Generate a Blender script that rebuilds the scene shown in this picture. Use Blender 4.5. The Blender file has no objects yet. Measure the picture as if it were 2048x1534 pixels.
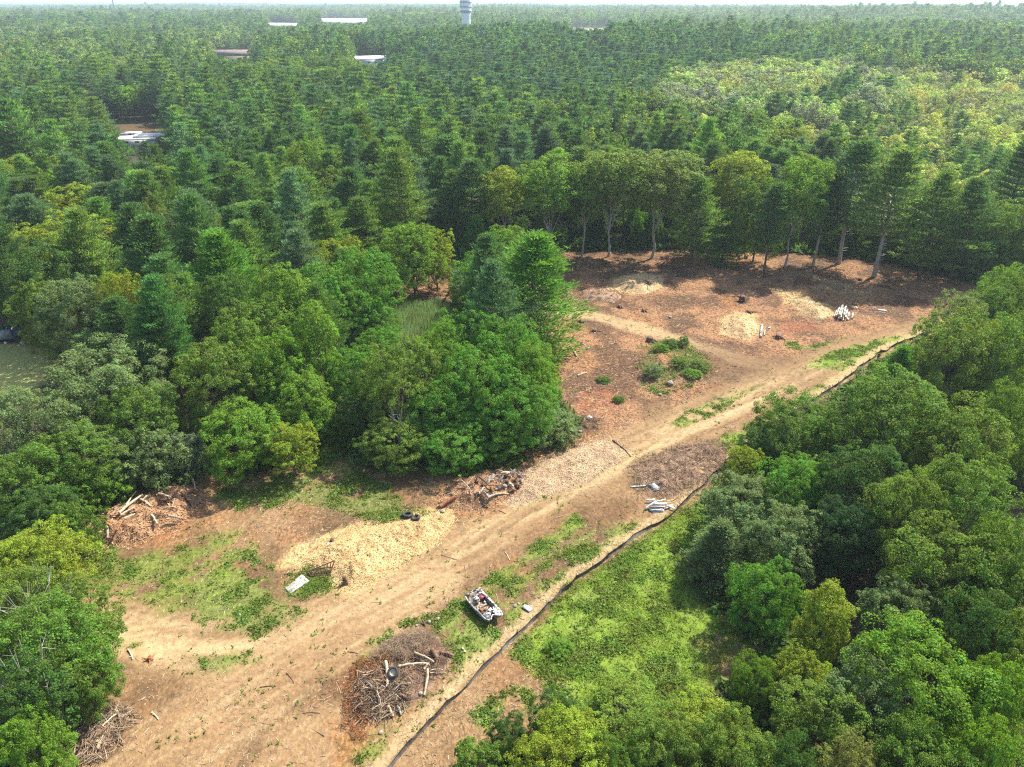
import bpy, math, random
import numpy as np
from math import radians as R, pi, sin, cos, tan, atan2, sqrt
from mathutils import Vector, Matrix

random.seed(7)
rng = np.random.default_rng(7)
S = bpy.context.scene
COL = S.collection

# ------------------------------------------------------------------ camera
CAM_H = 50.0
PITCH = R(28.4)
FPX = 1420.0                      # focal length in photo pixels (2048 wide)
cd = bpy.data.cameras.new('camera')
cd.sensor_width = 36.0
cd.lens = 36.0 * FPX / 2048.0
cd.clip_start = 0.5
cd.clip_end = 60000.0
cam = bpy.data.objects.new('camera', cd)
COL.objects.link(cam)
cam.location = (0, 0, CAM_H)
cam.rotation_euler = (R(90) - PITCH, 0, 0)
S.camera = cam

# ------------------------------------------------------------------ sun and sky
SUN_EL, SUN_AZ = R(49.0), R(48.0)        # azimuth clockwise from +Y
wd = bpy.data.worlds.new('World')
S.world = wd
wd.use_nodes = True
nt = wd.node_tree
bg = nt.nodes['Background']
sky = nt.nodes.new('ShaderNodeTexSky')
sky.sky_type = 'NISHITA'
sky.sun_disc = False
sky.sun_elevation = SUN_EL
sky.sun_rotation = SUN_AZ
sky.air_density = 1.0
sky.dust_density = 1.6
sky.ozone_density = 1.0
nt.links.new(sky.outputs[0], bg.inputs[0])
bg.inputs[1].default_value = 0.15
sd = bpy.data.lights.new('sun', 'SUN')
sd.energy = 4.8
sd.angle = R(0.53)
sd.color = (1.0, 0.955, 0.87)
sun = bpy.data.objects.new('sun', sd)
COL.objects.link(sun)
sv = Vector((sin(SUN_AZ) * cos(SUN_EL), cos(SUN_AZ) * cos(SUN_EL), sin(SUN_EL)))
sun.rotation_euler = sv.to_track_quat('Z', 'Y').to_euler()
sun.location = (60, 60, 90)
HAZE_DENSITY = 0.00014
HAZE_COLOR = (0.78, 0.92, 1.0, 1)

S.view_settings.view_transform = 'Standard'
S.view_settings.look = 'None'
S.view_settings.exposure = 1.22
S.view_settings.gamma = 1.0
S.view_settings.use_curve_mapping = False
S.render.engine = 'CYCLES'
cy = S.cycles
cy.max_bounces = 5
cy.diffuse_bounces = 3
cy.glossy_bounces = 1
cy.transmission_bounces = 3
cy.transparent_max_bounces = 4
cy.volume_bounces = 0
cy.caustics_reflective = False
cy.caustics_refractive = False
cy.use_adaptive_sampling = True
cy.adaptive_threshold = 0.012
cy.use_denoising = False
cy.pixel_filter_type = 'BLACKMAN_HARRIS'
cy.filter_width = 1.2

# ------------------------------------------------------------------ projection
CP, SP = cos(PITCH), sin(PITCH)


def G(px, py, z=0.0):
    """photo pixel -> world point at height z"""
    a = (px - 1024.0) / FPX
    b = -(py - 767.0) / FPX
    dx, dy, dz = a, CP + b * SP, -SP + b * CP
    t = (z - CAM_H) / dz
    return (t * dx, t * dy, z)


def proj(x, y, z):
    """world -> photo pixel (arrays ok)"""
    rz = z - CAM_H
    dep = y * CP - rz * SP
    up = y * SP + rz * CP
    return 1024.0 + FPX * x / dep, 767.0 - FPX * up / dep, dep


# ------------------------------------------------------------------ noise
def _h(ix, iy, s):
    h = (ix * 374761393 + iy * 668265263 + s * 974711) & 0xffffffff
    h = ((h ^ (h >> 13)) * 1274126177) & 0xffffffff
    h = (h ^ (h >> 16)) & 0xffff
    return h / 65535.0


def vn(x, y, s=0):
    x = np.asarray(x, float); y = np.asarray(y, float)
    ix = np.floor(x).astype(np.int64); iy = np.floor(y).astype(np.int64)
    fx = x - ix; fy = y - iy
    fx = fx * fx * (3 - 2 * fx); fy = fy * fy * (3 - 2 * fy)
    a = _h(ix, iy, s); b = _h(ix + 1, iy, s); c = _h(ix, iy + 1, s); d = _h(ix + 1, iy + 1, s)
    return (a + (b - a) * fx) * (1 - fy) + (c + (d - c) * fx) * fy


def fbm(x, y, sc, s=0, o=4):
    t = 0; a = 1; n = 0
    x = np.asarray(x, float) / sc; y = np.asarray(y, float) / sc
    for i in range(o):
        t = t + a * vn(x + i * 17.3, y - i * 9.1, s + i); n += a
        a *= 0.55; x = x * 2.03; y = y * 2.03
    return t / n


def sstep(a, b, x):
    t = np.clip((x - a) / (b - a), 0, 1)
    return t * t * (3 - 2 * t)


def sdpoly(X, Y, P):
    """signed distance to polygon, negative inside"""
    P = np.asarray(P, float)[:, :2]
    d = np.full(X.shape, 1e9)
    ins = np.zeros(X.shape, bool)
    n = len(P)
    for i in range(n):
        ax, ay = P[i]; bx, by = P[(i + 1) % n]
        ex, ey = bx - ax, by - ay
        t = np.clip(((X - ax) * ex + (Y - ay) * ey) / (ex * ex + ey * ey + 1e-9), 0, 1)
        d = np.minimum(d, np.hypot(X - ax - t * ex, Y - ay - t * ey))
        c = ((ay > Y) != (by > Y))
        with np.errstate(divide='ignore', invalid='ignore'):
            xi = (bx - ax) * (Y - ay) / (by - ay + 1e-12) + ax
        ins ^= c & (X < xi)
    return np.where(ins, -d, d)


def dline(X, Y, P):
    """distance, signed side and arc length to a polyline"""
    P = np.asarray(P, float)[:, :2]
    d = np.full(X.shape, 1e9); sg = np.zeros(X.shape); al = np.zeros(X.shape); acc = 0
    for i in range(len(P) - 1):
        ax, ay = P[i]; bx, by = P[i + 1]
        ex, ey = bx - ax, by - ay
        L = sqrt(ex * ex + ey * ey)
        t = np.clip(((X - ax) * ex + (Y - ay) * ey) / (L * L), 0, 1)
        dd = np.hypot(X - ax - t * ex, Y - ay - t * ey)
        m = dd < d
        cr = (ex * (Y - ay) - ey * (X - ax)) / L
        d = np.where(m, dd, d); sg = np.where(m, np.sign(cr) * dd, sg); al = np.where(m, acc + t * L, al)
        acc += L
    return d, sg, al


def PW(pts, z=0.0):
    return [G(a, b, z)[:2] for a, b in pts]


# ------------------------------------------------------------------ terrain height
def hz(x, y):
    x = np.asarray(x, float); y = np.asarray(y, float)
    d = np.hypot(x, y)
    z = 15.0 * np.exp(-(((x - 60) / 210) ** 2 + ((y - 610) / 140) ** 2))
    z = z + 9.0 * np.exp(-(((x - 420) / 200) ** 2 + ((y - 760) / 160) ** 2))
    z = z + 12.0 * np.exp(-(((x - 900) / 380) ** 2 + ((y - 1500) / 260) ** 2))
    far = sstep(700, 2200, d)
    z = z + far * (fbm(x, y, 900, 31, 3) - 0.42) * 26
    z = z + sstep(170, 330, d) * (fbm(x, y, 120, 35, 3) - 0.5) * 6
    near = 1 - sstep(150, 260, d)
    z = z + near * ((fbm(x, y, 14, 5, 3) - 0.5) * 0.7)
    # the shrubby spoil mound in the middle of the clearing
    mx, my, _ = G(1350, 735)
    z = z + 1.3 * np.exp(-(((x - mx) / 8.5) ** 2 + ((y - my) / 6.5) ** 2)) * (0.7 + 0.6 * fbm(x, y, 3, 77, 3))
    return z


def hz1(x, y):
    return float(hz(np.array([x]), np.array([y]))[0])


def GP(px, py, dz=0.0):
    """photo pixel -> point on the terrain, dz above it"""
    p = G(px, py)
    for _ in range(3):
        p = G(px, py, hz1(p[0], p[1]) + dz)
    return Vector(p)


# ------------------------------------------------------------------ mesh helpers
class MB:
    def __init__(s):
        s.v = []; s.q = []; s.t = []; s.qm = []; s.tm = []; s.n = 0

    def add(s, V, Q=None, T=None, m=0):
        V = np.asarray(V, float).reshape(-1, 3)
        if Q is not None and len(Q):
            Q = np.asarray(Q, np.int64).reshape(-1, 4) + s.n
            s.q.append(Q); s.qm.append(np.full(len(Q), m))
        if T is not None and len(T):
            T = np.asarray(T, np.int64).reshape(-1, 3) + s.n
            s.t.append(T); s.tm.append(np.full(len(T), m))
        s.v.append(V); s.n += len(V)

    def box(s, c, d, rot=None, m=0, taper=1.0):
        c = np.asarray(c, float); hx, hy, hh = d[0] / 2, d[1] / 2, d[2] / 2
        V = np.array([[x * hx * (taper if z > 0 else 1), y * hy * (taper if z > 0 else 1), z * hh] for z in (-1, 1) for x, y in ((-1, -1), (1, -1), (1, 1), (-1, 1))])
        if rot is not None:
            V = V @ np.array(rot).T
        s.add(V + c, [(3, 2, 1, 0), (4, 5, 6, 7), (0, 1, 5, 4), (1, 2, 6, 5), (2, 3, 7, 6), (3, 0, 4, 7)], m=m)

    def tube(s, pts, rad, seg=6, m=0, cap=None, jit=0.0):
        pts = np.asarray(pts, float); n = len(pts)
        rad = np.broadcast_to(np.asarray(rad, float), (n,))
        tg = np.gradient(pts, axis=0)
        tg /= np.linalg.norm(tg, axis=1)[:, None] + 1e-9
        ref = np.array([0, 0, 1.0]) if abs(tg[0][2]) < 0.8 else np.array([1.0, 0, 0])
        a = np.cross(tg, ref); a /= np.linalg.norm(a, axis=1)[:, None] + 1e-9
        b = np.cross(tg, a)
        th = np.arange(seg) * 2 * pi / seg
        rr = rad[:, None] * (1 + jit * (np.random.RandomState(int(abs(pts.sum() * 100)) % 99999).rand(n, seg) - 0.5))
        V = pts[:, None, :] + rr[..., None] * (a[:, None, :] * np.cos(th)[None, :, None] + b[:, None, :] * np.sin(th)[None, :, None])
        i = np.arange(n - 1)[:, None] * seg; j = np.arange(seg)[None, :]; k = (j + 1) % seg
        Q = np.stack([i + j, i + k, i + seg + k, i + seg + j], -1).reshape(-1, 4)[:, ::-1]
        s.add(V.reshape(-1, 3), Q, m=m)
        if cap is not None:
            for e, c in ((0, pts[0]), (n - 1, pts[-1])):
                ring = V[e]
                W = np.vstack([ring, c + (tg[e] * (-0.01 if e == 0 else 0.01))])
                f = [(x, (x + 1) % seg, seg) if e == 0 else ((x + 1) % seg, x, seg) for x in range(seg)]
                s.add(W, T=f, m=cap)

    def obj(s, name, mats, parent=None, smooth=False, attr=None):
        me = mesh_of(name, s, mats, smooth, attr)
        o = bpy.data.objects.new(name, me)
        COL.objects.link(o)
        if parent is not None:
            o.parent = parent
        return o


def mesh_of(name, s, mats, smooth=False, attr=None):
    V = np.concatenate(s.v) if s.v else np.zeros((0, 3))
    Q = np.concatenate(s.q) if s.q else np.zeros((0, 4), np.int64)
    T = np.concatenate(s.t) if s.t else np.zeros((0, 3), np.int64)
    me = bpy.data.meshes.new(name)
    me.vertices.add(len(V)); me.vertices.foreach_set('co', V.astype(np.float32).ravel())
    nl = Q.size + T.size
    me.loops.add(nl)
    me.loops.foreach_set('vertex_index', np.concatenate([Q.ravel(), T.ravel()]).astype(np.int32))
    me.polygons.add(len(Q) + len(T))
    st = np.concatenate([np.arange(len(Q)) * 4, Q.size + np.arange(len(T)) * 3]).astype(np.int32)
    me.polygons.foreach_set('loop_start', st)
    mi = np.concatenate((s.qm if s.qm else []) + (s.tm if s.tm else [])) if (s.qm or s.tm) else np.zeros(0)
    me.polygons.foreach_set('material_index', mi.astype(np.int32))
    if smooth:
        me.polygons.foreach_set('use_smooth', np.ones(len(mi), bool))
    if attr:
        for k, (typ, arr) in attr.items():
            at = me.attributes.new(k, typ, 'POINT')
            at.data.foreach_set('color' if 'COLOR' in typ else 'value', np.asarray(arr, np.float32).ravel())
    me.update(calc_edges=True)
    if not isinstance(mats, (list, tuple)):
        mats = [mats]
    for m in mats:
        me.materials.append(m)
    return me


def tag(o, label=None, cat=None, group=None, kind=None):
    if label: o['label'] = label
    if cat: o['category'] = cat
    if group: o['group'] = group
    if kind: o['kind'] = kind
    return o


def empty(name, loc=(0, 0, 0), rz=0.0):
    o = bpy.data.objects.new(name, None)
    o.empty_display_size = 0.3
    COL.objects.link(o)
    o.location = loc; o.rotation_euler = (0, 0, rz)
    return o


def unit(a):
    return a / (np.linalg.norm(a, axis=-1, keepdims=True) + 1e-9)


def leafquads(mb, P, N, L, W, r, m=0):
    """flat diamond leaves: centre P, normal N, length L, width W"""
    n = len(P)
    N = unit(N)
    A = unit(np.cross(N, unit(r.normal(size=(n, 3)))))
    B = np.cross(N, A)
    L = np.broadcast_to(L, (n,))[:, None]; W = np.broadcast_to(W, (n,))[:, None]
    V = np.stack([P - A * L * .5, P + B * W * .5 + A * L * .08, P + A * L * .5, P - B * W * .5 + A * L * .08], 1).reshape(-1, 3)
    mb.add(V, np.arange(n * 4).reshape(-1, 4), m=m)


def blades(mb, P, D, L, W, r, m=0):
    """narrow blades from P along D"""
    n = len(P)
    D = unit(D)
    A = unit(np.cross(D, unit(r.normal(size=(n, 3)))))
    L = np.broadcast_to(L, (n,))[:, None]; W = np.broadcast_to(W, (n,))[:, None]
    V = np.stack([P, P + D * L * .45 + A * W * .5, P + D * L, P + D * L * .45 - A * W * .5], 1).reshape(-1, 3)
    mb.add(V, np.arange(n * 4).reshape(-1, 4), m=m)


# ------------------------------------------------------------------ materials
def newmat(name):
    m = bpy.data.materials.new(name)
    m.use_nodes = True
    n = m.node_tree.nodes
    return m, n, m.node_tree.links, n['Principled BSDF']


def simple(name, c1, c2=None, scale=4.0, rough=0.85, bump=0.0, metal=0.0, detail=6.0, bscale=None, island=0.0, spec=0.3, lo=0.35, hi=0.65):
    m, n, l, p = newmat(name)
    c2 = c2 or c1
    if 'roof' not in name and 'tower' not in name and 'wall' not in name:
        c1 = tuple(.80 * c for c in c1); c2 = tuple(.80 * c for c in c2)
    tc = n.new('ShaderNodeTexCoord')
    no = n.new('ShaderNodeTexNoise'); no.inputs['Scale'].default_value = scale; no.inputs['Detail'].default_value = detail
    l.new(tc.outputs['Object'], no.inputs['Vector'])
    cr = n.new('ShaderNodeValToRGB')
    cr.color_ramp.elements[0].position = lo; cr.color_ramp.elements[1].position = hi
    cr.color_ramp.elements[0].color = (*c1, 1); cr.color_ramp.elements[1].color = (*c2, 1)
    fac = no.outputs['Fac']
    if island:
        ge = n.new('ShaderNodeNewGeometry')
        mx = n.new('ShaderNodeMix'); mx.data_type = 'FLOAT'
        mx.inputs[0].default_value = island
        l.new(fac, mx.inputs[2])
        mr = n.new('ShaderNodeMapRange'); mr.inputs[3].default_value = lo - .05; mr.inputs[4].default_value = hi + .05
        l.new(ge.outputs['Random Per Island'], mr.inputs[0])
        l.new(mr.outputs[0], mx.inputs[3])
        fac = mx.outputs[0]
    l.new(fac, cr.inputs[0])
    l.new(cr.outputs[0], p.inputs['Base Color'])
    p.inputs['Roughness'].default_value = rough
    p.inputs['Metallic'].default_value = metal
    p.inputs['Specular IOR Level'].default_value = spec
    if bump:
        b = n.new('ShaderNodeBump'); b.inputs['Strength'].default_value = bump; b.inputs['Distance'].default_value = 0.05
        n2 = n.new('ShaderNodeTexNoise'); n2.inputs['Scale'].default_value = bscale or scale * 4; n2.inputs['Detail'].default_value = 4
        l.new(tc.outputs['Object'], n2.inputs['Vector'])
        l.new(n2.outputs['Fac'], b.inputs['Height'])
        l.new(b.outputs[0], p.inputs['Normal'])
    return m


def foliage_mat(name, trans=0.35, var=0.45, rough=0.7, nscale=4.5, hue=0.02, fixed=None, spec=0.12):
    """leaf colour comes from the 'tint' of the tree (object property or instance attribute)"""
    m = bpy.data.materials.new(name)
    m.use_nodes = True
    n, l = m.node_tree.nodes, m.node_tree.links
    n.clear()
    out = n.new('ShaderNodeOutputMaterial')
    if fixed is None:
        at = n.new('ShaderNodeAttribute'); at.attribute_type = 'INSTANCER'; at.attribute_name = 'tint'
        col = at.outputs['Color']
    else:
        rg = n.new('ShaderNodeRGB'); rg.outputs[0].default_value = (*fixed, 1); col = rg.outputs[0]
    ge = n.new('ShaderNodeNewGeometry')
    tc = n.new('ShaderNodeTexCoord')
    no = n.new('ShaderNodeTexNoise'); no.inputs['Scale'].default_value = nscale; no.inputs['Detail'].default_value = 2
    l.new(tc.outputs['Object'], no.inputs['Vector'])
    mr = n.new('ShaderNodeMapRange'); mr.inputs[3].default_value = 1 - var; mr.inputs[4].default_value = 1 + var
    l.new(ge.outputs['Random Per Island'], mr.inputs[0])
    mr2 = n.new('ShaderNodeMapRange'); mr2.inputs[1].default_value = .3; mr2.inputs[2].default_value = .7
    mr2.inputs[3].default_value = 0.78; mr2.inputs[4].default_value = 1.22
    l.new(no.outputs['Fac'], mr2.inputs[0])
    mu = n.new('ShaderNodeMath'); mu.operation = 'MULTIPLY'
    l.new(mr.outputs[0], mu.inputs[0]); l.new(mr2.outputs[0], mu.inputs[1])
    mh = n.new('ShaderNodeMapRange'); mh.inputs[3].default_value = 0.5 - hue; mh.inputs[4].default_value = 0.5 + hue * .6
    mh.inputs[1].default_value = .3; mh.inputs[2].default_value = .7
    l.new(no.outputs['Fac'], mh.inputs[0])
    hs = n.new('ShaderNodeHueSaturation')
    l.new(mh.outputs[0], hs.inputs['Hue']); l.new(mu.outputs[0], hs.inputs['Value']); l.new(col, hs.inputs['Color'])
    p = n.new('ShaderNodeBsdfPrincipled')
    p.inputs['Roughness'].default_value = rough
    p.inputs['Specular IOR Level'].default_value = spec
    l.new(hs.outputs[0], p.inputs['Base Color'])
    tr = n.new('ShaderNodeBsdfTranslucent')
    h2 = n.new('ShaderNodeHueSaturation'); h2.inputs['Hue'].default_value = 0.485; h2.inputs['Value'].default_value = 1.5; h2.inputs['Saturation'].default_value = 1.1
    l.new(hs.outputs[0], h2.inputs['Color']); l.new(h2.outputs[0], tr.inputs['Color'])
    ms = n.new('ShaderNodeMixShader'); ms.inputs[0].default_value = trans
    l.new(p.outputs[0], ms.inputs[1]); l.new(tr.outputs[0], ms.inputs[2])
    l.new(ms.outputs[0], out.inputs['Surface'])
    return m


M = {}
M['leaf'] = foliage_mat('leaf', trans=0.42)
M['needle'] = foliage_mat('needle', trans=0.34, var=0.35, rough=0.65, nscale=5.0, hue=0.015)
M['bark'] = simple('bark', (0.075, 0.055, 0.04), (0.16, 0.13, 0.10), 3, 0.95, 0.5)
M['bark_pale'] = simple('bark_pale', (0.26, 0.23, 0.18), (0.46, 0.42, 0.34), 3, 0.9, 0.4)
M['bark_dead'] = simple('bark_dead', (0.30, 0.27, 0.23), (0.50, 0.46, 0.40), 3, 0.9, 0.3)
M['log'] = simple('log_wood', (0.42, 0.30, 0.18), (0.66, 0.52, 0.35), 5, 0.85, 0.5)
M['log_grey'] = simple('log_grey', (0.20, 0.165, 0.13), (0.42, 0.36, 0.29), 5, 0.9, 0.5)
M['log_brown'] = simple('log_brown', (0.10, 0.055, 0.035), (0.24, 0.14, 0.085), 5, 0.9, 0.6)
M['log_orange'] = simple('log_orange', (0.24, 0.085, 0.035), (0.46, 0.20, 0.085), 5, 0.9, 0.6)
M['cut'] = simple('cut_wood', (0.50, 0.34, 0.17), (0.62, 0.45, 0.26), 12, 0.8)
M['twig'] = simple('twig', (0.15, 0.095, 0.055), (0.52, 0.38, 0.24), 1.5, 0.9, island=0.8)
M['twig_dark'] = simple('twig_dark', (0.10, 0.06, 0.035), (0.36, 0.23, 0.14), 1.5, 0.9, island=0.8)
M['needle_dead'] = simple('dead_needle', (0.20, 0.075, 0.025), (0.48, 0.21, 0.075), 1.5, 0.9, island=0.8)
M['white'] = simple('white_paint', (0.62, 0.62, 0.60), (0.8, 0.8, 0.78), 3, 0.5, lo=.3, hi=.6)
M['rust'] = simple('rust', (0.07, 0.035, 0.025), (0.17, 0.085, 0.05), 8, 0.8, 0.4)
M['rubber'] = simple('rubber', (0.025, 0.024, 0.022), (0.07, 0.062, 0.052), 5, 0.8, 0.2)
M['concrete'] = simple('concrete', (0.30, 0.27, 0.23), (0.50, 0.46, 0.41), 2.5, 0.9, 0.4)
M['stone'] = simple('stone', (0.22, 0.19, 0.16), (0.42, 0.37, 0.31), 3, 0.9, 0.6)


def attr_ground_mat():
    m, n, l, p = newmat('ground_soil')
    at = n.new('ShaderNodeAttribute'); at.attribute_name = 'col'
    sl = n.new('ShaderNodeAttribute'); sl.attribute_name = 'slash'
    tc = n.new('ShaderNodeTexCoord')
    # fine tonal noise
    n1 = n.new('ShaderNodeTexNoise'); n1.inputs['Scale'].default_value = 2.2; n1.inputs['Detail'].default_value = 8; n1.inputs['Roughness'].default_value = .72
    l.new(tc.outputs['Object'], n1.inputs['Vector'])
    mr = n.new('ShaderNodeMapRange'); mr.inputs[1].default_value = .28; mr.inputs[2].default_value = .72; mr.inputs[3].default_value = .62; mr.inputs[4].default_value = 1.38
    l.new(n1.outputs['Fac'], mr.inputs[0])
    # wood fragments and clods: cells of random brightness
    vo = n.new('ShaderNodeTexVoronoi'); vo.inputs['Scale'].default_value = 6.5; vo.inputs['Randomness'].default_value = 1
    mp = n.new('ShaderNodeMapping'); mp.inputs['Scale'].default_value = (1.0, 0.55, 1.0); mp.inputs['Rotation'].default_value = (0, 0, .6)
    l.new(tc.outputs['Object'], mp.inputs['Vector']); l.new(mp.outputs[0], vo.inputs['Vector'])
    sep = n.new('ShaderNodeSeparateColor'); l.new(vo.outputs['Color'], sep.inputs[0])
    m2 = n.new('ShaderNodeMapRange'); m2.inputs[3].default_value = .55; m2.inputs[4].default_value = 1.5
    l.new(sep.outputs[0], m2.inputs[0])
    mixf = n.new('ShaderNodeMix'); mixf.data_type = 'FLOAT'; mixf.inputs[2].default_value = 1.0
    l.new(sl.outputs['Fac'], mixf.inputs[0]); l.new(m2.outputs[0], mixf.inputs[3])
    mu = n.new('ShaderNodeMath'); mu.operation = 'MULTIPLY'
    l.new(mr.outputs[0], mu.inputs[0]); l.new(mixf.outputs[0], mu.inputs[1])
    hs = n.new('ShaderNodeHueSaturation'); l.new(at.outputs['Color'], hs.inputs['Color']); l.new(mu.outputs[0], hs.inputs['Value'])
    l.new(hs.outputs[0], p.inputs['Base Color'])
    p.inputs['Roughness'].default_value = .95; p.inputs['Specular IOR Level'].default_value = .15
    b = n.new('ShaderNodeBump'); b.inputs['Strength'].default_value = .8; b.inputs['Distance'].default_value = .12
    n3 = n.new('ShaderNodeTexNoise'); n3.inputs['Scale'].default_value = 4; n3.inputs['Detail'].default_value = 6; n3.inputs['Roughness'].default_value = .7
    l.new(tc.outputs['Object'], n3.inputs['Vector']); l.new(n3.outputs['Fac'], b.inputs['Height']); l.new(b.outputs[0], p.inputs['Normal'])
    return m


M['ground'] = attr_ground_mat()

# ================================================================== GROUND
FX0, FX1, FY0, FY1, FS = -62.0, 106.0, 22.0, 166.0, 0.46


def axis(a, b, s, lo, hi):
    mid = list(np.arange(a, b + s * .5, s))
    left = []; x = a; st = s
    while x > lo:
        st *= 1.14; x -= st; left.append(x)
    right = []; x = mid[-1]; st = s
    while x < hi:
        st *= 1.14; x += st; right.append(x)
    return np.array(left[::-1] + mid + right)


AX = axis(FX0, FX1, FS, -26000, 26000)
AY = axis(FY0, FY1, FS, -300, 26000)
GX, GY = np.meshgrid(AX, AY)
GZ = hz(GX, GY)

clearing_px = [(-40, 1750), (170, 1440), (165, 1300), (160, 1130), (150, 1070), (220, 1000), (390, 950), (540, 945), (660, 922), (760, 945),
               (900, 950), (960, 900), (1110, 900), (1175, 850), (1115, 790), (1105, 700), (1080, 640), (1060, 612), (960, 625), (880, 615), (790, 605),
               (790, 570), (880, 530), (1100, 503), (1250, 500), (1400, 497), (1560, 503), (1700, 512), (1850, 540), (1960, 572), (2100, 590), (2100, 625),
               (1892, 664), (1800, 694), (1750, 722), (1700, 760), (1645, 798), (1560, 852), (1490, 908), (1455, 938), (1410, 985), (1420, 1010),
               (1400, 1080), (1365, 1150), (1420, 1220), (1510, 1290), (1475, 1350), (1300, 1410), (1110, 1420), (1010, 1500), (930, 1750)]
CLEAR = PW(clearing_px)
fence_px = [(1892, 656), (1850, 668), (1802, 688), (1755, 707), (1722, 735), (1688, 763), (1645, 790), (1590, 826), (1540, 862), (1492, 898), (1450, 932), (1414, 968),
            (1372, 1003), (1330, 1040), (1258, 1082), (1195, 1134), (1148, 1158), (1112, 1190), (1085, 1225), (1048, 1262), (1004, 1304), (962, 1340), (924, 1384),
            (882, 1420), (850, 1455), (812, 1500), (778, 1540), (735, 1600)]
FENCE = PW(fence_px)
SGN = 1.0
track_px = [(60, 1215), (180, 1240), (300, 1272), (400, 1292), (500, 1290), (600, 1262), (700, 1212), (820, 1148), (940, 1083), (1040, 1020), (1150, 965), (1240, 915),
            (1320, 872), (1420, 828), (1520, 785), (1600, 752), (1700, 708), (1800, 675), (1920, 635)]
TRACK = PW(track_px)
side_px = [(1040, 612), (1110, 619), (1200, 634), (1300, 664), (1400, 698), (1500, 730), (1600, 745)]
SIDE = PW(side_px)
low_px = [(150, 1640), (330, 1500), (470, 1400), (600, 1310), (720, 1240), (860, 1160)]
LOW = PW(low_px)
low2_px = [(520, 1600), (620, 1500), (720, 1425), (800, 1370)]
LOW2 = PW(low2_px)

c_forest = np.array([0.075, 0.060, 0.032])
c_dirt = np.array([0.302, 0.184, 0.086])
c_dirt2 = np.array([0.160, 0.094, 0.043])
c_sand = np.array([0.51, 0.355, 0.178])
c_red = np.array([0.310, 0.160, 0.072])
c_redd = np.array([0.130, 0.070, 0.035])
c_org = np.array([0.33, 0.145, 0.055])
c_rust = np.array([0.27, 0.10, 0.045])
c_gr = np.array([0.175, 0.225, 0.034])
c_gr2 = np.array([0.140, 0.170, 0.036])
c_lawn = np.array([0.185, 0.275, 0.030])
c_chip = 0.88 * np.array([0.70, 0.47, 0.20])
c_gchip = 0.88 * np.array([0.50, 0.38, 0.25])


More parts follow.
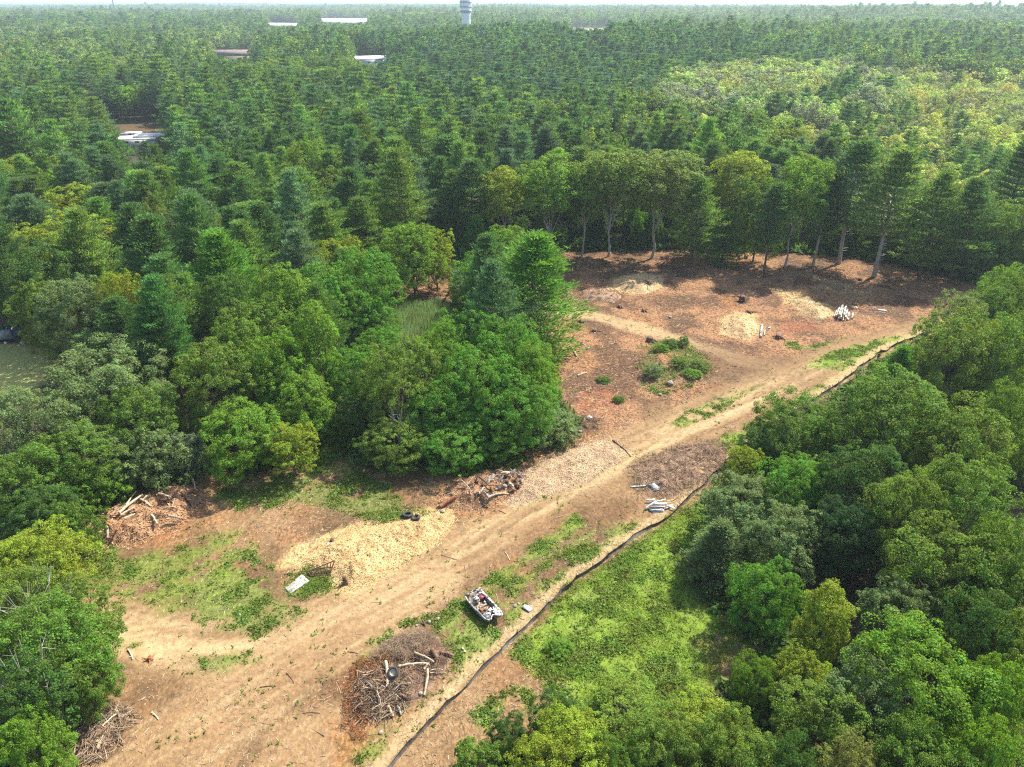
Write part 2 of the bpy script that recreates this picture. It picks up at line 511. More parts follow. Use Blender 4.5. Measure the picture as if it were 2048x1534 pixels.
def ground_fields(X, Y):
    shp = X.shape
    d0 = np.hypot(X, Y)
    nA = fbm(X, Y, 5.0, 1, 5); nB = fbm(X, Y, 1.6, 2, 4); nC = fbm(X, Y, 16.0, 3, 4); nD = fbm(X, Y, 0.8, 4, 3)
    jit = (nA - .5) * 6 + (nB - .5) * 2
    sdc = sdpoly(X, Y, CLEAR)
    inn = 1 - sstep(-0.6, 1.2, sdc + jit * .4)
    col = np.broadcast_to(c_forest, shp + (3,)) * (0.7 + 0.6 * nA)[..., None]
    grass = np.zeros(shp); slash = np.full(shp, 0.5)

    def mix(c, m):
        nonlocal col
        m = np.clip(m, 0, 1)[..., None]
        col = col * (1 - m) + np.asarray(c) * m

    nE = fbm(X, Y, 7.0, 55, 5)
    kk = np.clip(sstep(.40, .60, nC) * .6 + sstep(.46, .58, nE) * .6, 0, 1)
    base = c_dirt * (1 - kk)[..., None] + c_dirt2 * kk[..., None]
    mix(base, inn)
    mix(c_org * .55 + c_dirt * .35, inn * sstep(.54, .66, fbm(X, Y, 4.5, 56, 5)) * .45)
    mix(c_dirt2 * .75, inn * sstep(.55, .66, fbm(X, Y, 2.2, 57, 4)) * .5)
    # reddish slash over the far half of the clearing
    red = PW([(1100, 480), (1500, 480), (2000, 560), (1880, 640), (1640, 700), (1580, 720), (1460, 735), (1420, 800), (1300, 830), (1240, 900), (1100, 880), (1040, 640), (780, 620), (780, 540)])
    mr_ = (1 - sstep(-3, 1.5, sdpoly(X, Y, red) + jit)) * inn
    mix(c_red * (1 - sstep(.42, .62, nA))[..., None] + c_redd * sstep(.42, .62, nA)[..., None], mr_ * .95)
    slash = np.maximum(slash, mr_)

    def patch(px, c, amp=1.0, soft=1.5, thr=None, w=1.0, sl=None, g=0.0):
        nonlocal slash, grass
        P = PW(px)
        m = (1 - sstep(-soft, soft * .4, sdpoly(X, Y, P) + jit * amp)) * w
        if thr is not None:
            m = m * sstep(thr - .06, thr + .06, nB * .55 + nA * .45)
        mix(c, m)
        if sl is not None: slash = slash * (1 - m) + sl * m
        if g: grass = np.maximum(grass, m * g)
        else: grass = grass * (1 - m)
        return m

    # pale chip scatters on the far clearing
    patch([(1205, 560), (1240, 548), (1330, 546), (1335, 575), (1280, 588), (1200, 590)], c_chip * .9, .5, 1.5, w=.75)
    patch([(1440, 640), (1470, 622), (1510, 628), (1525, 660), (1500, 680), (1445, 668)], c_chip, .4, 1.2, w=.9)
    patch([(1540, 572), (1600, 583), (1660, 605), (1680, 632), (1620, 625), (1560, 600)], c_chip * .92, .6, 1.6, w=.8)
    patch([(1610, 545), (1760, 570), (1740, 600), (1620, 580)], c_sand * .8, 1.0, 2, thr=.48, w=.7)
    patch([(1560, 640), (1630, 640), (1640, 668), (1560, 668)], c_rust, .5, 1.2, w=.8)
    patch([(1150, 780), (1230, 770), (1240, 825), (1160, 830)], c_rust, .6, 1.0, thr=.42, w=.9)
    patch([(1430, 590), (1480, 590), (1480, 620), (1430, 610)], c_org, .6, 1.0, w=.7)
    patch([(1110, 590), (1250, 580), (1300, 640), (1180, 620)], c_redd * .8, .7, 2, thr=.5, w=.7)
    patch([(1120, 505), (1400, 508), (1400, 540), (1130, 560)], c_redd * .85, .7, 2, thr=.4, w=.7)

    # side track
    d, sg, al = dline(X, Y, SIDE)
    m = (1 - sstep(1.2, 3.2, d + (nA - .5) * 2)) * inn
    st = fbm(al * .12, sg * 1.5, .8, 9, 3)
    mix(c_sand * .85 + c_dirt2 * .2, m * (.6 + .5 * st) * (1 - .6 * sstep(25, 55, al)))
    mix(c_redd * 1.05, (1 - sstep(3, 7, d)) * sstep(22, 45, al) * (1 - sstep(60, 72, al)) * .6 * inn)
    slash = slash * (1 - .7 * m)

    # grass along the far fence corner and beside the track
    patch([(1570, 735), (1650, 700), (1760, 672), (1900, 640), (1905, 662), (1802, 692), (1722, 740), (1645, 795), (1560, 850), (1440, 930), (1430, 880), (1520, 830), (1610, 775), (1680, 740)], c_gr * 1.05, .5, 1.2, thr=.40, w=.9, g=.9)
    patch([(1600, 725), (1700, 690), (1800, 668), (1800, 684), (1700, 722), (1620, 742)], c_lawn, .35, 1.2, w=.85, g=.9)
    patch([(1330, 840), (1430, 792), (1560, 752), (1480, 795), (1360, 850)], c_gr, .3, .9, thr=.36, w=.95, g=.9)
    patch([(1560, 680), (1620, 690), (1700, 670), (1640, 700), (1580, 700)], c_gr, .4, 1, thr=.42, w=.8, g=.8)
    patch([(1440, 870), (1560, 830), (1640, 800), (1490, 900), (1450, 900)], c_lawn, .4, 1, thr=.36, w=.9, g=1)
    patch([(1400, 640 + 55), (1420, 740), (1400, 790), (1300, 800), (1270, 770), (1290, 690), (1340, 680)], c_gr2, .5, 1.5, thr=.52, w=.7, g=.5)

    # main track
    d, sg, al = dline(X, Y, TRACK)
    st = fbm(al * .05, sg * 1.1, .7, 12, 4)
    m = (1 - sstep(2.6, 5.0, d + (nA - .5) * 3)) * inn
    mix(c_dirt * 1.0, m * .75)
    lane = np.exp(-((sg - 1.1) / 1.0) ** 2) + np.exp(-((sg + 1.3) / 1.0) ** 2)
    ae = dline(*[np.array([q]) for q in G(1540, 778)[:2]], TRACK)[2][0]
    fade = 1 - .85 * sstep(ae - 8, ae + 12, al)
    mix(c_sand * .95, np.clip(m * (.25 + .75 * lane) * sstep(.34, .62, st) * 1.1, 0, 1) * .85 * fade)
    mix(c_dirt2, m * sstep(.60, .72, fbm(al * .06, sg * 1.4, .6, 19, 4)) * .7)
    slash = slash * (1 - .75 * m)
    grass = grass * (1 - m)
    patch([(1590, 742), (1650, 705), (1760, 676), (1900, 645), (1900, 662), (1802, 690), (1722, 738), (1645, 792), (1560, 846), (1470, 900), (1440, 890), (1520, 838), (1610, 785), (1680, 745)], c_gr * 1.05, .6, 1.2, thr=.44, w=.85, g=.9)
    patch([(1600, 728), (1700, 692), (1800, 670), (1860, 658), (1800, 684), (1700, 724), (1620, 744)], c_lawn, .35, 1.2, w=.8, g=.9)
    patch([(1330, 848), (1430, 800), (1540, 765), (1480, 800), (1360, 858)], c_gr, .3, .7, thr=.38, w=.9, g=.8)
    for off_, wd2 in ((1.15, .28), (-1.15, .28), (.2, .18)):
        mix(c_sand * 1.1, m * np.exp(-((sg - off_ + (fbm(al, 0 * al, 9, 23, 2) - .5) * 1.2) / wd2) ** 2) * sstep(.35, .6, fbm(al, sg, 3, 24, 3)) * .55)
    curve = PW([(120, 1225), (250, 1235), (330, 1265), (480, 1285), (560, 1275), (620, 1262), (640, 1290), (520, 1312), (380, 1318), (300, 1335), (210, 1290), (130, 1270)])
    mcv = (1 - sstep(-1.5, .6, sdpoly(X, Y, curve) + jit * .35))
    mix(c_sand * 1.22, mcv * (.6 + .4 * sstep(.4, .6, nB)) * .85)
    slash = slash * (1 - .7 * mcv)
    for LN, c, wd_ in ((LOW, c_dirt * 1.1, 4.5), (LOW2, c_dirt * 1.12, 2.4)):
        d, sg, al = dline(X, Y, LN)
        st = fbm(al * .06, sg * 1.3, .6, 22, 4)
        mm = (1 - sstep(wd_ * .5, wd_, d + (nA - .5) * 2.5)) * inn
        mix(c, mm * .7)
        mix(c_sand * .88, mm * sstep(.42, .68, st) * .75)
        slash = slash * (1 - .5 * mm)

    # grass and weeds on the near clearing
    patch([(380, 1240), (350, 1180), (420, 1130), (500, 1095), (540, 1120), (545, 1190), (620, 1225), (520, 1262), (430, 1268)], c_gr2 * 1.2, .6, 1.3, thr=.40, w=.9, g=.9)
    patch([(200, 1120), (330, 1080), (470, 1050), (540, 1100), (480, 1200), (330, 1240), (210, 1210)], c_gr * .95, .8, 1.5, thr=.50, w=.8, g=.8)
    patch([(420, 975), (560, 950), (680, 925), (790, 965), (820, 1040), (740, 1040), (620, 1010), (500, 1020), (420, 1010)], c_gr2 * 1.1, .5, 1.3, thr=.42, w=.85, g=.9)
    patch([(360, 1320), (470, 1300), (530, 1320), (470, 1350), (380, 1345)], c_gr2 * 1.2, .4, 1.0, thr=.48, w=.9, g=.8)
    patch([(250, 1275), (290, 1278), (285, 1300), (240, 1295)], c_gr2, .3, .8, thr=.42, w=.7, g=.8)
    patch([(590, 1130), (650, 1085), (690, 1110), (700, 1180), (640, 1205), (565, 1210), (560, 1160)], c_gr * .95, .4, 1, thr=.44, w=.8, g=1)
    patch([(740, 1030), (790, 1020), (880, 1020), (880, 1040), (760, 1048)], c_lawn, .2, .8, thr=.34, w=.85, g=1)
    patch([(940, 1178), (1010, 1122), (1090, 1065), (1150, 1022), (1178, 1048), (1100, 1105), (1010, 1165)], c_gr * 1.05, .4, .9, thr=.27, w=.95, g=.9)
    patch([(1050, 1010), (1090, 985), (1115, 980), (1090, 1000)], c_gr, .2, .6, w=.9, g=.8)
    patch([(870, 1225), (960, 1175), (1080, 1120), (1170, 1060), (1260, 1040), (1330, 1035), (1180, 1140), (1090, 1200), (1060, 1240), (980, 1320), (900, 1290)], c_gr, .7, 1.5, thr=.44, w=.85, g=.9)
    patch([(720, 1330), (740, 1290), (850, 1230), (930, 1180), (950, 1240), (1010, 1260), (1010, 1295), (930, 1370), (900, 1340), (880, 1270), (800, 1275)], c_gr2 * 1.25, .5, 1.2, thr=.40, w=.9, g=1)
    patch([(640, 1480), (760, 1450), (830, 1400), (870, 1420), (770, 1530), (690, 1540)], c_gr, .6, 1.2, thr=.52, w=.75, g=.9)
    patch([(220, 1060), (170, 1120), (200, 1200), (260, 1100)], c_gr, .5, 1.2, thr=.38, w=.85, g=1)

    # orange bark and rotten wood spreads
    patch([(165, 1070), (200, 1020), (330, 965), (400, 970), (430, 1020), (380, 1070), (300, 1100), (200, 1100)], c_org * .95, .5, 1.5, w=.8, sl=1)
    patch([(300, 1040), (440, 1010), (460, 1050), (340, 1110), (280, 1110)], c_org * .9 + c_dirt * .1, 1.0, 2, thr=.46, w=.6, sl=1)
    patch([(640, 1400), (700, 1340), (760, 1380), (760, 1480), (700, 1540), (620, 1540)], c_org * .95, .8, 1.5, thr=.46, w=.75, sl=1)
    patch([(870, 960), (960, 930), (1050, 930), (1060, 960), (1010, 1010), (960, 1040), (880, 1040)], c_org * .6 + c_dirt * .35, .4, 1.2, w=.85, sl=1)
    patch([(1040, 1180), (1080, 1120), (1110, 1150), (1070, 1190)], c_rust * 1.1, .6, 1.2, thr=.5, w=.6, sl=1)
    patch([(1270, 920), (1380, 890), (1460, 890), (1450, 930), (1380, 985), (1260, 985)], c_dirt2 * .75 + c_org * .12, .6, 1.5, w=.8, sl=1)
    patch([(100, 1480), (180, 1420), (260, 1430), (260, 1500), (140, 1540)], c_redd * 1.0, .5, 1.5, w=.8, sl=1)
    patch([(500, 1060), (640, 1040), (620, 1100), (540, 1130)], c_red * 1.05, .8, 1.5, thr=.45, w=.6, sl=1)
    # chips and sawdust spread around the piles
    patch([(560, 1130), (590, 1090), (700, 1050), (900, 1010), (915, 1050), (850, 1110), (740, 1185), (680, 1200), (640, 1170)], c_chip * .95, .35, .8, w=.9, sl=1)
    patch([(1010, 1005), (1050, 940), (1120, 905), (1210, 880), (1250, 900), (1230, 930), (1150, 975), (1060, 1005)], c_gchip, .35, .8, w=.95, sl=1)
    patch([(1180, 885), (1225, 880), (1270, 905), (1220, 935), (1120, 975), (1090, 980), (1180, 930)], c_chip * .85, .3, .7, w=.8, sl=1)

    # lawn right of the silt fence
    d, sg, al = dline(X, Y, FENCE)
    lawn = [(1400, 992), (1425, 1010), (1400, 1080), (1365, 1150), (1420, 1220), (1500, 1285), (1430, 1330), (1430, 1420), (1120, 1420), (1060, 1340), (1020, 1310), (1080, 1245), (1110, 1200), (1200, 1138), (1330, 1045)]
    m = patch(lawn, c_lawn, .35, .8, w=.96, sl=.25, g=1)
    mix(c_gr2 * 1.3, m * sstep(.52, .66, nA) * .55)
    patch([(1400, 1280), (1460, 1270), (1500, 1300), (1460, 1340), (1410, 1330)], c_dirt * .8, .5, 1.2, w=.85, sl=.8)
    patch([(985, 1370), (1040, 1340), (1110, 1345), (1130, 1380), (1060, 1430), (960, 1520), (840, 1560), (900, 1440)], c_dirt * .9, .5, 1.2, thr=.36, w=.9, sl=.8)
    patch([(900, 1450), (960, 1390), (1060, 1340), (1100, 1400), (960, 1540), (850, 1560)], c_gr, .6, 1.2, thr=.53, w=.8, g=1)
    # strip of straw and sand along the uphill side of the fence
    mid = np.clip((1 - sstep(.25, .95, np.abs(sg + SGN * .8) + (nB - .5) * 1.6)) * inn, 0, 1)
    dbelow = sstep(1, 12, np.abs(al - 45)) * 0 + 1
    mix(c_sand * .92, mid * dbelow * .8 * sstep(.30, .5, nA + .12))
    grass = grass * (1 - mid * .9)

    # mown field at far left, reddish yard, far field
    lf = PW([(-200, 684), (40, 688), (105, 700), (110, 735), (70, 775), (-10, 800), (-200, 810)])
    mix(np.array([0.52, 0.50, 0.15]), (1 - sstep(-1, 1, sdpoly(X, Y, lf))) * (.8 + .3 * nC))
    yard = PW([(175, 252), (240, 240), (345, 248), (350, 285), (180, 292)])
    mix(c_redd * .9 + c_org * .2, (1 - sstep(-2, 4, sdpoly(X, Y, yard))))
    ff = PW([(1090, 52), (1240, 52), (1240, 72), (1090, 70)], 6)
    mix(np.array([0.75, 0.66, 0.33]), (1 - sstep(-10, 30, sdpoly(X, Y, ff))))
    reed = PW([(770, 620), (890, 612), (930, 640), (900, 720), (740, 720)])
    mix(np.array([0.08, 0.11, 0.04]), (1 - sstep(-1, 1, sdpoly(X, Y, reed))) * .9)
    col = col * 0.71
    # under the far forest the sheet itself is canopy coloured
    mix(np.array([0.035, 0.05, 0.02]), sstep(250, 500, d0) * .9 * (sdpoly(X, Y, ff) > 30))
    return col, grass * (sdc < 0.5), np.clip(slash, 0, 1) * np.where(d0 < 220, 1, 0), inn


GC, GG, GS, GI = ground_fields(GX, GY)
# small relief: slash is lumpy, tracks are smooth, ruts are shallow grooves
lump = (fbm(GX, GY, 1.7, 41, 3) - .5)
GZ2 = GZ + np.where(np.hypot(GX, GY) < 230, lump * (.08 + .32 * GS), 0)
d_, s_, _a = dline(GX, GY, TRACK)
GZ2 = GZ2 - .06 * (np.exp(-((s_ - 1.0) / .35) ** 2) + np.exp(-((s_ + 1.0) / .35) ** 2)) * GI
# wave of uncut canopy beyond the last built tree: raise the sheet to tree-top height
CAN0, CAN1 = 3300.0, 3900.0
D0 = np.hypot(GX, GY)
ny, nx = GX.shape
ii = (np.arange(ny - 1)[:, None] * nx + np.arange(nx - 1)[None, :])
Q = np.stack([ii, ii + 1, ii + nx + 1, ii + nx], -1).reshape(-1, 4)
mb = MB()
mb.add(np.stack([GX, GY, GZ2], -1).reshape(-1, 3), Q)
g = mb.obj('ground', M['ground'], smooth=True, attr={'col': ('FLOAT_COLOR', np.concatenate([GC.reshape(-1, 3), np.ones((GC.size // 3, 1))], 1)), 'slash': ('FLOAT', GS.ravel())})
tag(g, kind='structure')

# lookups on the regular part of the grid
jx0 = int(np.argmin(abs(AX - FX0))); jy0 = int(np.argmin(abs(AY - FY0)))
NXF = int((FX1 - FX0) / FS); NYF = int((FY1 - FY0) / FS)


def look(A, x, y):
    i = np.clip(((np.asarray(x) - FX0) / FS).round().astype(int), 0, NXF) + jx0
    j = np.clip(((np.asarray(y) - FY0) / FS).round().astype(int), 0, NYF) + jy0
    return A[j, i]


def gz(x, y):
    x = np.atleast_1d(np.asarray(x, float)); y = np.atleast_1d(np.asarray(y, float))
    fx = np.clip((x - FX0) / FS, 0, NXF - 1); fy = np.clip((y - FY0) / FS, 0, NYF - 1)
    i = np.floor(fx).astype(int); j = np.floor(fy).astype(int); a = fx - i; b = fy - j
    i += jx0; j += jy0
    z = (GZ2[j, i] * (1 - a) + GZ2[j, i + 1] * a) * (1 - b) + (GZ2[j + 1, i] * (1 - a) + GZ2[j + 1, i + 1] * a) * b
    far = (x < FX0) | (x > FX1) | (y < FY0) | (y > FY1)
    if far.any():
        z = np.where(far, hz(x, y), z)
    return z


def gz1(x, y):
    return float(gz(x, y)[0])


def on(px, py, dz=0.0):
    p = G(px, py)
    for _ in range(3):
        p = G(px, py, gz1(p[0], p[1]) + dz)
    return Vector(p)

# ================================================================== TREE PROTOTYPES


def proto_broad(seed, H=1.0, w=0.7, base=0.12, nlobe=11, ncl=620, nlf=26, leaf=0.019, rc=0.045, fork=False, lean=0.0, egg=0.5, open_=0.0, name='broadleaf'):
    """unit-height broadleaf tree: returns (crown mesh, trunk mesh)"""
    r = np.random.default_rng(seed)
    ch = H - base
    lobes = []
    zc = base + ch * egg
    ph = r.random() * 6
    lobes.append((np.array([0, 0, zc]), w * .30, ch * .36))
    lobes.append((np.array([r.normal() * .04 * w, r.normal() * .04 * w, base + ch * .80]), w * .22, ch * .19))
    for k in range(nlobe):
        u = (k + .5) / nlobe
        z = base + ch * (.10 + .78 * u)
        e = abs(z - zc) / (ch * (.56 if z > zc else egg + .08))
        Rz = w / 2 * sqrt(max(0.06, 1 - e ** 2))
        a = ph + k * 2.399 + r.normal() * .3
        lr = w * (.15 + .08 * r.random())
        rad = max(0, Rz - lr * .8) * (0.85 + .3 * r.random())
        lobes.append((np.array([cos(a) * rad + lean * z, sin(a) * rad, z]), lr, lr * (.75 + .35 * r.random())))
    P = []; N = []; tips = []
    area = np.array([l[1] * l[1] for l in lobes]); area /= area.sum()
    tries = 0
    while len(P) < ncl and tries < ncl * 12:
        tries += 1
        k = r.choice(len(lobes), p=area)
        c, a, b = lobes[k]
        d = unit(r.normal(size=3))
        if d[2] < -.35 and r.random() < .6: continue
        p = c + d * np.array([a, a, b]) * (.74 + .44 * r.random() ** 1.2)
        deep = False
        for j, (c2, a2, b2) in enumerate(lobes):
            if j != k:
                q = (p - c2) / np.array([a2, a2, b2])
                if (q @ q) < .55: deep = True; break
        if deep and r.random() < .92: continue
        if p[2] < base * .8: continue
        if open_ and r.random() < open_ * vn(p[0] * 9 + 5, p[2] * 9 + p[1] * 7, seed): continue
        P.append(p); N.append(unit(d + np.array([0, 0, .35])))
    P = np.array(P); N = np.array(N)
    mb = MB()
    n = len(P)
    cs = rc * (.6 + .9 * r.random(n) ** 1.5)
    dirs = unit(r.normal(size=(n, nlf, 3)) + N[:, None, :] * .9 + np.array([0, 0, .35]))
    off = dirs * cs[:, None, None] * (.55 + .5 * r.random((n, nlf, 1)) ** .6) * np.array([1.15, 1.15, .8])
    LP = (P[:, None, :] + off).reshape(-1, 3)
    LN = (dirs * .9 + np.array([0, 0, .35]) + r.normal(size=(n, nlf, 3)) * .45).reshape(-1, 3)
    m = len(LP)
    leafquads(mb, LP, LN, leaf * (.7 + .7 * r.random(m)), leaf * .72 * (.7 + .6 * r.random(m)), r)
    crown = mesh_of(name + '_crown', mb, M['leaf'])
    # trunk and limbs
    tb = MB()
    tr = (.016 if base < .45 else .0095) * H
    wob = r.normal(size=(7, 2)) * .012
    zt = np.linspace(-.02, base + ch * .62, 7)
    tp = np.array([[wob[i, 0] * i * .6 + lean * zt[i], wob[i, 1] * i * .6, zt[i]] for i in range(7)])
    if fork: zt_top = 4
    tb.tube(tp, np.linspace(tr * 1.15, tr * .42, 7), 7)
    for k, (c, a, b) in enumerate(lobes[1:]):
        s0 = tp[min(6, 2 + k % 4)] if base > .3 else tp[min(5, 1 + k % 5)]
        if s0[2] > c[2]: s0 = tp[max(1, int(np.searchsorted(zt, c[2] - .1) - 1))]
        e = c + np.array([0, 0, b * .3])
        mid = (s0 + e) / 2 + np.array([(c[0]) * .15, (c[1]) * .15, -.02])
        t = np.linspace(0, 1, 5)[:, None]
        pts = (1 - t) ** 2 * s0 + 2 * t * (1 - t) * mid + t ** 2 * e
        tb.tube(pts, np.linspace(tr * .48, tr * .10, 5), 5)
        for q in range(3):
            d = unit(r.normal(size=3) + np.array([0, 0, .5]))
            tb.tube(np.array([pts[3], pts[3] + d * a * .45, pts[3] + d * a * .95]), [tr * .14, tr * .09, tr * .03], 4)
    trunk = mesh_of(name + '_trunk', tb, M['bark'])
    return crown, trunk


def proto_pine(seed, w=0.36, base=0.22, nwh=22, nbr=5, nsp=9, nbl=10, blade=0.030, bw=0.0065, top=0.35, up=0.22, droop=0.0, name='pine', irregular=.50, bare=0.05):
    """unit-height pine: whorls of branches carrying feathery sprays"""
    r = np.random.default_rng(seed)
    mb = MB(); tb = MB()
    bend = r.normal(size=2) * .012
    z = np.linspace(-.02, .985, 12)
    tp = np.stack([bend[0] * np.sin(z * 3), bend[1] * np.sin(z * 2.2), z], 1)
    tb.tube(tp, .0125 * (1 - z * .88), 7)
    Ps = []; Ds = []; Ls = []
    ph = r.random() * 6
    for k in range(nwh):
        u = k / (nwh - 1)
        zz = base + (0.985 - base) * u ** .92
        # envelope: widest around 'top' fraction, rounded irregular apex
        e = ((u - top) / (1 - top)) if u > top else ((top - u) / (top + .35))
        env = w / 2 * ((max(0.0, 1 - e) ** .78) if u > top else (max(0.0, 1 - abs(e) ** 2.0)) ** .7)
        env = max(env, .02)
        nb = nbr if u < .85 else 4
        for b in range(nb):
            a = ph + k * 1.1 + b * 2 * pi / nb + r.normal() * .22
            L = env * (1 - irregular + irregular * 1.7 * r.random())
            if r.random() < .07: L *= 1.25
            if r.random() < bare: continue
            s = up * (.4 + 1.1 * u) * (.6 + .8 * r.random()) - droop
            dr = np.array([cos(a), sin(a)])
            t = np.linspace(0, 1, 5)
            base_p = np.array([bend[0] * sin(zz * 3), bend[1] * sin(zz * 2.2), zz])
            pts = np.stack([base_p[0] + dr[0] * L * t, base_p[1] + dr[1] * L * t, base_p[2] + L * (s * t * .55 + (s * .75 + .06) * t ** 2.2)], 1)
            tb.tube(pts, np.linspace(.0042, .0010, 5) * (.5 + L / (w / 2)), 4)
            side = np.array([-dr[1], dr[0], 0])
            for q in range(nsp):
                t0 = .38 + .66 * (q + r.random() * .6) / nsp
                t0 = min(t0, 1.02)
                p = np.array([np.interp(t0, t, pts[:, i]) for i in range(3)])
                sw = (1.05 - t0) * .75 + .16
                lat = side * (r.random() * 2 - 1) * L * .46 * sw
                fw = np.array([dr[0], dr[1], 0]) * L * .04 * r.normal()
                c = p + lat + fw + np.array([0, 0, abs(r.normal()) * .006])
                out = unit(np.array([dr[0], dr[1], .35 + s]) + lat / (L + 1e-6) * 1.3)
                n = nbl
                sp = .012 + .018 * r.random()
                Pq = c + r.normal(size=(n, 3)) * np.array([sp, sp, sp * .22])
                Dq = out + r.normal(size=(n, 3)) * np.array([.42, .42, .20]) + np.array([0, 0, .30])
                Ps.append(Pq); Ds.append(Dq)
    # leader tuft
    c = np.array([bend[0] * .2, bend[1] * .5, .97])
    Ps.append(c + r.normal(size=(nbl * 3, 3)) * np.array([.006, .006, .012])); Ds.append(r.normal(size=(nbl * 3, 3)) * .6 + np.array([0, 0, 1.2]))
    P = np.concatenate(Ps); D = np.concatenate(Ds)
    n = len(P)
    blades(mb, P, D, blade * (.65 + .7 * r.random(n)), bw * (.7 + .6 * r.random(n)), r)
    # dead stubs on the bare lower stem
    for k in range(int(14 * base / .3)):
        zz = base * (.25 + .75 * r.random()); a = r.random() * 6.28; L = w * .12 * (.4 + r.random())
        tb.tube([[0, 0, zz], [cos(a) * L, sin(a) * L, zz + L * .1]], [.002, .0008], 3)
    return mesh_of(name + '_crown', mb, M['needle']), mesh_of(name + '_trunk', tb, M['bark'])


PB = {}      # families of prototypes: list of (crown, trunk)
PB['broad'] = [proto_broad(10 + i, w=1.0, base=.10, nlobe=17, ncl=640, nlf=84, leaf=.0160, rc=.050) for i in range(4)]
PB['column'] = [proto_broad(30 + i, w=.52, base=.06, nlobe=13, ncl=560, nlf=54, leaf=.0135, rc=.032, egg=.42) for i in range(2)]
PB['oak'] = [proto_broad(40 + i, w=.52, base=.46, nlobe=14, ncl=480, nlf=48, leaf=.0135, rc=.034, egg=.5, open_=.6) for i in range(4)]
PB['airy'] = [proto_broad(50 + i, w=.8, base=.12, nlobe=15, ncl=620, nlf=46, leaf=.016, rc=.036, open_=.75) for i in range(3)]
PB['shrub'] = [proto_broad(60 + i, w=1.5, base=.02, nlobe=11, ncl=330, nlf=50, leaf=.038, rc=.085, egg=.42, open_=.55) for i in range(4)]
PB['pine'] = [proto_pine(70 + i, w=.46, base=.16, nwh=16, nbr=6, nsp=13, nbl=17, blade=.027, bw=.0062, top=.30) for i in range(4)]
PB['fullpine'] = [proto_pine(75 + i, w=.50, base=.05, nwh=19, nbr=6, nsp=13, nbl=17, blade=.027, bw=.0062, top=.22, irregular=.4) for i in range(3)]
PB['tallpine'] = [proto_pine(80 + i, w=.34, base=.36, nwh=13, nbr=6, nsp=12, nbl=16, blade=.025, bw=.006, top=.35) for i in range(4)]
PB['spruce'] = [proto_pine(90 + i, w=.50, base=.04, nwh=20, nbr=7, nsp=10, nbl=14, top=.05, up=.10, blade=.030, bw=.007, irregular=.25) for i in range(2)]
PB['midbroad'] = [proto_broad(100 + i, w=.80, base=.22, nlobe=11, ncl=190, nlf=34, leaf=.030, rc=.058) for i in range(4)]
PB['midpine'] = [proto_pine(110 + i, w=.40, base=.24, nwh=11, nbr=6, nsp=8, nbl=9, blade=.036, bw=.011, top=.32) for i in range(4)]
PB['farbroad'] = [proto_broad(120 + i, w=.85, base=.25, nlobe=7, ncl=90, nlf=9, leaf=.078, rc=.075) for i in range(3)]
PB['farpine'] = [proto_pine(130 + i, w=.42, base=.25, nwh=11, nbr=5, nsp=3, nbl=5, blade=.065, bw=.022, top=.32) for i in range(3)]

# leaf colours (linear albedo)
T_PINE = (0.078, 0.165, 0.040)
T_PINE_L = (0.125, 0.225, 0.045)
T_PINE_B = (0.098, 0.180, 0.070)
T_PINE_BR = (0.110, 0.255, 0.035)
T_MID = (0.108, 0.195, 0.028)
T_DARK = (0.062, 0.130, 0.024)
T_BRIGHT = (0.135, 0.255, 0.028)
T_YEL = (0.205, 0.275, 0.028)
T_OLIVE = (0.132, 0.208, 0.032)
T_GREY = (0.145, 0.210, 0.068)
T_SWAMP = (0.310, 0.400, 0.095)
T_SWAMP2 = (0.345, 0.385, 0.090)
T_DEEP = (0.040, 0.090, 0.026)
T_CLUMP = (0.098, 0.232, 0.028)

CATN = {'fullpine': ('white_pine_tree', 'pine tree'), 'pine': ('white_pine_tree', 'pine tree'), 'tallpine': ('white_pine_tree', 'pine tree'), 'spruce': ('spruce_tree', 'spruce tree'), 'midpine': ('white_pine_tree', 'pine tree'),
        'broad': ('broadleaf_tree', 'deciduous tree'), 'column': ('broadleaf_tree', 'deciduous tree'), 'oak': ('oak_tree', 'oak tree'), 'airy': ('broadleaf_tree', 'deciduous tree'),
        'midbroad': ('broadleaf_tree', 'deciduous tree'), 'shrub': ('bush', 'bush')}
TREES = []      # every tree standing as an individual


def add_tree(fam, x, y, h, w, tint, label=None, group=None, var=None, lean=(0, 0), z=None, pale=False):
    TREES.append(dict(fam=fam, x=x, y=y, h=h, w=w, tint=tint, label=label, group=group, var=var, lean=lean, z=z, pale=pale))


UW = {'broad': 1.0, 'column': .52, 'oak': .52, 'airy': .8, 'shrub': 1.5, 'pine': .46, 'fullpine': .50, 'tallpine': .34, 'spruce': .5, 'midbroad': .8, 'midpine': .4}


def T(fam, px, py, wpx, h, tint, label, group=None, var=None, lean=(0, 0), pale=False):
    """tree whose top shows at photo pixel (px, py), h metres tall, crown wpx photo pixels wide"""
    X, Y, _ = G(px, py, h)
    for _ in range(2):
        X, Y, _ = G(px, py, h + hz1(X, Y))
    _, _, dep = proj(X, Y, h * .7)
    w = wpx * dep / FPX
    add_tree(fam, X, Y, h, w, tint, label, group, var, lean, pale=pale)


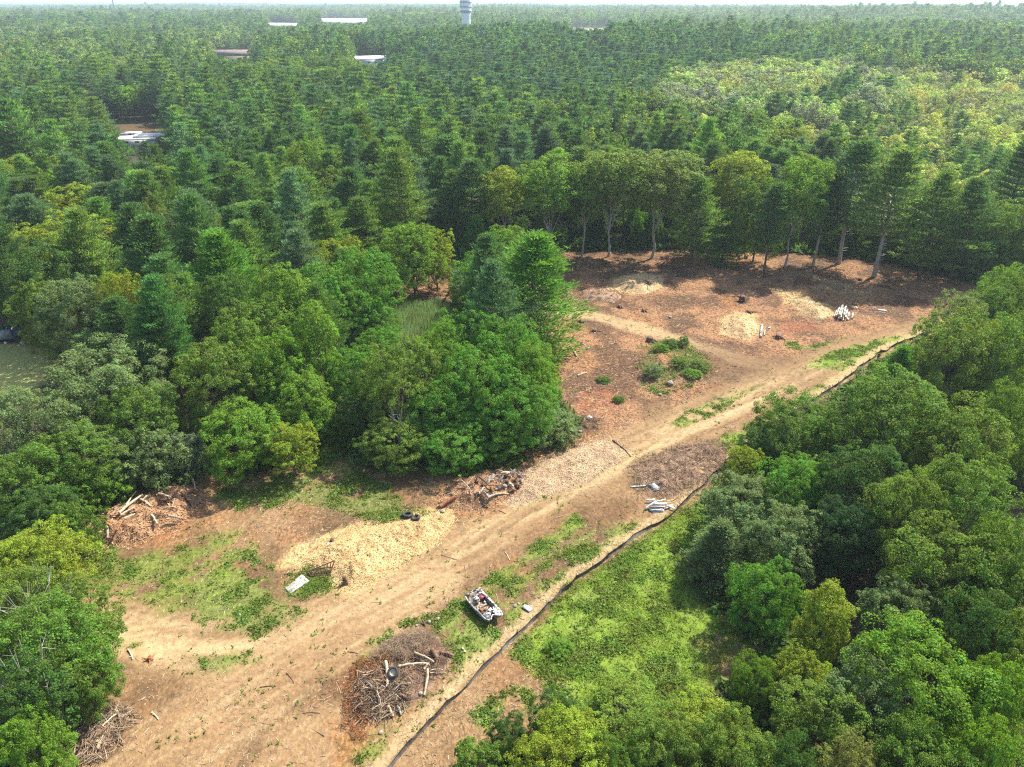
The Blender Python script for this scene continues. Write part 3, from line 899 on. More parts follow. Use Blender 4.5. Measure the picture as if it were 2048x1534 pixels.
# ---- bottom-left stand
T('broad', 55, 1075, 200, 8, T_YEL, 'yellow-green leafy tree at the left below the bark pile, behind the bare-branched one', 'trees at the near left edge')
T('airy', 140, 1160, 130, 8, T_OLIVE, 'olive-tinted leafy tree over the left end of the sandy track', 'trees at the near left edge')
T('broad', 75, 1228, 240, 10, (.11, .21, .03), 'large leafy tree at the near left edge with dead pale branches showing in it', 'trees at the near left edge')
T('airy', 30, 1330, 180, 10, T_DARK, 'dark leafy tree cut by the left picture edge, just above the near corner', 'trees at the near left edge')
T('broad', 150, 1305, 120, 7, T_MID, 'rounded green tree above the small near-left brush pile', 'trees at the near left edge')
T('broad', 35, 1440, 140, 8, T_BRIGHT, 'bright green tree filling the bottom left corner', 'trees at the near left edge')
T('broad', 15, 1160, 190, 9, T_OLIVE, 'olive tree cut by the left edge beside the yellow-green one', 'trees at the near left edge')
# ---- left stand behind the bark pile
T('broad', 60, 775, 230, 12, T_GREY, 'broad greyish tree in front of the mown field at the left edge', 'trees between the mown field and the bark pile')
T('broad', 190, 697, 240, 13, T_GREY, 'tall greyish round-topped tree right beside the mown field', 'trees between the mown field and the bark pile')
T('broad', 262, 780, 170, 10, T_MID, 'mid green tree in the shade right of the grey round-topped one', 'trees between the mown field and the bark pile')
T('broad', 130, 862, 200, 9, T_MID, 'leafy tree halfway between the mown field and the bark pile', 'trees between the mown field and the bark pile')
T('broad', 30, 905, 180, 9, T_MID, 'green tree at the left edge in front of the broad greyish one', 'trees between the mown field and the bark pile')
T('shrub', 240, 890, 150, 6, T_GREY, 'silvery shrub overhanging the upper left of the bark pile', 'shrubs round the bark pile')
T('shrub', 320, 865, 150, 6.5, T_GREY, 'silvery grey shrub mound above the long logs of the bark pile', 'shrubs round the bark pile')
T('shrub', 368, 885, 90, 5, (0.13, 0.18, 0.09), 'small pale silver shrub at the right end above the bark pile', 'shrubs round the bark pile')
T('shrub', 140, 950, 75, 4.5, T_YEL, 'small yellow-green bush left of the bark pile', 'shrubs round the bark pile')
T('shrub', 190, 940, 120, 5, T_BRIGHT, 'green shrub touching the upper left corner of the bark pile', 'shrubs round the bark pile')
T('broad', 60, 985, 170, 6.5, T_DARK, 'dark leafy tree below the small yellow-green bush', 'shrubs round the bark pile')
T('shrub', 135, 1020, 110, 5.5, T_MID, 'green shrub with a small dark stem left of the bark pile foot', 'shrubs round the bark pile')
T('broad', 478, 815, 175, 9, T_BRIGHT, 'bright round-leaved tree above the grassy patch right of the bark pile', 'trees behind the near grass')
T('airy', 575, 850, 110, 7, T_YEL, 'vine-draped yellowish thicket right of the bright round-leaved tree', 'trees behind the near grass')
T('broad', 425, 690, 190, 13, T_OLIVE, 'olive tree standing behind the bright round-leaved one', 'trees behind the near grass')
T('broad', 540, 672, 150, 13, T_BRIGHT, 'light green tree right of the olive one', 'trees behind the near grass')
T('broad', 585, 740, 150, 10, T_BRIGHT, 'leafy light green tree over the vine-draped thicket', 'trees behind the near grass')
T('shrub', 640, 795, 120, 5.5, T_BRIGHT, 'bright shrub filling the notch left of the middle clump', 'trees behind the near grass')
T('column', 562, 515, 130, 19, T_BRIGHT, 'tall narrow bright green tree shaped like a flame', 'flame-shaped bright trees')
T('column', 622, 590, 110, 17, T_BRIGHT, 'second flame-shaped bright tree, in front and right of the tallest', 'flame-shaped bright trees')
T('column', 628, 515, 120, 17, T_CLUMP, 'darker flame-shaped tree just behind the tallest one', 'flame-shaped bright trees')
T('broad', 722, 500, 150, 15, T_CLUMP, 'rounded deep green tree between the flame-shaped trees and the reed patch', 'leafy trees round the reed patch')
T('broad', 690, 560, 130, 12, T_CLUMP, 'lower deep green tree leaning against the rounded one by the reed patch', 'leafy trees round the reed patch')
T('broad', 740, 610, 120, 8, T_CLUMP, 'low leafy tree touching the left side of the reed patch', 'leafy trees round the reed patch')
T('airy', 820, 440, 140, 15, T_BRIGHT, 'thin bright tree behind the reed patch with soil showing under it', 'leafy trees round the reed patch')
T('airy', 868, 450, 90, 13, T_YEL, 'slim yellowish tree next to the thin one behind the reed patch', 'leafy trees round the reed patch')
T('spruce', 948, 428, 80, 11, T_PINE_BR, 'small pointed bright conifer behind the leaning pine', 'small pointed conifers')
T('broad', 1012, 455, 110, 12, T_BRIGHT, 'light leafy tree between the small conifer and the leaning pine', 'leafy trees round the reed patch')
T('airy', 935, 520, 90, 9, T_CLUMP, 'small leafy tree in front of the pointed conifer', 'leafy trees round the reed patch')
T('broad', 985, 500, 150, 13, T_CLUMP, 'deep green tree on the left shoulder of the leaning pine', 'leafy trees round the reed patch')
T('fullpine', 1062, 462, 230, 20, T_PINE_BR, 'big bright pine leaning out over the clearing from the middle clump', 'pine of the middle clump', var=1, lean=(.05, 0))
# ---- middle clump
T('broad', 795, 690, 170, 13, T_OLIVE, 'olive ash tree with dead twigs at the near left of the middle clump', 'trees of the middle clump')
T('broad', 712, 700, 120, 10, T_CLUMP, 'leafy tree at the left end of the middle clump', 'trees of the middle clump')
T('broad', 760, 660, 120, 8, T_CLUMP, 'low leafy tree just in front of the reed patch', 'trees of the middle clump')
T('broad', 868, 660, 130, 12, T_BRIGHT, 'bright-topped tree of the middle clump right of the reed patch', 'trees of the middle clump')
T('broad', 925, 625, 150, 13, T_CLUMP, 'highest leafy tree in the middle clump, at its back', 'trees of the middle clump')
T('broad', 1010, 640, 150, 13, T_CLUMP, 'leafy tree below the leaning pine in the middle clump', 'trees of the middle clump')
T('broad', 1070, 690, 120, 11, T_BRIGHT, 'bright tree at the right edge of the middle clump beside the bare soil', 'trees of the middle clump')
T('broad', 955, 700, 180, 12, T_CLUMP, 'wide leafy tree in the heart of the middle clump', 'trees of the middle clump')
T('broad', 1045, 760, 150, 9, T_CLUMP, 'leafy tree at the right of the middle clump above the grey shrub', 'trees of the middle clump')
T('broad', 880, 760, 150, 9.5, T_CLUMP, 'leafy tree right of the olive ash in the middle clump', 'trees of the middle clump')
T('broad', 985, 815, 160, 6.5, T_CLUMP, 'leafy tree at the near edge of the middle clump above the root pile', 'trees of the middle clump')
T('broad', 905, 850, 150, 5.5, T_CLUMP, 'low tree at the near edge of the middle clump left of the root pile', 'trees of the middle clump')
T('broad', 790, 845, 150, 6, T_OLIVE, 'low olive tree at the foot of the ash', 'trees of the middle clump')
T('broad', 720, 800, 100, 6, T_DARK, 'dark low tree at the lower left corner of the middle clump', 'trees of the middle clump')
T('shrub', 1110, 835, 120, 3.2, T_GREY, 'rounded grey-green shrub at the corner of the grey chip pile', 'shrubs at the clearing edge')
T('shrub', 930, 905, 60, 1.2, T_BRIGHT, 'small bright bush between the middle clump and the root pile', 'shrubs at the clearing edge')
# ---- left pines
T('fullpine', 428, 455, 190, 20, T_PINE_BR, 'bright layered pine in front of the left stand, next to the flame-shaped tree', 'front pines of the left stand', var=0)
T('fullpine', 290, 425, 190, 21, T_PINE, 'dark pine left of the bright layered one', 'front pines of the left stand', var=2)
T('tallpine', 318, 545, 110, 17, T_PINE_L, 'pine with a bare orange stem and thin sunlit boughs', 'front pines of the left stand')
T('pine', 225, 590, 130, 14, T_PINE, 'shaded pine below the dark one', 'front pines of the left stand')
T('broad', 100, 440, 210, 16, T_YEL, 'large yellow-green tree at the left above the mown field', 'leafy trees of the left stand')
T('broad', 130, 560, 150, 14, T_GREY, 'greyish tree under the large yellow-green one', 'leafy trees of the left stand')
T('broad', 60, 560, 110, 13, T_OLIVE, 'olive tree above the blue truck by the mown field', 'leafy trees of the left stand')
T('pine', 45, 385, 150, 19, T_PINE_B, 'bluish pine at the left edge', 'front pines of the left stand')
T('broad', 165, 370, 170, 16, T_YEL, 'yellowish round tree behind the bluish pine', 'leafy trees of the left stand')
T('broad', 45, 315, 160, 15, T_YEL, 'yellowish round tree at the left edge behind the bluish pine', 'leafy trees of the left stand')
T('pine', 375, 375, 130, 19, T_PINE_B, 'bluish pine right of the yellowish round tree', 'front pines of the left stand')
T('pine', 590, 330, 150, 21, T_PINE_L, 'tall sunlit pine left of centre behind the flame-shaped trees', 'pines behind the middle clump')
T('fullpine', 510, 400, 150, 19, T_PINE, 'dense pine between the bright layered pine and the flame-shaped tree', 'pines behind the middle clump')
T('pine', 470, 320, 140, 20, T_PINE_L, 'broad pine behind the bluish one', 'pines behind the middle clump')
T('fullpine', 790, 270, 150, 23, T_PINE_L, 'largest pine behind the thin trees, its right side open to the sky', 'pines behind the middle clump')
T('pine', 700, 330, 140, 21, T_PINE, 'dark pine left of the largest one', 'pines behind the middle clump')
T('tallpine', 895, 265, 120, 23, T_PINE, 'tall pine with a bare lower stem right of the largest pine', 'pines behind the middle clump')
T('pine', 640, 400, 130, 19, T_PINE_L, 'pine right behind the darker flame-shaped tree', 'pines behind the middle clump')
T('broad', 670, 470, 120, 14, T_YEL, 'yellow-green tree between the flame-shaped trees and the pines', 'leafy trees round the reed patch')
# ---- back edge of the clearing
BE = 'trees along the far edge of the clearing'
T('oak', 1005, 330, 100, 20, T_YEL, 'yellowish oak at the far left end of the clearing edge', BE, pale=True)
T('oak', 1108, 300, 150, 23, T_BRIGHT, 'high-crowned oak with spreading limbs, left of the pale straight trunk', BE, pale=True, var=0)
T('oak', 1232, 292, 150, 23.5, (.15, .23, .04), 'oak on a pale straight trunk at the far edge of the clearing', BE, pale=True, var=1)
T('oak', 1325, 295, 180, 23.5, (.14, .20, .04), 'wide oak with a forked pale trunk at the far edge of the clearing', BE, pale=True, var=2)
T('oak', 1172, 320, 110, 21, T_MID, 'slim oak between the spreading one and the pale straight trunk', BE, pale=True, var=3)
T('pine', 1405, 350, 110, 19, T_PINE_L, 'sunlit pine just right of the forked oak', BE)
T('spruce', 1458, 420, 78, 11.5, T_PINE_BR, 'small bright cone-shaped tree standing out from the far edge', 'small pointed conifers')
T('oak', 1482, 300, 130, 22, T_YEL, 'yellowish oak behind the small cone-shaped tree', BE, pale=True)
T('broad', 1535, 345, 120, 19, T_MID, 'leafy tree between the yellowish oak and the leaning one', BE)
T('oak', 1612, 310, 120, 23, T_BRIGHT, 'oak on a leaning pale trunk, its crown tipped to the right', BE, pale=True, lean=(.06, 0), var=1)
T('tallpine', 1668, 330, 90, 21, T_PINE, 'thin dark pine beside the leaning oak', BE)
T('tallpine', 1735, 275, 140, 26, T_PINE, 'tallest dark pine of the far edge with a long bare stem', BE)
T('tallpine', 1815, 290, 150, 26, T_PINE_L, 'tall pine with a reddish bare stem right of the tallest dark pine', BE)
T('pine', 1900, 335, 130, 22, T_PINE_L, 'pine near the right end of the far edge', BE)
T('broad', 1880, 388, 110, 15, T_MID, 'leafy tree low at the right end of the far edge', BE)
T('broad', 1975, 392, 120, 16, T_OLIVE, 'olive tree above the right end of the clearing', BE)
T('broad', 2045, 400, 120, 16, T_MID, 'leafy tree at the right picture edge level with the far edge', BE)
T('pine', 1965, 350, 110, 21, T_PINE, 'dark pine at the right behind the olive tree', BE)
T('tallpine', 1560, 360, 80, 19, T_PINE, 'narrow dark pine in front of the leaning oak', BE)
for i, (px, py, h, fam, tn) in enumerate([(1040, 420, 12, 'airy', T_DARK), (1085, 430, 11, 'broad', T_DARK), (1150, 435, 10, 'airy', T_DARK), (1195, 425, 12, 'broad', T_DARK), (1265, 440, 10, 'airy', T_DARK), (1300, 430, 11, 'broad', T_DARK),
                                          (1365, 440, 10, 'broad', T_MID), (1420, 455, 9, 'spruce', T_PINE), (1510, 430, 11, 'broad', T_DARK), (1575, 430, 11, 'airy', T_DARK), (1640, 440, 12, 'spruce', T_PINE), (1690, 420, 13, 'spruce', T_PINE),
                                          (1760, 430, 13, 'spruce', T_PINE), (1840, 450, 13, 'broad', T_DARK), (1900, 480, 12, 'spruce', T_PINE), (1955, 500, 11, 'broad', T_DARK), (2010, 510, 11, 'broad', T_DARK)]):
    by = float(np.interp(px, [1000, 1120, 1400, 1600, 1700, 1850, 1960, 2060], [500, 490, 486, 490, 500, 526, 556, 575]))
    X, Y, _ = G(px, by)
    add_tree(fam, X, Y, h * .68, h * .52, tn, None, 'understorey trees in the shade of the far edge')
er = random.Random(9)
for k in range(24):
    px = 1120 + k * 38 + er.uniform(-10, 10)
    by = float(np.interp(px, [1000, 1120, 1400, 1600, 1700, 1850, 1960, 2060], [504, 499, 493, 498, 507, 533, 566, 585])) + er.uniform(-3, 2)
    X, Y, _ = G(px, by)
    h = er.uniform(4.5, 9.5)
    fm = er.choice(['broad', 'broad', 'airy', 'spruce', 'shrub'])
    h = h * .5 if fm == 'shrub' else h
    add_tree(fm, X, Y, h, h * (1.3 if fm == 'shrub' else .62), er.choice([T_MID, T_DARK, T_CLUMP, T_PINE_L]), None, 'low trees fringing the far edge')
# ---- right stand
RE = 'trees right of the fence'
T('broad', 1935, 588, 120, 11, (0.16, 0.22, 0.06), 'pale green tree at the far right corner of the clearing', RE)
T('broad', 2000, 570, 110, 12, T_MID, 'green tree behind the pale one at the far right corner', RE)
T('broad', 2045, 545, 90, 13, T_MID, 'rounded tree cut by the right picture edge above the far corner', RE)
T('spruce', 1812, 688, 120, 11.5, T_PINE_BR, 'bright feathery larch beside the far stretch of the fence', RE)
T('broad', 1925, 632, 190, 15, T_OLIVE, 'large olive tree behind the feathery larch', RE)
T('broad', 2030, 650, 150, 15, T_MID, 'large green tree cut by the right edge, right of the large olive one', RE)
T('broad', 1800, 752, 260, 14, T_MID, 'biggest dark oak right of the fence, just in front of the larch', RE, var=3)
T('broad', 1935, 800, 210, 14, T_OLIVE, 'olive tree right of the biggest dark oak', RE)
T('broad', 2035, 770, 120, 14, T_MID, 'tree cut by the right edge behind the olive tree', RE)
T('broad', 1600, 800, 190, 9.5, T_MID, 'leafy tree where the fence disappears, left of the biggest oak', RE)
T('broad', 1540, 850, 130, 7, T_DARK, 'dark leafy tree overhanging the hidden part of the fence', RE)
T('airy', 1495, 893, 90, 6.5, T_YEL, 'slim yellow-green tree at the fence by the scattered sticks', RE)
T('broad', 1600, 920, 150, 9, T_CLUMP, 'leafy tree right of the slim yellow-green one', RE)
T('airy', 1490, 955, 170, 8, T_GREY, 'feathery grey-green tree hanging over the fence near the lawn', RE)
T('airy', 1580, 1010, 160, 9.5, T_GREY, 'feathery grey-green tree right of the one over the fence', RE)
T('spruce', 1450, 1040, 140, 7, T_GREY, 'greyish cedar with drooping boughs at the lawn edge', RE)
T('broad', 1545, 1130, 150, 7.5, T_CLUMP, 'dark glossy tree beside the bright egg-shaped one', RE)
T('column', 1668, 1163, 115, 9.5, T_YEL, 'bright yellow-green egg-shaped tree in the dark hollow', RE)
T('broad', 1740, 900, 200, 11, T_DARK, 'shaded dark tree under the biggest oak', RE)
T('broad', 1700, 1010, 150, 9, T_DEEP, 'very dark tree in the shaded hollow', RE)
T('broad', 1830, 955, 170, 12, T_OLIVE, 'olive tree with sparse light top above the hollow', RE)
T('broad', 1960, 935, 230, 13, T_MID, 'broad tree at the right, above the hollow', RE)
T('broad', 1910, 1060, 240, 12, T_OLIVE, 'large olive tree right of the hollow with twigs showing', RE)
T('broad', 2065, 1130, 170, 11, T_MID, 'tree mostly outside the right edge above the corner', RE)
T('broad', 2080, 1250, 190, 11, T_OLIVE, 'olive tree mostly outside the right edge, behind the corner trees', RE)
T('broad', 2030, 1040, 150, 13, T_MID, 'tree cut by the right edge beside the large olive one', RE)
T('airy', 1815, 1165, 150, 9, T_GREY, 'blue-green tree between the hollow and the big bright tree', RE)
T('broad', 1880, 1290, 290, 11, T_BRIGHT, 'big bright tree in the lower right corner', 'trees in the near right corner', var=0)
T('airy', 1750, 1325, 190, 9, T_GREY, 'grey-green tree left of the big bright tree', 'trees in the near right corner')
T('broad', 2020, 1330, 150, 10.5, T_BRIGHT, 'bright tree cut by the right edge beside the big one', 'trees in the near right corner')
T('broad', 1985, 1200, 170, 11, T_DARK, 'dark tree behind the big bright tree', 'trees in the near right corner')
T('broad', 1512, 1318, 95, 5, (0.11, 0.21, 0.02), 'vivid green round bush-like tree at the corner of the lawn', 'trees in the near right corner')
T('airy', 1615, 1305, 120, 6.5, T_YEL, 'vivid yellow-green tree beside the round one at the lawn corner', 'trees in the near right corner')
T('airy', 1660, 1385, 200, 8, T_OLIVE, 'dusty olive tree in front of the grey-green one', 'trees in the near right corner')
T('airy', 1410, 1415, 190, 6, T_YEL, 'olive tree below the lawn', 'trees in the near right corner')
T('airy', 1245, 1392, 210, 4.5, (0.15, 0.235, 0.03), 'airy yellow-green tree at the near edge of the lawn', 'trees in the near right corner')
T('shrub', 1120, 1290, 60, .8, T_BRIGHT, 'low green shrub against the near side of the lawn', 'trees in the near right corner')
T('broad', 1112, 1405, 120, 5, T_DARK, 'dark round tree left of the airy yellow-green one', 'trees in the near right corner')
T('broad', 1130, 1462, 220, 7, T_YEL, 'light yellow-green tree at the bottom edge below the dark round one', 'trees in the near right corner')
T('broad', 1330, 1440, 180, 7, T_OLIVE, 'olive tree at the bottom edge right of centre', 'trees in the near right corner')
T('broad', 1480, 1455, 190, 7.5, T_OLIVE, 'olive tree at the bottom edge below the vivid round one', 'trees in the near right corner')
T('airy', 1720, 1490, 150, 9, (0.17, 0.19, 0.045), 'tree with reddish yellow shoots at the bottom edge', 'trees in the near right corner')
T('broad', 1870, 1480, 220, 9, T_MID, 'green tree at the bottom edge below the big bright one', 'trees in the near right corner')
T('broad', 1590, 1500, 150, 8, T_DARK, 'shaded tree at the bottom edge left of the reddish shoots', 'trees in the near right corner')
T('broad', 2010, 1460, 160, 10, T_BRIGHT, 'tree in the bottom right corner', 'trees in the near right corner')
T('shrub', 960, 1508, 130, 3.5, T_MID, 'leafy bush at the bottom edge right of the fence end', 'trees in the near right corner')
T('broad', 1020, 1440, 90, 4, T_DARK, 'small dark tree left of the light yellow-green one', 'trees in the near right corner')
T('broad', 1240, 1490, 120, 6, T_MID, 'small green tree at the bottom edge between two lighter ones', 'trees in the near right corner')
# ---- low bushes on the spoil mound and margins
MBG = 'bushes on the stony mound'
T('shrub', 1345, 678, 44, 1.4, T_MID, 'dark leafy sapling at the top of the stony mound', MBG)
T('shrub', 1368, 674, 24, 1.8, T_MID, 'slim dark sapling at the right of the mound top', MBG)
T('shrub', 1322, 688, 40, 1.3, T_BRIGHT, 'bright bush at the left of the mound top', MBG)
T('shrub', 1305, 735, 46, 1.3, T_GREY, 'rounded grey-green bush on the near left of the stony mound', MBG)
T('shrub', 1360, 716, 44, 1.0, T_OLIVE, 'straggly olive bush in the middle of the stony mound', MBG)
T('shrub', 1400, 722, 44, 1.1, T_OLIVE, 'low olive bush at the right of the stony mound', MBG)
T('shrub', 1385, 745, 40, .8, T_BRIGHT, 'low bright bush at the near right of the stony mound', MBG)
T('shrub', 1238, 793, 28, .7, T_MID, 'small dark bush by the rusty bark left of the mound', MBG)
T('shrub', 1208, 755, 30, .7, T_MID, 'small green bush above the rusty bark', MBG)

UND = 'undergrowth bushes'
# ---- automatic fill
VIS_px = [  # ground that must stay in view
    [(150, 1100), (230, 1010), (390, 965), (540, 952), (690, 930), (780, 955), (900, 960), (960, 910), (1120, 905), (1170, 860), (1125, 790), (1130, 690), (1150, 620), (1130, 560), (1110, 515),
     (1400, 508), (1700, 520), (1850, 550), (1940, 590), (1885, 655), (1800, 690), (1640, 790), (1550, 850), (1450, 930), (1420, 980), (1330, 1150), (1400, 1230), (1480, 1300), (1440, 1350), (1200, 1360), (1080, 1360), (960, 1400), (850, 1534), (200, 1534)],
    [(0, 690), (85, 700), (100, 730), (40, 775), (0, 785)],
    [(790, 640), (890, 640), (880, 665), (780, 665)], [(790, 565), (900, 540), (905, 600), (800, 610)],
    [(238, 264), (326, 260), (326, 275), (244, 281)],
    [(0, 655), (40, 655), (40, 690), (0, 690)],
    [(432, 103), (500, 103), (500, 116), (432, 116)], [(716, 111), (768, 111), (768, 124), (716, 124)],
    [(538, 44), (594, 44), (594, 53), (538, 53)], [(645, 36), (732, 36), (732, 47), (645, 47)], [(920, 0), (944, 0), (944, 37), (920, 37)], [(1145, 52), (1210, 52), (1210, 61), (1145, 61)],
]


def inpoly(X, Y, P):
    return sdpoly(np.asarray(X, float), np.asarray(Y, float), P) < 0


def hides(x, y, z, h, w):
    bad = np.zeros(x.shape, bool)
    for fz, fw in [(a, b) for a in (1.0, .92, .84, .76, .68, .6, .5, .4, .3, .2) for b in (-.5, -.25, 0, .25, .5) if a < 1 or b == 0]:
        px, py, dep = proj(x + w * fw, y, z + h * fz)
        for P in VIS_px:
            bad |= inpoly(px, py, P)
    return bad


def jgrid(x0, x1, y0, y1, sp, seed):
    r = np.random.default_rng(seed)
    X, Y = np.meshgrid(np.arange(x0, x1, sp), np.arange(y0, y1, sp * .9))
    X = X + (np.arange(X.shape[0])[:, None] % 2) * sp * .5
    X = X + r.uniform(-.48, .48, X.shape) * sp; Y = Y + r.uniform(-.48, .48, X.shape) * sp
    return X.ravel(), Y.ravel()


SWAMP = PW([(1230, 235), (1400, 160), (1800, 148), (2400, 142), (2400, 450), (1990, 400), (1800, 320), (1600, 275), (1400, 275)], 13)
LEFTLIGHT = PW([(-300, 60), (450, 55), (560, 85), (420, 130), (200, 160), (-300, 190)], 16)
HILL = PW([(700, 48), (1150, 50), (1700, 95), (1830, 130), (1700, 165), (1200, 150), (760, 120)], 25)


def assign(x, y, seed):
    """kind, tint, height, width of automatic trees"""
    r = np.random.default_rng(seed)
    n = len(x)
    d = np.hypot(x, y)
    nz = fbm(x, y, 55, 61, 3); nz2 = fbm(x, y, 20, 62, 2)
    pine = (r.random(n) < np.clip(.62 + (nz - .5) * 2.8, .10, .95))
    far = d > 900
    nf = fbm(x, y, 300, 63, 3)
    pine = np.where(far, r.random(n) < np.clip(.42 + (nf - .5) * 4, .06, .9), pine)
    midz = (d > 330) & (d <= 900)
    pine = np.where(midz, r.random(n) < np.clip(.50 + (nz - .5) * 3, .08, .92), pine)
    ll = inpoly(x, y, LEFTLIGHT); sw = (sdpoly(x, y, SWAMP) + (nz2 - .5) * 60) < 0; hl = inpoly(x, y, HILL)
    pine = np.where(ll, r.random(n) < .3, pine); pine = np.where(hl, r.random(n) < .96, pine)
    pine = np.where(sw, r.random(n) < np.clip(.08 + (fbm(x, y, 40, 64, 3) - .5) * 2.6, .0, .9), pine)
    ppx = 1024 + FPX * x / (y * CP + 34 * SP)
    core = (ppx > 130) & (ppx < 1280) & (y > 92) & (d < 330)
    pine = np.where(core, r.random(n) < np.clip(.84 + (nz - .5) * 1.2, .4, .97), pine)
    leftnear = (x < -45) & (y < 105)
    pine = np.where(leftnear, r.random(n) < .45, pine)
    rightnear = (x > 40) & (y < 128)
    pine = np.where(rightnear, r.random(n) < .05, pine)
    h = np.where(pine, 18.5 + r.normal(size=n) * 2.8, 15.5 + r.normal(size=n) * 2.4)
    h = np.where(sw, np.where(pine, 13 + r.normal(size=n) * 1.5, 11.5 + r.normal(size=n) * 1.3), h)
    h = np.where(hl, 18 + r.normal(size=n) * 1.3, h)
    h = np.where(rightnear, np.clip(y * .11, 5, 13) + r.normal(size=n) * .7, h)
    w = np.where(pine, h * (.36 + .18 * r.random(n)), h * (.50 + .34 * r.random(n)))
    tp = np.array([T_PINE, T_PINE, T_PINE_L, T_PINE_B, T_PINE_L]); tb = np.array([T_MID, T_OLIVE, T_YEL, T_BRIGHT, T_DARK, T_MID])
    tint = np.where(pine[:, None], tp[r.integers(0, 5, n)], tb[r.integers(0, 6, n)])
    tint = np.where(((d > 330) & (tint[:, 0] > .18))[:, None], np.array(T_MID), tint)
    ts = np.array([T_SWAMP, T_SWAMP2, (.21, .27, .075), (.25, .27, .12), T_SWAMP])[r.integers(0, 5, n)]
    tint = np.where((sw & ~pine)[:, None], ts, tint)
    tl = np.array([(.17, .25, .06), (.15, .22, .055), T_OLIVE])[r.integers(0, 3, n)]
    tint = np.where((ll & ~pine)[:, None], tl, tint)
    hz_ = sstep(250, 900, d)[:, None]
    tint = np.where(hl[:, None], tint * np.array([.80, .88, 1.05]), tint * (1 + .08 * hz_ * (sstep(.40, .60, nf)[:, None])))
    tint = tint * (0.74 + .60 * r.random((n, 1))) * (1 + r.normal(size=(n, 3)) * .04)
    return pine, tint, h, w


mx_ = np.array([t['x'] for t in TREES]); my_ = np.array([t['y'] for t in TREES]); mw_ = np.array([t['w'] for t in TREES])


def keep_clear(x, y, w, pad=1.0):
    ok = sdpoly(x, y, CLEAR) > 1.6 * pad
    for P in (PW([(-300, 680), (40, 684), (112, 700), (118, 735), (70, 782), (-300, 815)]), PW([(780, 625), (890, 618), (915, 650), (880, 690), (760, 700)]), PW([(175, 250), (350, 246), (350, 290), (180, 295)])):
        ok &= sdpoly(x, y, P) > 1.0
    dm = np.full(x.shape, 1e9)
    for a, b, c in zip(mx_, my_, mw_):
        dm = np.minimum(dm, np.hypot(x - a, y - b) - .30 * (c + w))
    ok &= (y > 64)
    return ok & (dm > 0)


# near and middle forest, one object per tree
ax, ay = jgrid(-190, 200, 26, 330, 6.5, 5)
pn, tint, hh, ww = assign(ax, ay, 6)
zz = hz(ax, ay)
px, py, dep = proj(ax, ay, zz + hh)
m = (px > -130) & (px < 2180) & (py < 1700) & (dep > 15)
m &= keep_clear(ax, ay, ww) & ~hides(ax, ay, zz, hh, ww)
ax, ay, pn, tint, hh, ww, zz = [a[m] for a in (ax, ay, pn, tint, hh, ww, zz)]
dd = np.hypot(ax, ay)
order = np.argsort(dd)
NP_ = NB_ = 0
LIMP = 285 - sum('pine' in t['fam'] for t in TREES)
LIMB = 285 - sum(t['fam'] in ('broad', 'column', 'airy') for t in TREES)
FP = []      # (x, y, z, h, w, pine, tint) of the far forest points
for k in order:
    if pn[k]: NP_ += 1
    else: NB_ += 1
    if (pn[k] and NP_ <= LIMP) or (not pn[k] and NB_ <= LIMB):
        near = dd[k] < 175
        if pn[k]: fam = ('tallpine' if rng.random() < .35 else 'pine')
        else: fam = ('broad' if near else 'midbroad')
        if pn[k] and not near: fam = 'midpine' if dd[k] > 210 else fam
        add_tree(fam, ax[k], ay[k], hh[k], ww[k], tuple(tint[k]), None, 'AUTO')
    else:
        FP.append((ax[k], ay[k], zz[k], hh[k], ww[k], pn[k], tint[k], 0))
print('individual trees', len(TREES), 'auto pines', NP_, 'auto broad', NB_)

# ---- labels of the automatic trees: named from the nearest tree or feature that has a name
LM = [(t['x'], t['y'], t['short']) for t in TREES if t.get('short')]
FEAT = [('the mown field at the left', 40, 720, 0), ('the sheds in the left gap', 270, 275, 0), ('the flame-shaped trees', 590, 560, 15), ('the reed patch', 830, 655, 0), ('the middle clump', 960, 700, 10),
        ('the leaning pine', 1060, 520, 15), ('the forked oak', 1325, 400, 10), ('the pale straight trunk', 1230, 400, 10), ('the leaning pale trunk', 1590, 400, 10), ('the tallest dark pine', 1735, 380, 12),
        ('the right end of the clearing', 1930, 480, 5), ('the larch', 1812, 740, 5), ('the biggest dark oak', 1795, 860, 6), ('the dark hollow', 1700, 1120, 4), ('the big bright tree', 1880, 1400, 4),
        ('the large yellow-green tree', 100, 500, 8), ('the bluish pine at the left', 45, 440, 8), ('the bright layered pine', 428, 560, 8), ('the largest pine', 790, 380, 10), ('the bark pile', 280, 930, 3),
        ('the pale swamp trees', 1600, 250, 8), ('the brown-roofed house', 465, 150, 6), ('the left skyline of pines', 250, 180, 8), ('the wooded rise', 1000, 200, 8), ('the bare-branched tree', 90, 1330, 4),
        ('the yellowish trees at the right edge', 1980, 300, 8), ('the near right corner', 1700, 1450, 4)]
FXY = [(n_, *G(a, b, c)[:2]) for n_, a, b, c in FEAT]
TONE = [(T_PINE, 'dark green'), (T_PINE_L, 'mid green'), (T_PINE_B, 'bluish green'), (T_PINE_BR, 'bright green'), (T_BRIGHT, 'bright green'), (T_MID, 'mid green'), (T_YEL, 'yellow-green'), (T_OLIVE, 'olive green'), (T_GREY, 'greyish green'), (T_SWAMP, 'pale straw-green'), (T_SWAMP2, 'pale straw-green'), (T_DEEP, 'very dark green'), (T_DARK, 'dark green'), (T_CLUMP, 'deep green')]
ORD = ['', 'second', 'third', 'fourth', 'fifth', 'sixth', 'seventh', 'eighth', 'ninth', 'tenth', 'eleventh', 'twelfth', 'thirteenth', 'fourteenth', 'fifteenth', 'sixteenth', 'seventeenth', 'eighteenth', 'nineteenth', 'twentieth']
groups = {}
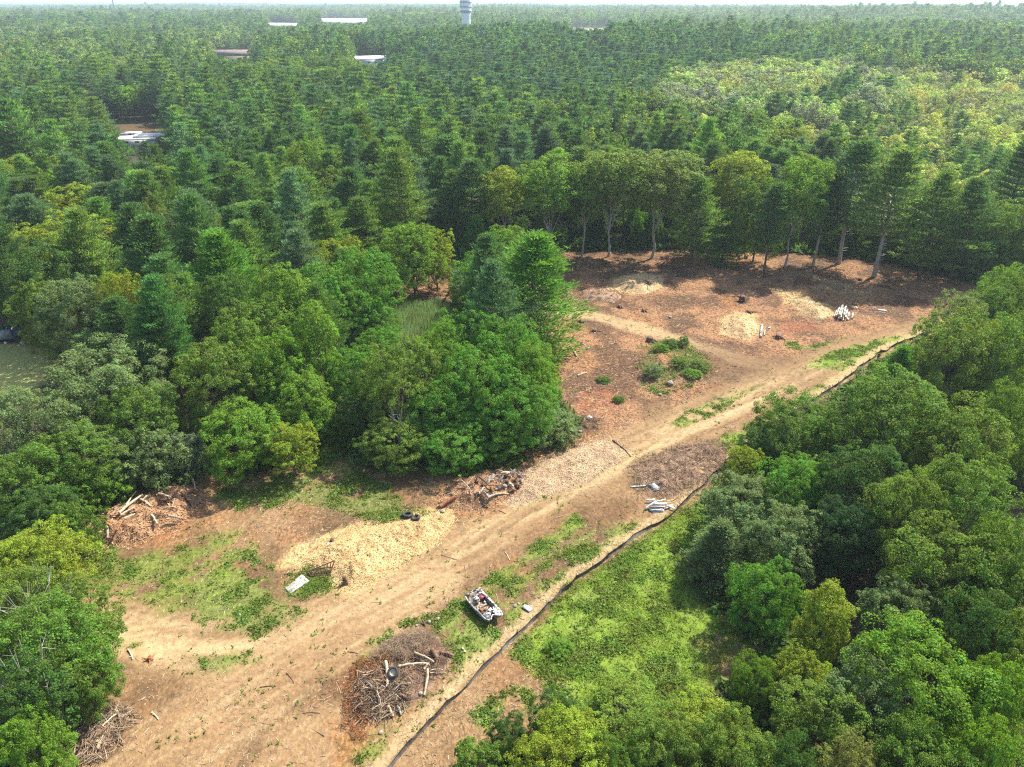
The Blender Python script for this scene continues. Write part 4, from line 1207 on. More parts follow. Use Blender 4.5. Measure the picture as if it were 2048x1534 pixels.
for t in TREES:
    if t['label'] is None:
        best = min(FXY, key=lambda f: (f[1] - t['x']) ** 2 + (f[2] - t['y']) ** 2)
        tone = min(TONE, key=lambda c: sum((a - b) ** 2 for a, b in zip(c[0], t['tint'])))[1]
        ang0 = atan2(best[1], best[2]); ang1 = atan2(t['x'], t['y']); dd0 = math.hypot(best[1], best[2]); dd1 = math.hypot(t['x'], t['y'])
        lat = (ang1 - ang0) * dd0
        rel = ('left of' if lat < 0 else 'right of') if abs(lat) > abs(dd1 - dd0) else ('behind' if dd1 > dd0 else 'in front of')
        size = 'tall' if t['h'] > 19.5 else ('small' if t['h'] < 11 else '')
        nm = CATN[t['fam']][1].replace('deciduous', 'leafy').replace('pine tree', 'pine').replace('oak tree', 'oak')
        key = ' '.join(x for x in (size, tone, nm, rel, best[0].replace('the right end of the clearing', 'the clearing end')) if x)
        groups.setdefault(key, []).append(t)
        t['place'] = best[0]
for key, ts in groups.items():
    if len(ts) == 1:
        ts[0]['label'] = key + ', standing alone in that tone' if False else key
    else:
        ts.sort(key=lambda t: t['x'] / t['y'])
        for i, t in enumerate(ts):
            if i == 0: t['label'] = key + ', leftmost'
            elif i == len(ts) - 1: t['label'] = key + ', rightmost'
            elif i < len(ORD): t['label'] = key + ', ' + ORD[i] + ' from left'
            else: t['label'] = key + ', further right'
    for t in ts:
        if t['group'] in (None, 'AUTO'):
            t['group'] = ('pines of the forest' if 'pine' in t['fam'] else 'leafy trees of the forest')

# ---- plant the individual trees
cnt = {}
for t in TREES:
    fam = t['fam']
    ps = PB[fam]
    i = t['var'] if t['var'] is not None else rng.integers(len(ps))
    cm, tm = ps[int(i) % len(ps)]
    z = gz1(t['x'], t['y']) - .05
    nm, cat = CATN[fam]
    root = empty(nm, (t['x'], t['y'], z), rng.random() * 6.28 if t['lean'] == (0, 0) else 0)
    if t['lean'] != (0, 0):
        root.rotation_euler = (t['lean'][1], t['lean'][0] * 1.2, 0)
    tag(root, t['label'], cat, t['group'])
    sx = t['w'] / UW[fam]
    cr = bpy.data.objects.new('crown', cm); COL.objects.link(cr); cr.parent = root
    tr = bpy.data.objects.new('trunk', tm); COL.objects.link(tr); tr.parent = root
    for o in (cr, tr):
        o.scale = (sx * .9, sx * rng.uniform(.84, .98), t['h'] * .96)
    if t['pale'] or (fam == 'tallpine' and rng.random() < .3):
        tr.material_slots[0].link = 'OBJECT'; tr.material_slots[0].material = M['bark_pale']
    cr['tint'] = [float(c) for c in t['tint']] + [1.0]

# ================================================================== FAR FOREST (one mass)
bx, by_, bsp = [], [], []
for (d0, d1, sp, seed, sc) in ((0, 480, 6.7, 5, 1.0), (480, 1300, 8.2, 8, 1.12), (1300, 3600, 13.0, 9, 1.45)):
    if d0 == 0:
        x, y = jgrid(-520, 520, 26, 500, sp, 5 if False else 15)
        # keep clear of the individually built band
        ok = ~((x > -196) & (x < 206) & (y < 335))
        x, y = x[ok], y[ok]
    else:
        w_ = d1 * .95
        x, y = jgrid(-w_, w_, d0 * .6, d1, sp, seed)
    d = np.hypot(x, y)
    ok = (d >= d0) & (d < d1) & (np.abs(np.arctan2(x, y)) < R(43))
    x, y = x[ok], y[ok]
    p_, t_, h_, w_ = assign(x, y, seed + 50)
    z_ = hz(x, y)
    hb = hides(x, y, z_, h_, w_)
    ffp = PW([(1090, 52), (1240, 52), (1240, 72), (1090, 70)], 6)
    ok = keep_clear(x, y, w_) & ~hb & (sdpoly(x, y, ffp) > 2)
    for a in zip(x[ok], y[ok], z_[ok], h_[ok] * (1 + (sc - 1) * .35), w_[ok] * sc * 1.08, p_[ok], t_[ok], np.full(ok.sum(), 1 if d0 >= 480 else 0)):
        FP.append(a)
fx = np.array([f[0] for f in FP]); fy = np.array([f[1] for f in FP]); fz = np.array([f[2] for f in FP]); fh = np.array([f[3] for f in FP]); fw = np.array([f[4] for f in FP])
fp = np.array([f[5] for f in FP]).astype(bool); ft = np.array([f[6] for f in FP]); fl = np.array([f[7] for f in FP])
NF = len(fx)
print('far forest points', NF)
protos = []     # (mesh pair) joined into one object per prototype
pcol = bpy.data.collections.new('forest_prototypes')


def joined(pair, nm, uw):
    """crown and trunk of a prototype as one object, unit width and height"""
    c, t = pair
    mb = MB()
    for me, mi in ((c, 0), (t, 1)):
        n = len(me.vertices); co = np.zeros(n * 3, np.float32); me.vertices.foreach_get('co', co)
        nl = len(me.loops); li = np.zeros(nl, np.int32); me.loops.foreach_get('vertex_index', li)
        co = co.reshape(-1, 3).astype(float); co[:, :2] /= uw
        mb.add(co, li.reshape(-1, 4), m=mi)
    me = mesh_of(nm, mb, [M['needle'] if 'pine' in nm else M['leaf'], M['bark']])
    o = bpy.data.objects.new(nm, me); pcol.objects.link(o)
    return o


k = 0
for fam in ('midbroad', 'midpine', 'farbroad', 'farpine'):
    for pr in PB[fam]:
        joined(pr, '%02d_%s' % (k, 'pine' if 'pine' in fam else 'leafy'), {'midbroad': .8, 'midpine': .4, 'farbroad': .85, 'farpine': .42}[fam]); k += 1
nmB, nmP, nfB, nfP = len(PB['midbroad']), len(PB['midpine']), len(PB['farbroad']), len(PB['farpine'])
ri = rng.integers(0, 1000, NF)
idx = np.where(fl == 0, np.where(fp, nmB + ri % nmP, ri % nmB), np.where(fp, nmB + nmP + nfB + ri % nfP, nmB + nmP + ri % nfB))
me = bpy.data.meshes.new('forest')
me.vertices.add(NF)
me.vertices.foreach_set('co', np.stack([fx, fy, fz - .1], 1).astype(np.float32).ravel())
a = me.attributes.new('idx', 'INT', 'POINT'); a.data.foreach_set('value', idx.astype(np.int32))
a = me.attributes.new('scl', 'FLOAT_VECTOR', 'POINT'); a.data.foreach_set('vector', np.stack([fw, fw, fh], 1).astype(np.float32).ravel())
a = me.attributes.new('rot', 'FLOAT_VECTOR', 'POINT'); a.data.foreach_set('vector', np.stack([rng.normal(size=NF) * .02, rng.normal(size=NF) * .02, rng.random(NF) * 6.28], 1).astype(np.float32).ravel())
a = me.attributes.new('tint', 'FLOAT_COLOR', 'POINT'); a.data.foreach_set('color', np.concatenate([ft, np.ones((NF, 1))], 1).astype(np.float32).ravel())
fo = bpy.data.objects.new('forest', me); COL.objects.link(fo)
tag(fo, 'unbroken pine and leafy forest stretching away to the horizon', kind='stuff')


def instancer(obj, coll, name):
    ng = bpy.data.node_groups.new(name, 'GeometryNodeTree')
    ng.interface.new_socket('Geometry', in_out='INPUT', socket_type='NodeSocketGeometry')
    ng.interface.new_socket('Geometry', in_out='OUTPUT', socket_type='NodeSocketGeometry')
    n, l = ng.nodes, ng.links
    gi = n.new('NodeGroupInput'); go = n.new('NodeGroupOutput')
    m2p = n.new('GeometryNodeMeshToPoints')
    iop = n.new('GeometryNodeInstanceOnPoints')
    ci = n.new('GeometryNodeCollectionInfo'); ci.inputs['Collection'].default_value = coll
    ci.inputs['Separate Children'].default_value = True; ci.inputs['Reset Children'].default_value = True
    l.new(gi.outputs[0], m2p.inputs[0]); l.new(m2p.outputs[0], iop.inputs['Points'])
    l.new(ci.outputs[0], iop.inputs['Instance'])
    iop.inputs['Pick Instance'].default_value = True

    def na(nm, ty):
        q = n.new('GeometryNodeInputNamedAttribute'); q.data_type = ty; q.inputs['Name'].default_value = nm
        return q.outputs['Attribute']
    l.new(na('idx', 'INT'), iop.inputs['Instance Index'])
    l.new(na('rot', 'FLOAT_VECTOR'), iop.inputs['Rotation'])
    l.new(na('scl', 'FLOAT_VECTOR'), iop.inputs['Scale'])
    l.new(iop.outputs[0], go.inputs[0])
    md = obj.modifiers.new(name, 'NODES'); md.node_group = ng


instancer(fo, pcol, 'forest_scatter')

# canopy beyond the last separate tree, out to the horizon
ang = np.linspace(-R(46), R(46), 420); rr_ = 3450 * (24500 / 3450.) ** np.linspace(0, 1, 150)
AA, RR = np.meshgrid(ang, rr_)
X_, Y_ = RR * np.sin(AA), RR * np.cos(AA)
Z_ = hz(X_, Y_) + 12 + 9 * vn(X_ / 22, Y_ / 22, 71) * 1.0 + 5 * fbm(X_, Y_, 160, 72, 3)
Z_[0] = hz(X_[0], Y_[0]) - 1
ny_, nx_ = X_.shape
i2 = (np.arange(ny_ - 1)[:, None] * nx_ + np.arange(nx_ - 1)[None, :])
mb = MB(); mb.add(np.stack([X_, Y_, Z_], -1).reshape(-1, 3), np.stack([i2, i2 + 1, i2 + nx_ + 1, i2 + nx_], -1).reshape(-1, 4))
M['canopy'] = simple('far_canopy', (0.028, 0.055, 0.022), (0.075, 0.11, 0.035), .008, .95, detail=8)
fc = mb.obj('far_woods', M['canopy'], smooth=True)
tag(fc, 'hazy woodland reaching the horizon', kind='stuff')

# haze over the whole country
mh_ = bpy.data.materials.new('haze_air'); mh_.use_nodes = True
n_ = mh_.node_tree.nodes; n_.clear()
o_ = n_.new('ShaderNodeOutputMaterial'); pv = n_.new('ShaderNodeVolumePrincipled')
pv.inputs['Color'].default_value = HAZE_COLOR; pv.inputs['Density'].default_value = HAZE_DENSITY; pv.inputs['Anisotropy'].default_value = 0.2
mh_.node_tree.links.new(pv.outputs[0], o_.inputs['Volume'])
mb = MB(); mb.box((0, 12000, 36.5), (56000, 29000, 87))
hb_ = mb.obj('haze', mh_)
tag(hb_, 'thin summer haze', kind='stuff')

# ================================================================== MOUNDS AND PILES
HEIGHTS = []     # height functions of mounds, so that things can rest on them


def hmap(x, y):
    z = gz(x, y)
    for f in HEIGHTS:
        z = np.maximum(z, f(x, y))
    return z


def onm(px, py, dz=0.0):
    p = G(px, py)
    for _ in range(5):
        p = G(px, py, float(hmap(np.array([p[0]]), np.array([p[1]]))[0]) + dz)
    return Vector(p)


def mound(name, px_poly, h, mat_, label, cat, soft=2.0, rough=.25, rs=1.2, res=.22, seed=0, peak=None, group=None):
    P = PW(px_poly)
    A = np.array(P); x0, y0 = A.min(0) - 1; x1, y1 = A.max(0) + 1

    def f(x, y):
        x = np.asarray(x, float); y = np.asarray(y, float)
        sd = sdpoly(x, y, P) + (fbm(x, y, 1.4, seed + 3, 3) - .5) * .9
        t = sstep(0.25, -soft, sd)
        z = gz(x, y) - .10 + t * h * (.55 + .9 * (fbm(x, y, rs * 2.2, seed, 3))) + t * rough * (fbm(x, y, rs * .5, seed + 9, 3) - .5) * 2 + .12 * sstep(.3, -.3, sd)
        return np.where(sd > .4, -99, z)
    xs = np.arange(x0, x1, res); ys = np.arange(y0, y1, res)
    X, Y = np.meshgrid(xs, ys); Z = f(X, Y)
    ok = Z > -50
    Z = np.where(ok, Z, gz(X.ravel(), Y.ravel()).reshape(X.shape) - .15)
    n, m = X.shape
    okf = ok[:-1, :-1] | ok[1:, :-1] | ok[:-1, 1:] | ok[1:, 1:]
    i = (np.arange(n - 1)[:, None] * m + np.arange(m - 1)[None, :])[okf]
    c = A.mean(0); cz = gz1(c[0], c[1])
    mb = MB(); mb.add(np.stack([X - c[0], Y - c[1], Z - cz], -1).reshape(-1, 3), np.stack([i, i + 1, i + m + 1, i + m], -1))
    o = mb.obj(name, mat_, smooth=True)
    o.location = (c[0], c[1], cz)
    tag(o, label, cat, group)
    HEIGHTS.append(f)
    o['_r'] = 0
    del o['_r']
    return o, P, (c[0], c[1], cz)


def inside(P, n, r, margin=0.0):
    A = np.array(P); x0, y0 = A.min(0) - abs(margin); x1, y1 = A.max(0) + abs(margin)
    X = np.zeros(0); Y = np.zeros(0)
    while len(X) < n:
        x = r.uniform(x0, x1, n * 3); y = r.uniform(y0, y1, n * 3)
        k = sdpoly(x, y, P) + (fbm(x, y, 1.2, 5, 2) - .5) * 1.2 < margin
        X = np.concatenate([X, x[k]]); Y = np.concatenate([Y, y[k]])
    return X[:n], Y[:n]


def chips(parent, org, P, n, size, mat_, seed, margin=.3, name='wood_chips'):
    r = np.random.default_rng(seed)
    x, y = inside(P, n, r, margin)
    z = hmap(x, y) + .02
    N = np.stack([r.normal(size=n) * .45, r.normal(size=n) * .45, np.ones(n)], 1)
    mb = MB(); leafquads(mb, np.stack([x, y, z], 1) - np.array(org), N, size * (.5 + r.random(n)), size * .55 * (.5 + r.random(n)), r)
    o = mb.obj(name, mat_, parent); o['kind'] = 'stuff'
    return o


def twigs(name, P, n, L, rad, mat_, seed, lift=.5, parent=None, org=(0, 0, 0), margin=0.0, flat=.35, curve=.25, seg=3, direc=None):
    r = np.random.default_rng(seed)
    x, y = inside(P, n, r, margin)
    z = hmap(x, y) + r.random(n) ** 1.5 * lift
    mb = MB()
    th = r.random(n) * 2 * pi if direc is None else direc + r.normal(size=n) * .5
    D = np.stack([np.cos(th), np.sin(th), r.normal(size=n) * flat + flat * .3], 1); D = unit(D)
    LL = L * (.35 + r.random(n) ** 1.6 * 1.2)
    C = np.stack([x, y, z], 1)
    S1 = unit(np.cross(D, np.array([0, 0, 1.0]))); S2 = np.cross(S1, D)
    bend = r.normal(size=n)[:, None] * S1 * curve * LL[:, None] + r.normal(size=n)[:, None] * S2 * curve * .4 * LL[:, None]
    R_ = rad * (.5 + r.random(n))
    pts = [C - D * LL[:, None] * .5, C + bend * .5, C + D * LL[:, None] * .5]
    ring = []
    for k, p in enumerate(pts):
        rr = R_ * (1, .8, .35)[k]
        for a in range(3):
            ring.append(p + (S1 * cos(a * 2.094) + S2 * sin(a * 2.094)) * rr[:, None])
    V = np.stack(ring, 1)      # n, 9, 3
    V[..., 2] = np.maximum(V[..., 2], (gz(V[..., 0].ravel(), V[..., 1].ravel()) - .02).reshape(V.shape[:2]))
    V = V - np.array(org)
    b = np.arange(n)[:, None] * 9
    F = []
    for s_ in (0, 3):
        for a in range(3):
            F.append(np.concatenate([b + s_ + a, b + s_ + (a + 1) % 3, b + s_ + 3 + (a + 1) % 3, b + s_ + 3 + a], 1))
    mb.add(V.reshape(-1, 3), np.concatenate(F))
    o = mb.obj(name, mat_, parent); o['kind'] = 'stuff'
    return o


M['chip'] = simple('fresh_chips', (0.48, 0.31, 0.12), (0.74, 0.55, 0.25), 1.2, .9, .9, bscale=14, island=.75)
M['chip_base'] = simple('chip_bed', (0.34, 0.19, 0.075), (0.66, 0.46, 0.20), 1.1, .95, 1.0, bscale=10, detail=10, lo=.33, hi=.55)
M['gchip'] = simple('weathered_chips', (0.27, 0.17, 0.10), (0.74, 0.53, 0.30), 1.2, .9, .9, bscale=14, island=.8)
M['gchip_base'] = simple('weathered_chip_bed', (0.30, 0.19, 0.11), (0.56, 0.41, 0.24), .9, .95, 1.0, bscale=10, detail=10)
M['barkbed'] = simple('rotten_bark', (0.15, 0.08, 0.04), (0.42, 0.23, 0.11), .8, .95, 1.0, bscale=9, detail=10)
M['soilbed'] = simple('brown_litter', (0.17, 0.10, 0.06), (0.42, 0.27, 0.16), .8, .95, 1.0, bscale=9, detail=10)
M['brushbed'] = simple('brush_litter', (0.11, 0.07, 0.045), (0.34, 0.215, 0.13), 1.3, .95, 1.0, bscale=9, detail=10)
M['barkchip'] = simple('bark_flakes', (0.17, 0.085, 0.04), (0.55, 0.32, 0.16), 1.2, .9, .5, island=.85)
M['sawdust'] = simple('sawdust', (0.34, 0.21, 0.10), (0.60, 0.43, 0.22), .7, .95, .8, bscale=8, detail=8)

chip_px = [(600, 1118), (640, 1090), (700, 1062), (760, 1046), (830, 1034), (905, 1016), (912, 1038), (870, 1088), (820, 1120), (760, 1155), (705, 1180), (668, 1168), (650, 1140), (604, 1134)]
cp, cpP, cpo = mound('wood_chip_pile', chip_px, .62, M['chip_base'], 'long low heap of fresh yellow wood chips between the sandy track and the two tyres', 'wood chip pile', soft=2.6, rough=.30, seed=101)
chips(cp, cpo, cpP, 16000, .125, M['chip'], 11, .3)
chips(cp, cpo, cpP, 3500, .16, M['barkchip'], 15, .2, 'bark_flakes')
chips(cp, cpo, cpP, 1600, .13, M['chip'], 16, 2.2)
gchip_px = [(1022, 1004), (1040, 960), (1085, 925), (1130, 905), (1180, 886), (1225, 882), (1262, 902), (1228, 928), (1160, 966), (1090, 992)]
gp, gpP, gpo = mound('weathered_chip_pile', gchip_px, .40, M['gchip_base'], 'flat pile of greyish weathered chips between the middle clump and the track', 'wood chip pile', soft=2.4, rough=.15, seed=111)
chips(gp, gpo, gpP, 13000, .14, M['gchip'], 12, .4)
chips(gp, gpo, gpP, 1800, .16, M['chip'], 19, 1.6)
left_px = [(170, 1062), (200, 1025), (245, 1006), (300, 985), (350, 968), (395, 972), (400, 1000), (380, 1030), (340, 1055), (280, 1082), (220, 1092), (180, 1085)]
lp, lpP, lpo = mound('bark_pile', left_px, 1.1, M['barkbed'], 'orange-brown heap of rotten bark and soil carrying logs under the silvery shrubs', 'bark pile', soft=2.2, rough=.45, seed=121)
chips(lp, lpo, lpP, 5200, .26, M['barkchip'], 13, .5, 'bark_flakes')
root_px = [(880, 1012), (915, 965), (960, 940), (1020, 935), (1050, 950), (1035, 985), (990, 1008), (940, 1020)]
rp, rpP, rpo = mound('root_pile_soil', root_px, .9, M['barkbed'], 'reddish soil heap carrying stumps and roots beside the weathered chips', 'soil heap', soft=1.8, rough=.4, seed=131)
chips(rp, rpo, rpP, 2600, .22, M['barkchip'], 14, .4, 'bark_flakes')
brush_px = [(705, 1400), (712, 1370), (735, 1340), (750, 1305), (795, 1275), (840, 1262), (880, 1280), (905, 1310), (890, 1345), (850, 1385), (815, 1410), (770, 1440), (725, 1435)]
bp, bpP, bpo = mound('brush_pile', brush_px, .85, M['brushbed'], 'big brown brush pile of dead twigs between the track and the near fence', 'brush pile', soft=2.0, rough=.5, seed=141)
twigs('twigs', bpP, 1500, 1.3, .018, M['twig_dark'], 21, .30, bp, bpo, -.2, flat=.35)
fine_px = [(745, 1320), (800, 1280), (850, 1268), (870, 1290), (840, 1325), (780, 1335)]
twigs('twigs', PW(fine_px), 2200, 1.0, .010, M['twig'], 22, .55, bp, bpo, 0, flat=.3, curve=.4)
twigs('twigs', PW([(705, 1400), (740, 1360), (800, 1370), (810, 1410), (770, 1440), (720, 1435)]), 700, 1.6, .024, M['twig'], 23, .5, bp, bpo, .3)
o = twigs('dead_needles', PW([(690, 1420), (720, 1340), (770, 1330), (770, 1360), (740, 1400), (720, 1470)]), 2600, .35, .02, M['needle_dead'], 24, .5, bp, bpo, .5, flat=.6)
nl_px = [(110, 1500), (150, 1440), (200, 1418), (245, 1430), (235, 1470), (190, 1510), (140, 1530)]
np_, npP, npo = mound('small_brush_pile', nl_px, .55, M['brushbed'], 'small heap of sticks and split wood under the trees at the near left', 'brush pile', soft=1.4, rough=.3, seed=151)
twigs('twigs', npP, 900, 1.5, .028, M['twig'], 25, .45, np_, npo, .6)
# debris field by the fence
df_px = [(1270, 945), (1330, 905), (1400, 890), (1455, 893), (1448, 925), (1400, 965), (1340, 995), (1290, 985)]
fp_, fpP, fpo = mound('stick_heap', df_px, .22, M['soilbed'], 'wide flat heap of dark sticks and roots beside the fence below the track bend', 'stick heap', soft=2.0, rough=.35, seed=161)
twigs('twigs', fpP, 1300, 1.1, .022, M['twig_dark'], 26, .25, fp_, fpo, .3)
twigs('twigs', fpP, 1100, 1.3, .024, M['twig'], 27, .3, fp_, fpo, 1.2)
# sawdust mounds of the far clearing
for i, (poly, h, lb) in enumerate([
        ([(1225, 565), (1245, 551), (1290, 545), (1325, 552), (1328, 572), (1290, 586), (1245, 580)], .8, 'pale sawdust mound with a dark stump on it, back left in the far clearing'),
        ([(1440, 652), (1456, 632), (1485, 624), (1512, 640), (1520, 660), (1500, 676), (1460, 672)], .8, 'pale sawdust mound left of the single birch log'),
        ([(1580, 600), (1610, 592), (1655, 608), (1672, 630), (1640, 640), (1600, 626)], .8, 'long pale sawdust mound behind the stacked birch logs')]):
    o, P_, og = mound('sawdust_mound', poly, h, M['sawdust'], lb, 'sawdust mound', soft=2.4, rough=.3, seed=171 + i * 10, res=.3, group='sawdust mounds of the far clearing')
    chips(o, og, P_, 2400, .20, M['chip'], 31 + i, .4)
for i, (poly, h, lb) in enumerate([
        ([(1160, 585), (1215, 578), (1245, 592), (1230, 606), (1170, 602)], .6, 'dark ridge of grubbed roots between the leaning pine and the first sawdust mound'),
        ([(1150, 840), (1168, 832), (1190, 840), (1185, 856), (1160, 858)], .5, 'little grey mound of soil and gravel at the right of the grey-green shrub')]):
    o, P_, og = mound('soil_mound', poly, h, M['soilbed'], lb, 'soil mound', soft=1.5, rough=.5, seed=211 + i * 10, res=.3, group='soil mounds')
    twigs('twigs', P_, 260, 1.1, .03, M['twig_dark'], 41 + i, .3, o, og, .4)

# ------------------------------------------------------------------ logs
def log(a, b, r, mat_, label, group, za=0.0, zb=0.0, name='log', cat='log', bend=.05, taper=.75, seg=9, extra=None):
    r = r * .86
    """log between two photo points, za / zb = height of its axis above whatever lies below"""
    p1 = onm(a[0], a[1], za + r * .7); p2 = onm(b[0], b[1], zb + r * .7)
    c = (p1 + p2) / 2; d = p2 - p1
    rr = random.Random(int(a[0] * 7 + b[1] * 13))
    sd_ = Vector((-d.y, d.x, 0)).normalized() * d.length
    n = 7
    pts = []
    for i in range(n):
        t = i / (n - 1)
        q = p1 + d * t - c + sd_ * bend * sin(t * pi) * rr.choice((1, .6)) + Vector((0, 0, rr.uniform(-.02, .02)))
        pts.append(q)
    mb = MB()
    mb.tube(pts, [r * (1 + (taper - 1) * i / (n - 1)) * rr.uniform(.93, 1.07) for i in range(n)], seg, 0, cap=1, jit=.16)
    for k in range(rr.randint(1, 3)):        # branch stubs
        i = rr.randint(1, n - 2); dd_ = Vector((rr.gauss(0, 1), rr.gauss(0, 1), abs(rr.gauss(0, 1)) + .2)).normalized()
        mb.tube([pts[i], Vector(pts[i]) + dd_ * r * 2.3], [r * .3, r * .2], 5, 0, cap=1)
    o = mb.obj(name, [mat_, M['cut']], smooth=False)
    o.location = c
    tag(o, label, cat, group)
    return o


def zmat():
    m, n, l, p = newmat('birch_bark')
    tc = n.new('ShaderNodeTexCoord'); no = n.new('ShaderNodeTexNoise'); no.inputs['Scale'].default_value = 3.0; no.inputs['Detail'].default_value = 5
    l.new(tc.outputs['Object'], no.inputs['Vector'])
    cr = n.new('ShaderNodeValToRGB'); e = cr.color_ramp.elements
    e[0].position = .42; e[0].color = (.05, .045, .04, 1); e[1].position = .52; e[1].color = (.48, .43, .35, 1)
    x = e.new(.7); x.color = (.64, .59, .50, 1)
    l.new(no.outputs['Fac'], cr.inputs[0]); l.new(cr.outputs[0], p.inputs['Base Color']); p.inputs['Roughness'].default_value = .8
    return m


M['birch'] = zmat()
LG, LR, LB, LO, LY = M['log'], M['log_grey'], M['log_brown'], M['log_orange'], M['log']

BP = 'logs on the big brush pile'
for a, b, r, m_, lb, za, zb in [
        ((771, 1322), (774, 1374), .16, LG, 'thick pale log standing steeply beside the half-buried wheel in the big brush pile', .7, .2),
        ((797, 1332), (855, 1327), .13, LG, 'pale log lying level across the middle of the big brush pile', .25, .25),
        ((829, 1305), (868, 1324), .11, LG, 'pale log sloping down to the right at the upper side of the big brush pile', .35, .2),
        ((832, 1317), (860, 1331), .07, LR, 'thin grey log just under the sloping pale one on the big brush pile', .3, .2),
        ((855, 1338), (848, 1390), .14, LG, 'pale log pointing at the viewer at the right side of the big brush pile', .3, .05),
        ((848, 1338), (858, 1326), .11, LG, 'short pale log chunk at the junction of three logs on the big brush pile', .3, .4),
        ((860, 1340), (886, 1339), .06, LG, 'thin pale branch sticking out right from the big brush pile, the upper of two', .2, .1),
        ((860, 1346), (892, 1345), .05, LG, 'thin pale branch sticking out right from the big brush pile, the lower of two', .1, .05),
        ((753, 1366), (772, 1376), .07, LR, 'short grey log left of the steep pale one', .3, .2),
        ((775, 1395), (807, 1363), .08, LR, 'slanting split log at the near side of the big brush pile', .15, .5),
        ((805, 1368), (822, 1366), .07, LG, 'short bent pale branch in the middle of the big brush pile', .3, .3),
        ((816, 1353), (825, 1366), .06, LR, 'crooked grey branch above the short bent pale one', .5, .3),
        ((790, 1389), (801, 1397), .06, LG, 'small pale stick at the near side of the big brush pile', .2, .2),
        ((753, 1380), (765, 1432), .05, LG, 'long thin pale branch running down the near left of the big brush pile', .5, .1),
        ((799, 1389), (817, 1397), .19, LB, 'stubby dark brown log at the near right of the big brush pile', .1, .1),
        ((863, 1299), (874, 1316), .26, LB, 'dark broken stump at the far right of the big brush pile', .3, .1),
        ((880, 1304), (906, 1311), .15, LB, 'dark split slab at the far right of the big brush pile', .1, .1),
        ((734, 1364), (744, 1374), .13, LR, 'stubby grey log at the left of the big brush pile', .4, .4),
        ((795, 1412), (802, 1430), .12, LR, 'grey root at the near end of the big brush pile', .1, .05),
        ((775, 1412), (786, 1432), .17, LG, 'knobbly pale root at the near end of the big brush pile', .2, .05),
        ((722, 1345), (726, 1362), .08, LR, 'grey stick leaning on the left of the big brush pile', .3, .1),
        ((845, 1240), (851, 1252), .10, LB, 'small dark root sticking up beyond the big brush pile', .2, .0),
        ((924, 1296), (931, 1305), .11, LG, 'small stray log on the grass right of the big brush pile', 0, 0)]:
    log(a, b, r, m_, lb, BP, za, zb)
BK = 'logs on the bark pile'
for a, b, r, m_, lb, za, zb in [
        ((238, 1026), (285, 989), .18, LG, 'longest pale log slanting up the back of the bark pile', .3, .5),
        ((241, 1030), (270, 1014), .13, LG, 'pale split log lying along the near side of the longest one', .2, .3),
        ((251, 1014), (272, 983), .11, LG, 'straight pale pole sticking up behind the longest log', .3, .9),
        ((281, 998), (302, 1013), .17, LG, 'thick log sloping down to the right from the top of the longest one', .4, .1),
        ((285, 1002), (294, 991), .15, LG, 'short pale log end at the tip of the longest one', .3, .5),
        ((297, 982), (330, 976), .10, LB, 'dark pole lying far back on the bark pile', .2, .2),
        ((329, 980), (373, 957), .16, LB, 'long brown log under the silver shrub at the back of the bark pile', .2, .5),
        ((380, 951), (391, 979), .12, LG, 'pale post leaning at the far right of the bark pile', .9, .1),
        ((363, 984), (386, 1013), .21, LB, 'thick dark brown log at the right of the bark pile', .3, .05),
        ((364, 983), (395, 985), .11, LB, 'dark branch across the upper end of the thick dark brown log', .3, .1),
        ((317, 987), (342, 995), .15, LG, 'light log in the upper middle of the bark pile', .2, .2),
        ((322, 1000), (345, 1003), .14, LB, 'brown log just below the light one in the upper middle of the bark pile', .1, .1),
        ((303, 1030), (314, 1048), .14, LG, 'pale stubby log in the middle of the bark pile, pointing down', .15, .05),
        ((336, 1031), (361, 1036), .13, LR, 'greyish log at the lower right of the bark pile', .1, .0),
        ((333, 1014), (351, 1014), .08, LG, 'thin pale stick lying level at the right of the bark pile', .1, .1),
        ((345, 1012), (350, 996), .06, LG, 'thin pale stick standing up from the level one', .1, .5),
        ((295, 1030), (300, 1014), .07, LG, 'thin pale stake upright in the middle of the bark pile', .1, .7),
        ((248, 1037), (270, 1028), .11, LG, 'short pale log in the middle left of the bark pile', .2, .2),
        ((225, 1029), (234, 1015), .12, LG, 'short pale log at the upper left of the bark pile', .2, .5),
        ((159, 1061), (169, 1045), .09, LG, 'pale stick at the far left tip of the bark pile', .0, .4),
        ((234, 1061), (248, 1038), .12, LO, 'orange rotten log at the left of the bark pile', .1, .4),
        ((213, 1053), (215, 1076), .17, LR, 'grey-brown log pointing down at the left of the bark pile', .4, .1),
        ((188, 1071), (196, 1056), .16, LR, 'curved grey root at the far left of the bark pile', .1, .4),
        ((197, 1070), (205, 1089), .19, LB, 'brown rotten log at the foot of the bark pile', .3, .0),
        ((187, 1056), (199, 1049), .09, LG, 'small pale stick at the left of the bark pile above the curved root', .4, .4),
        ((202, 1040), (222, 1052), .15, LO, 'orange rotten log across the left of the bark pile', .4, .3),
        ((268, 1075), (271, 1084), .06, LG, 'tiny pale stick at the near foot of the bark pile', .0, .0)]:
    log(a, b, r, m_, lb, BK, za, zb)
RT = 'logs and roots on the root pile'
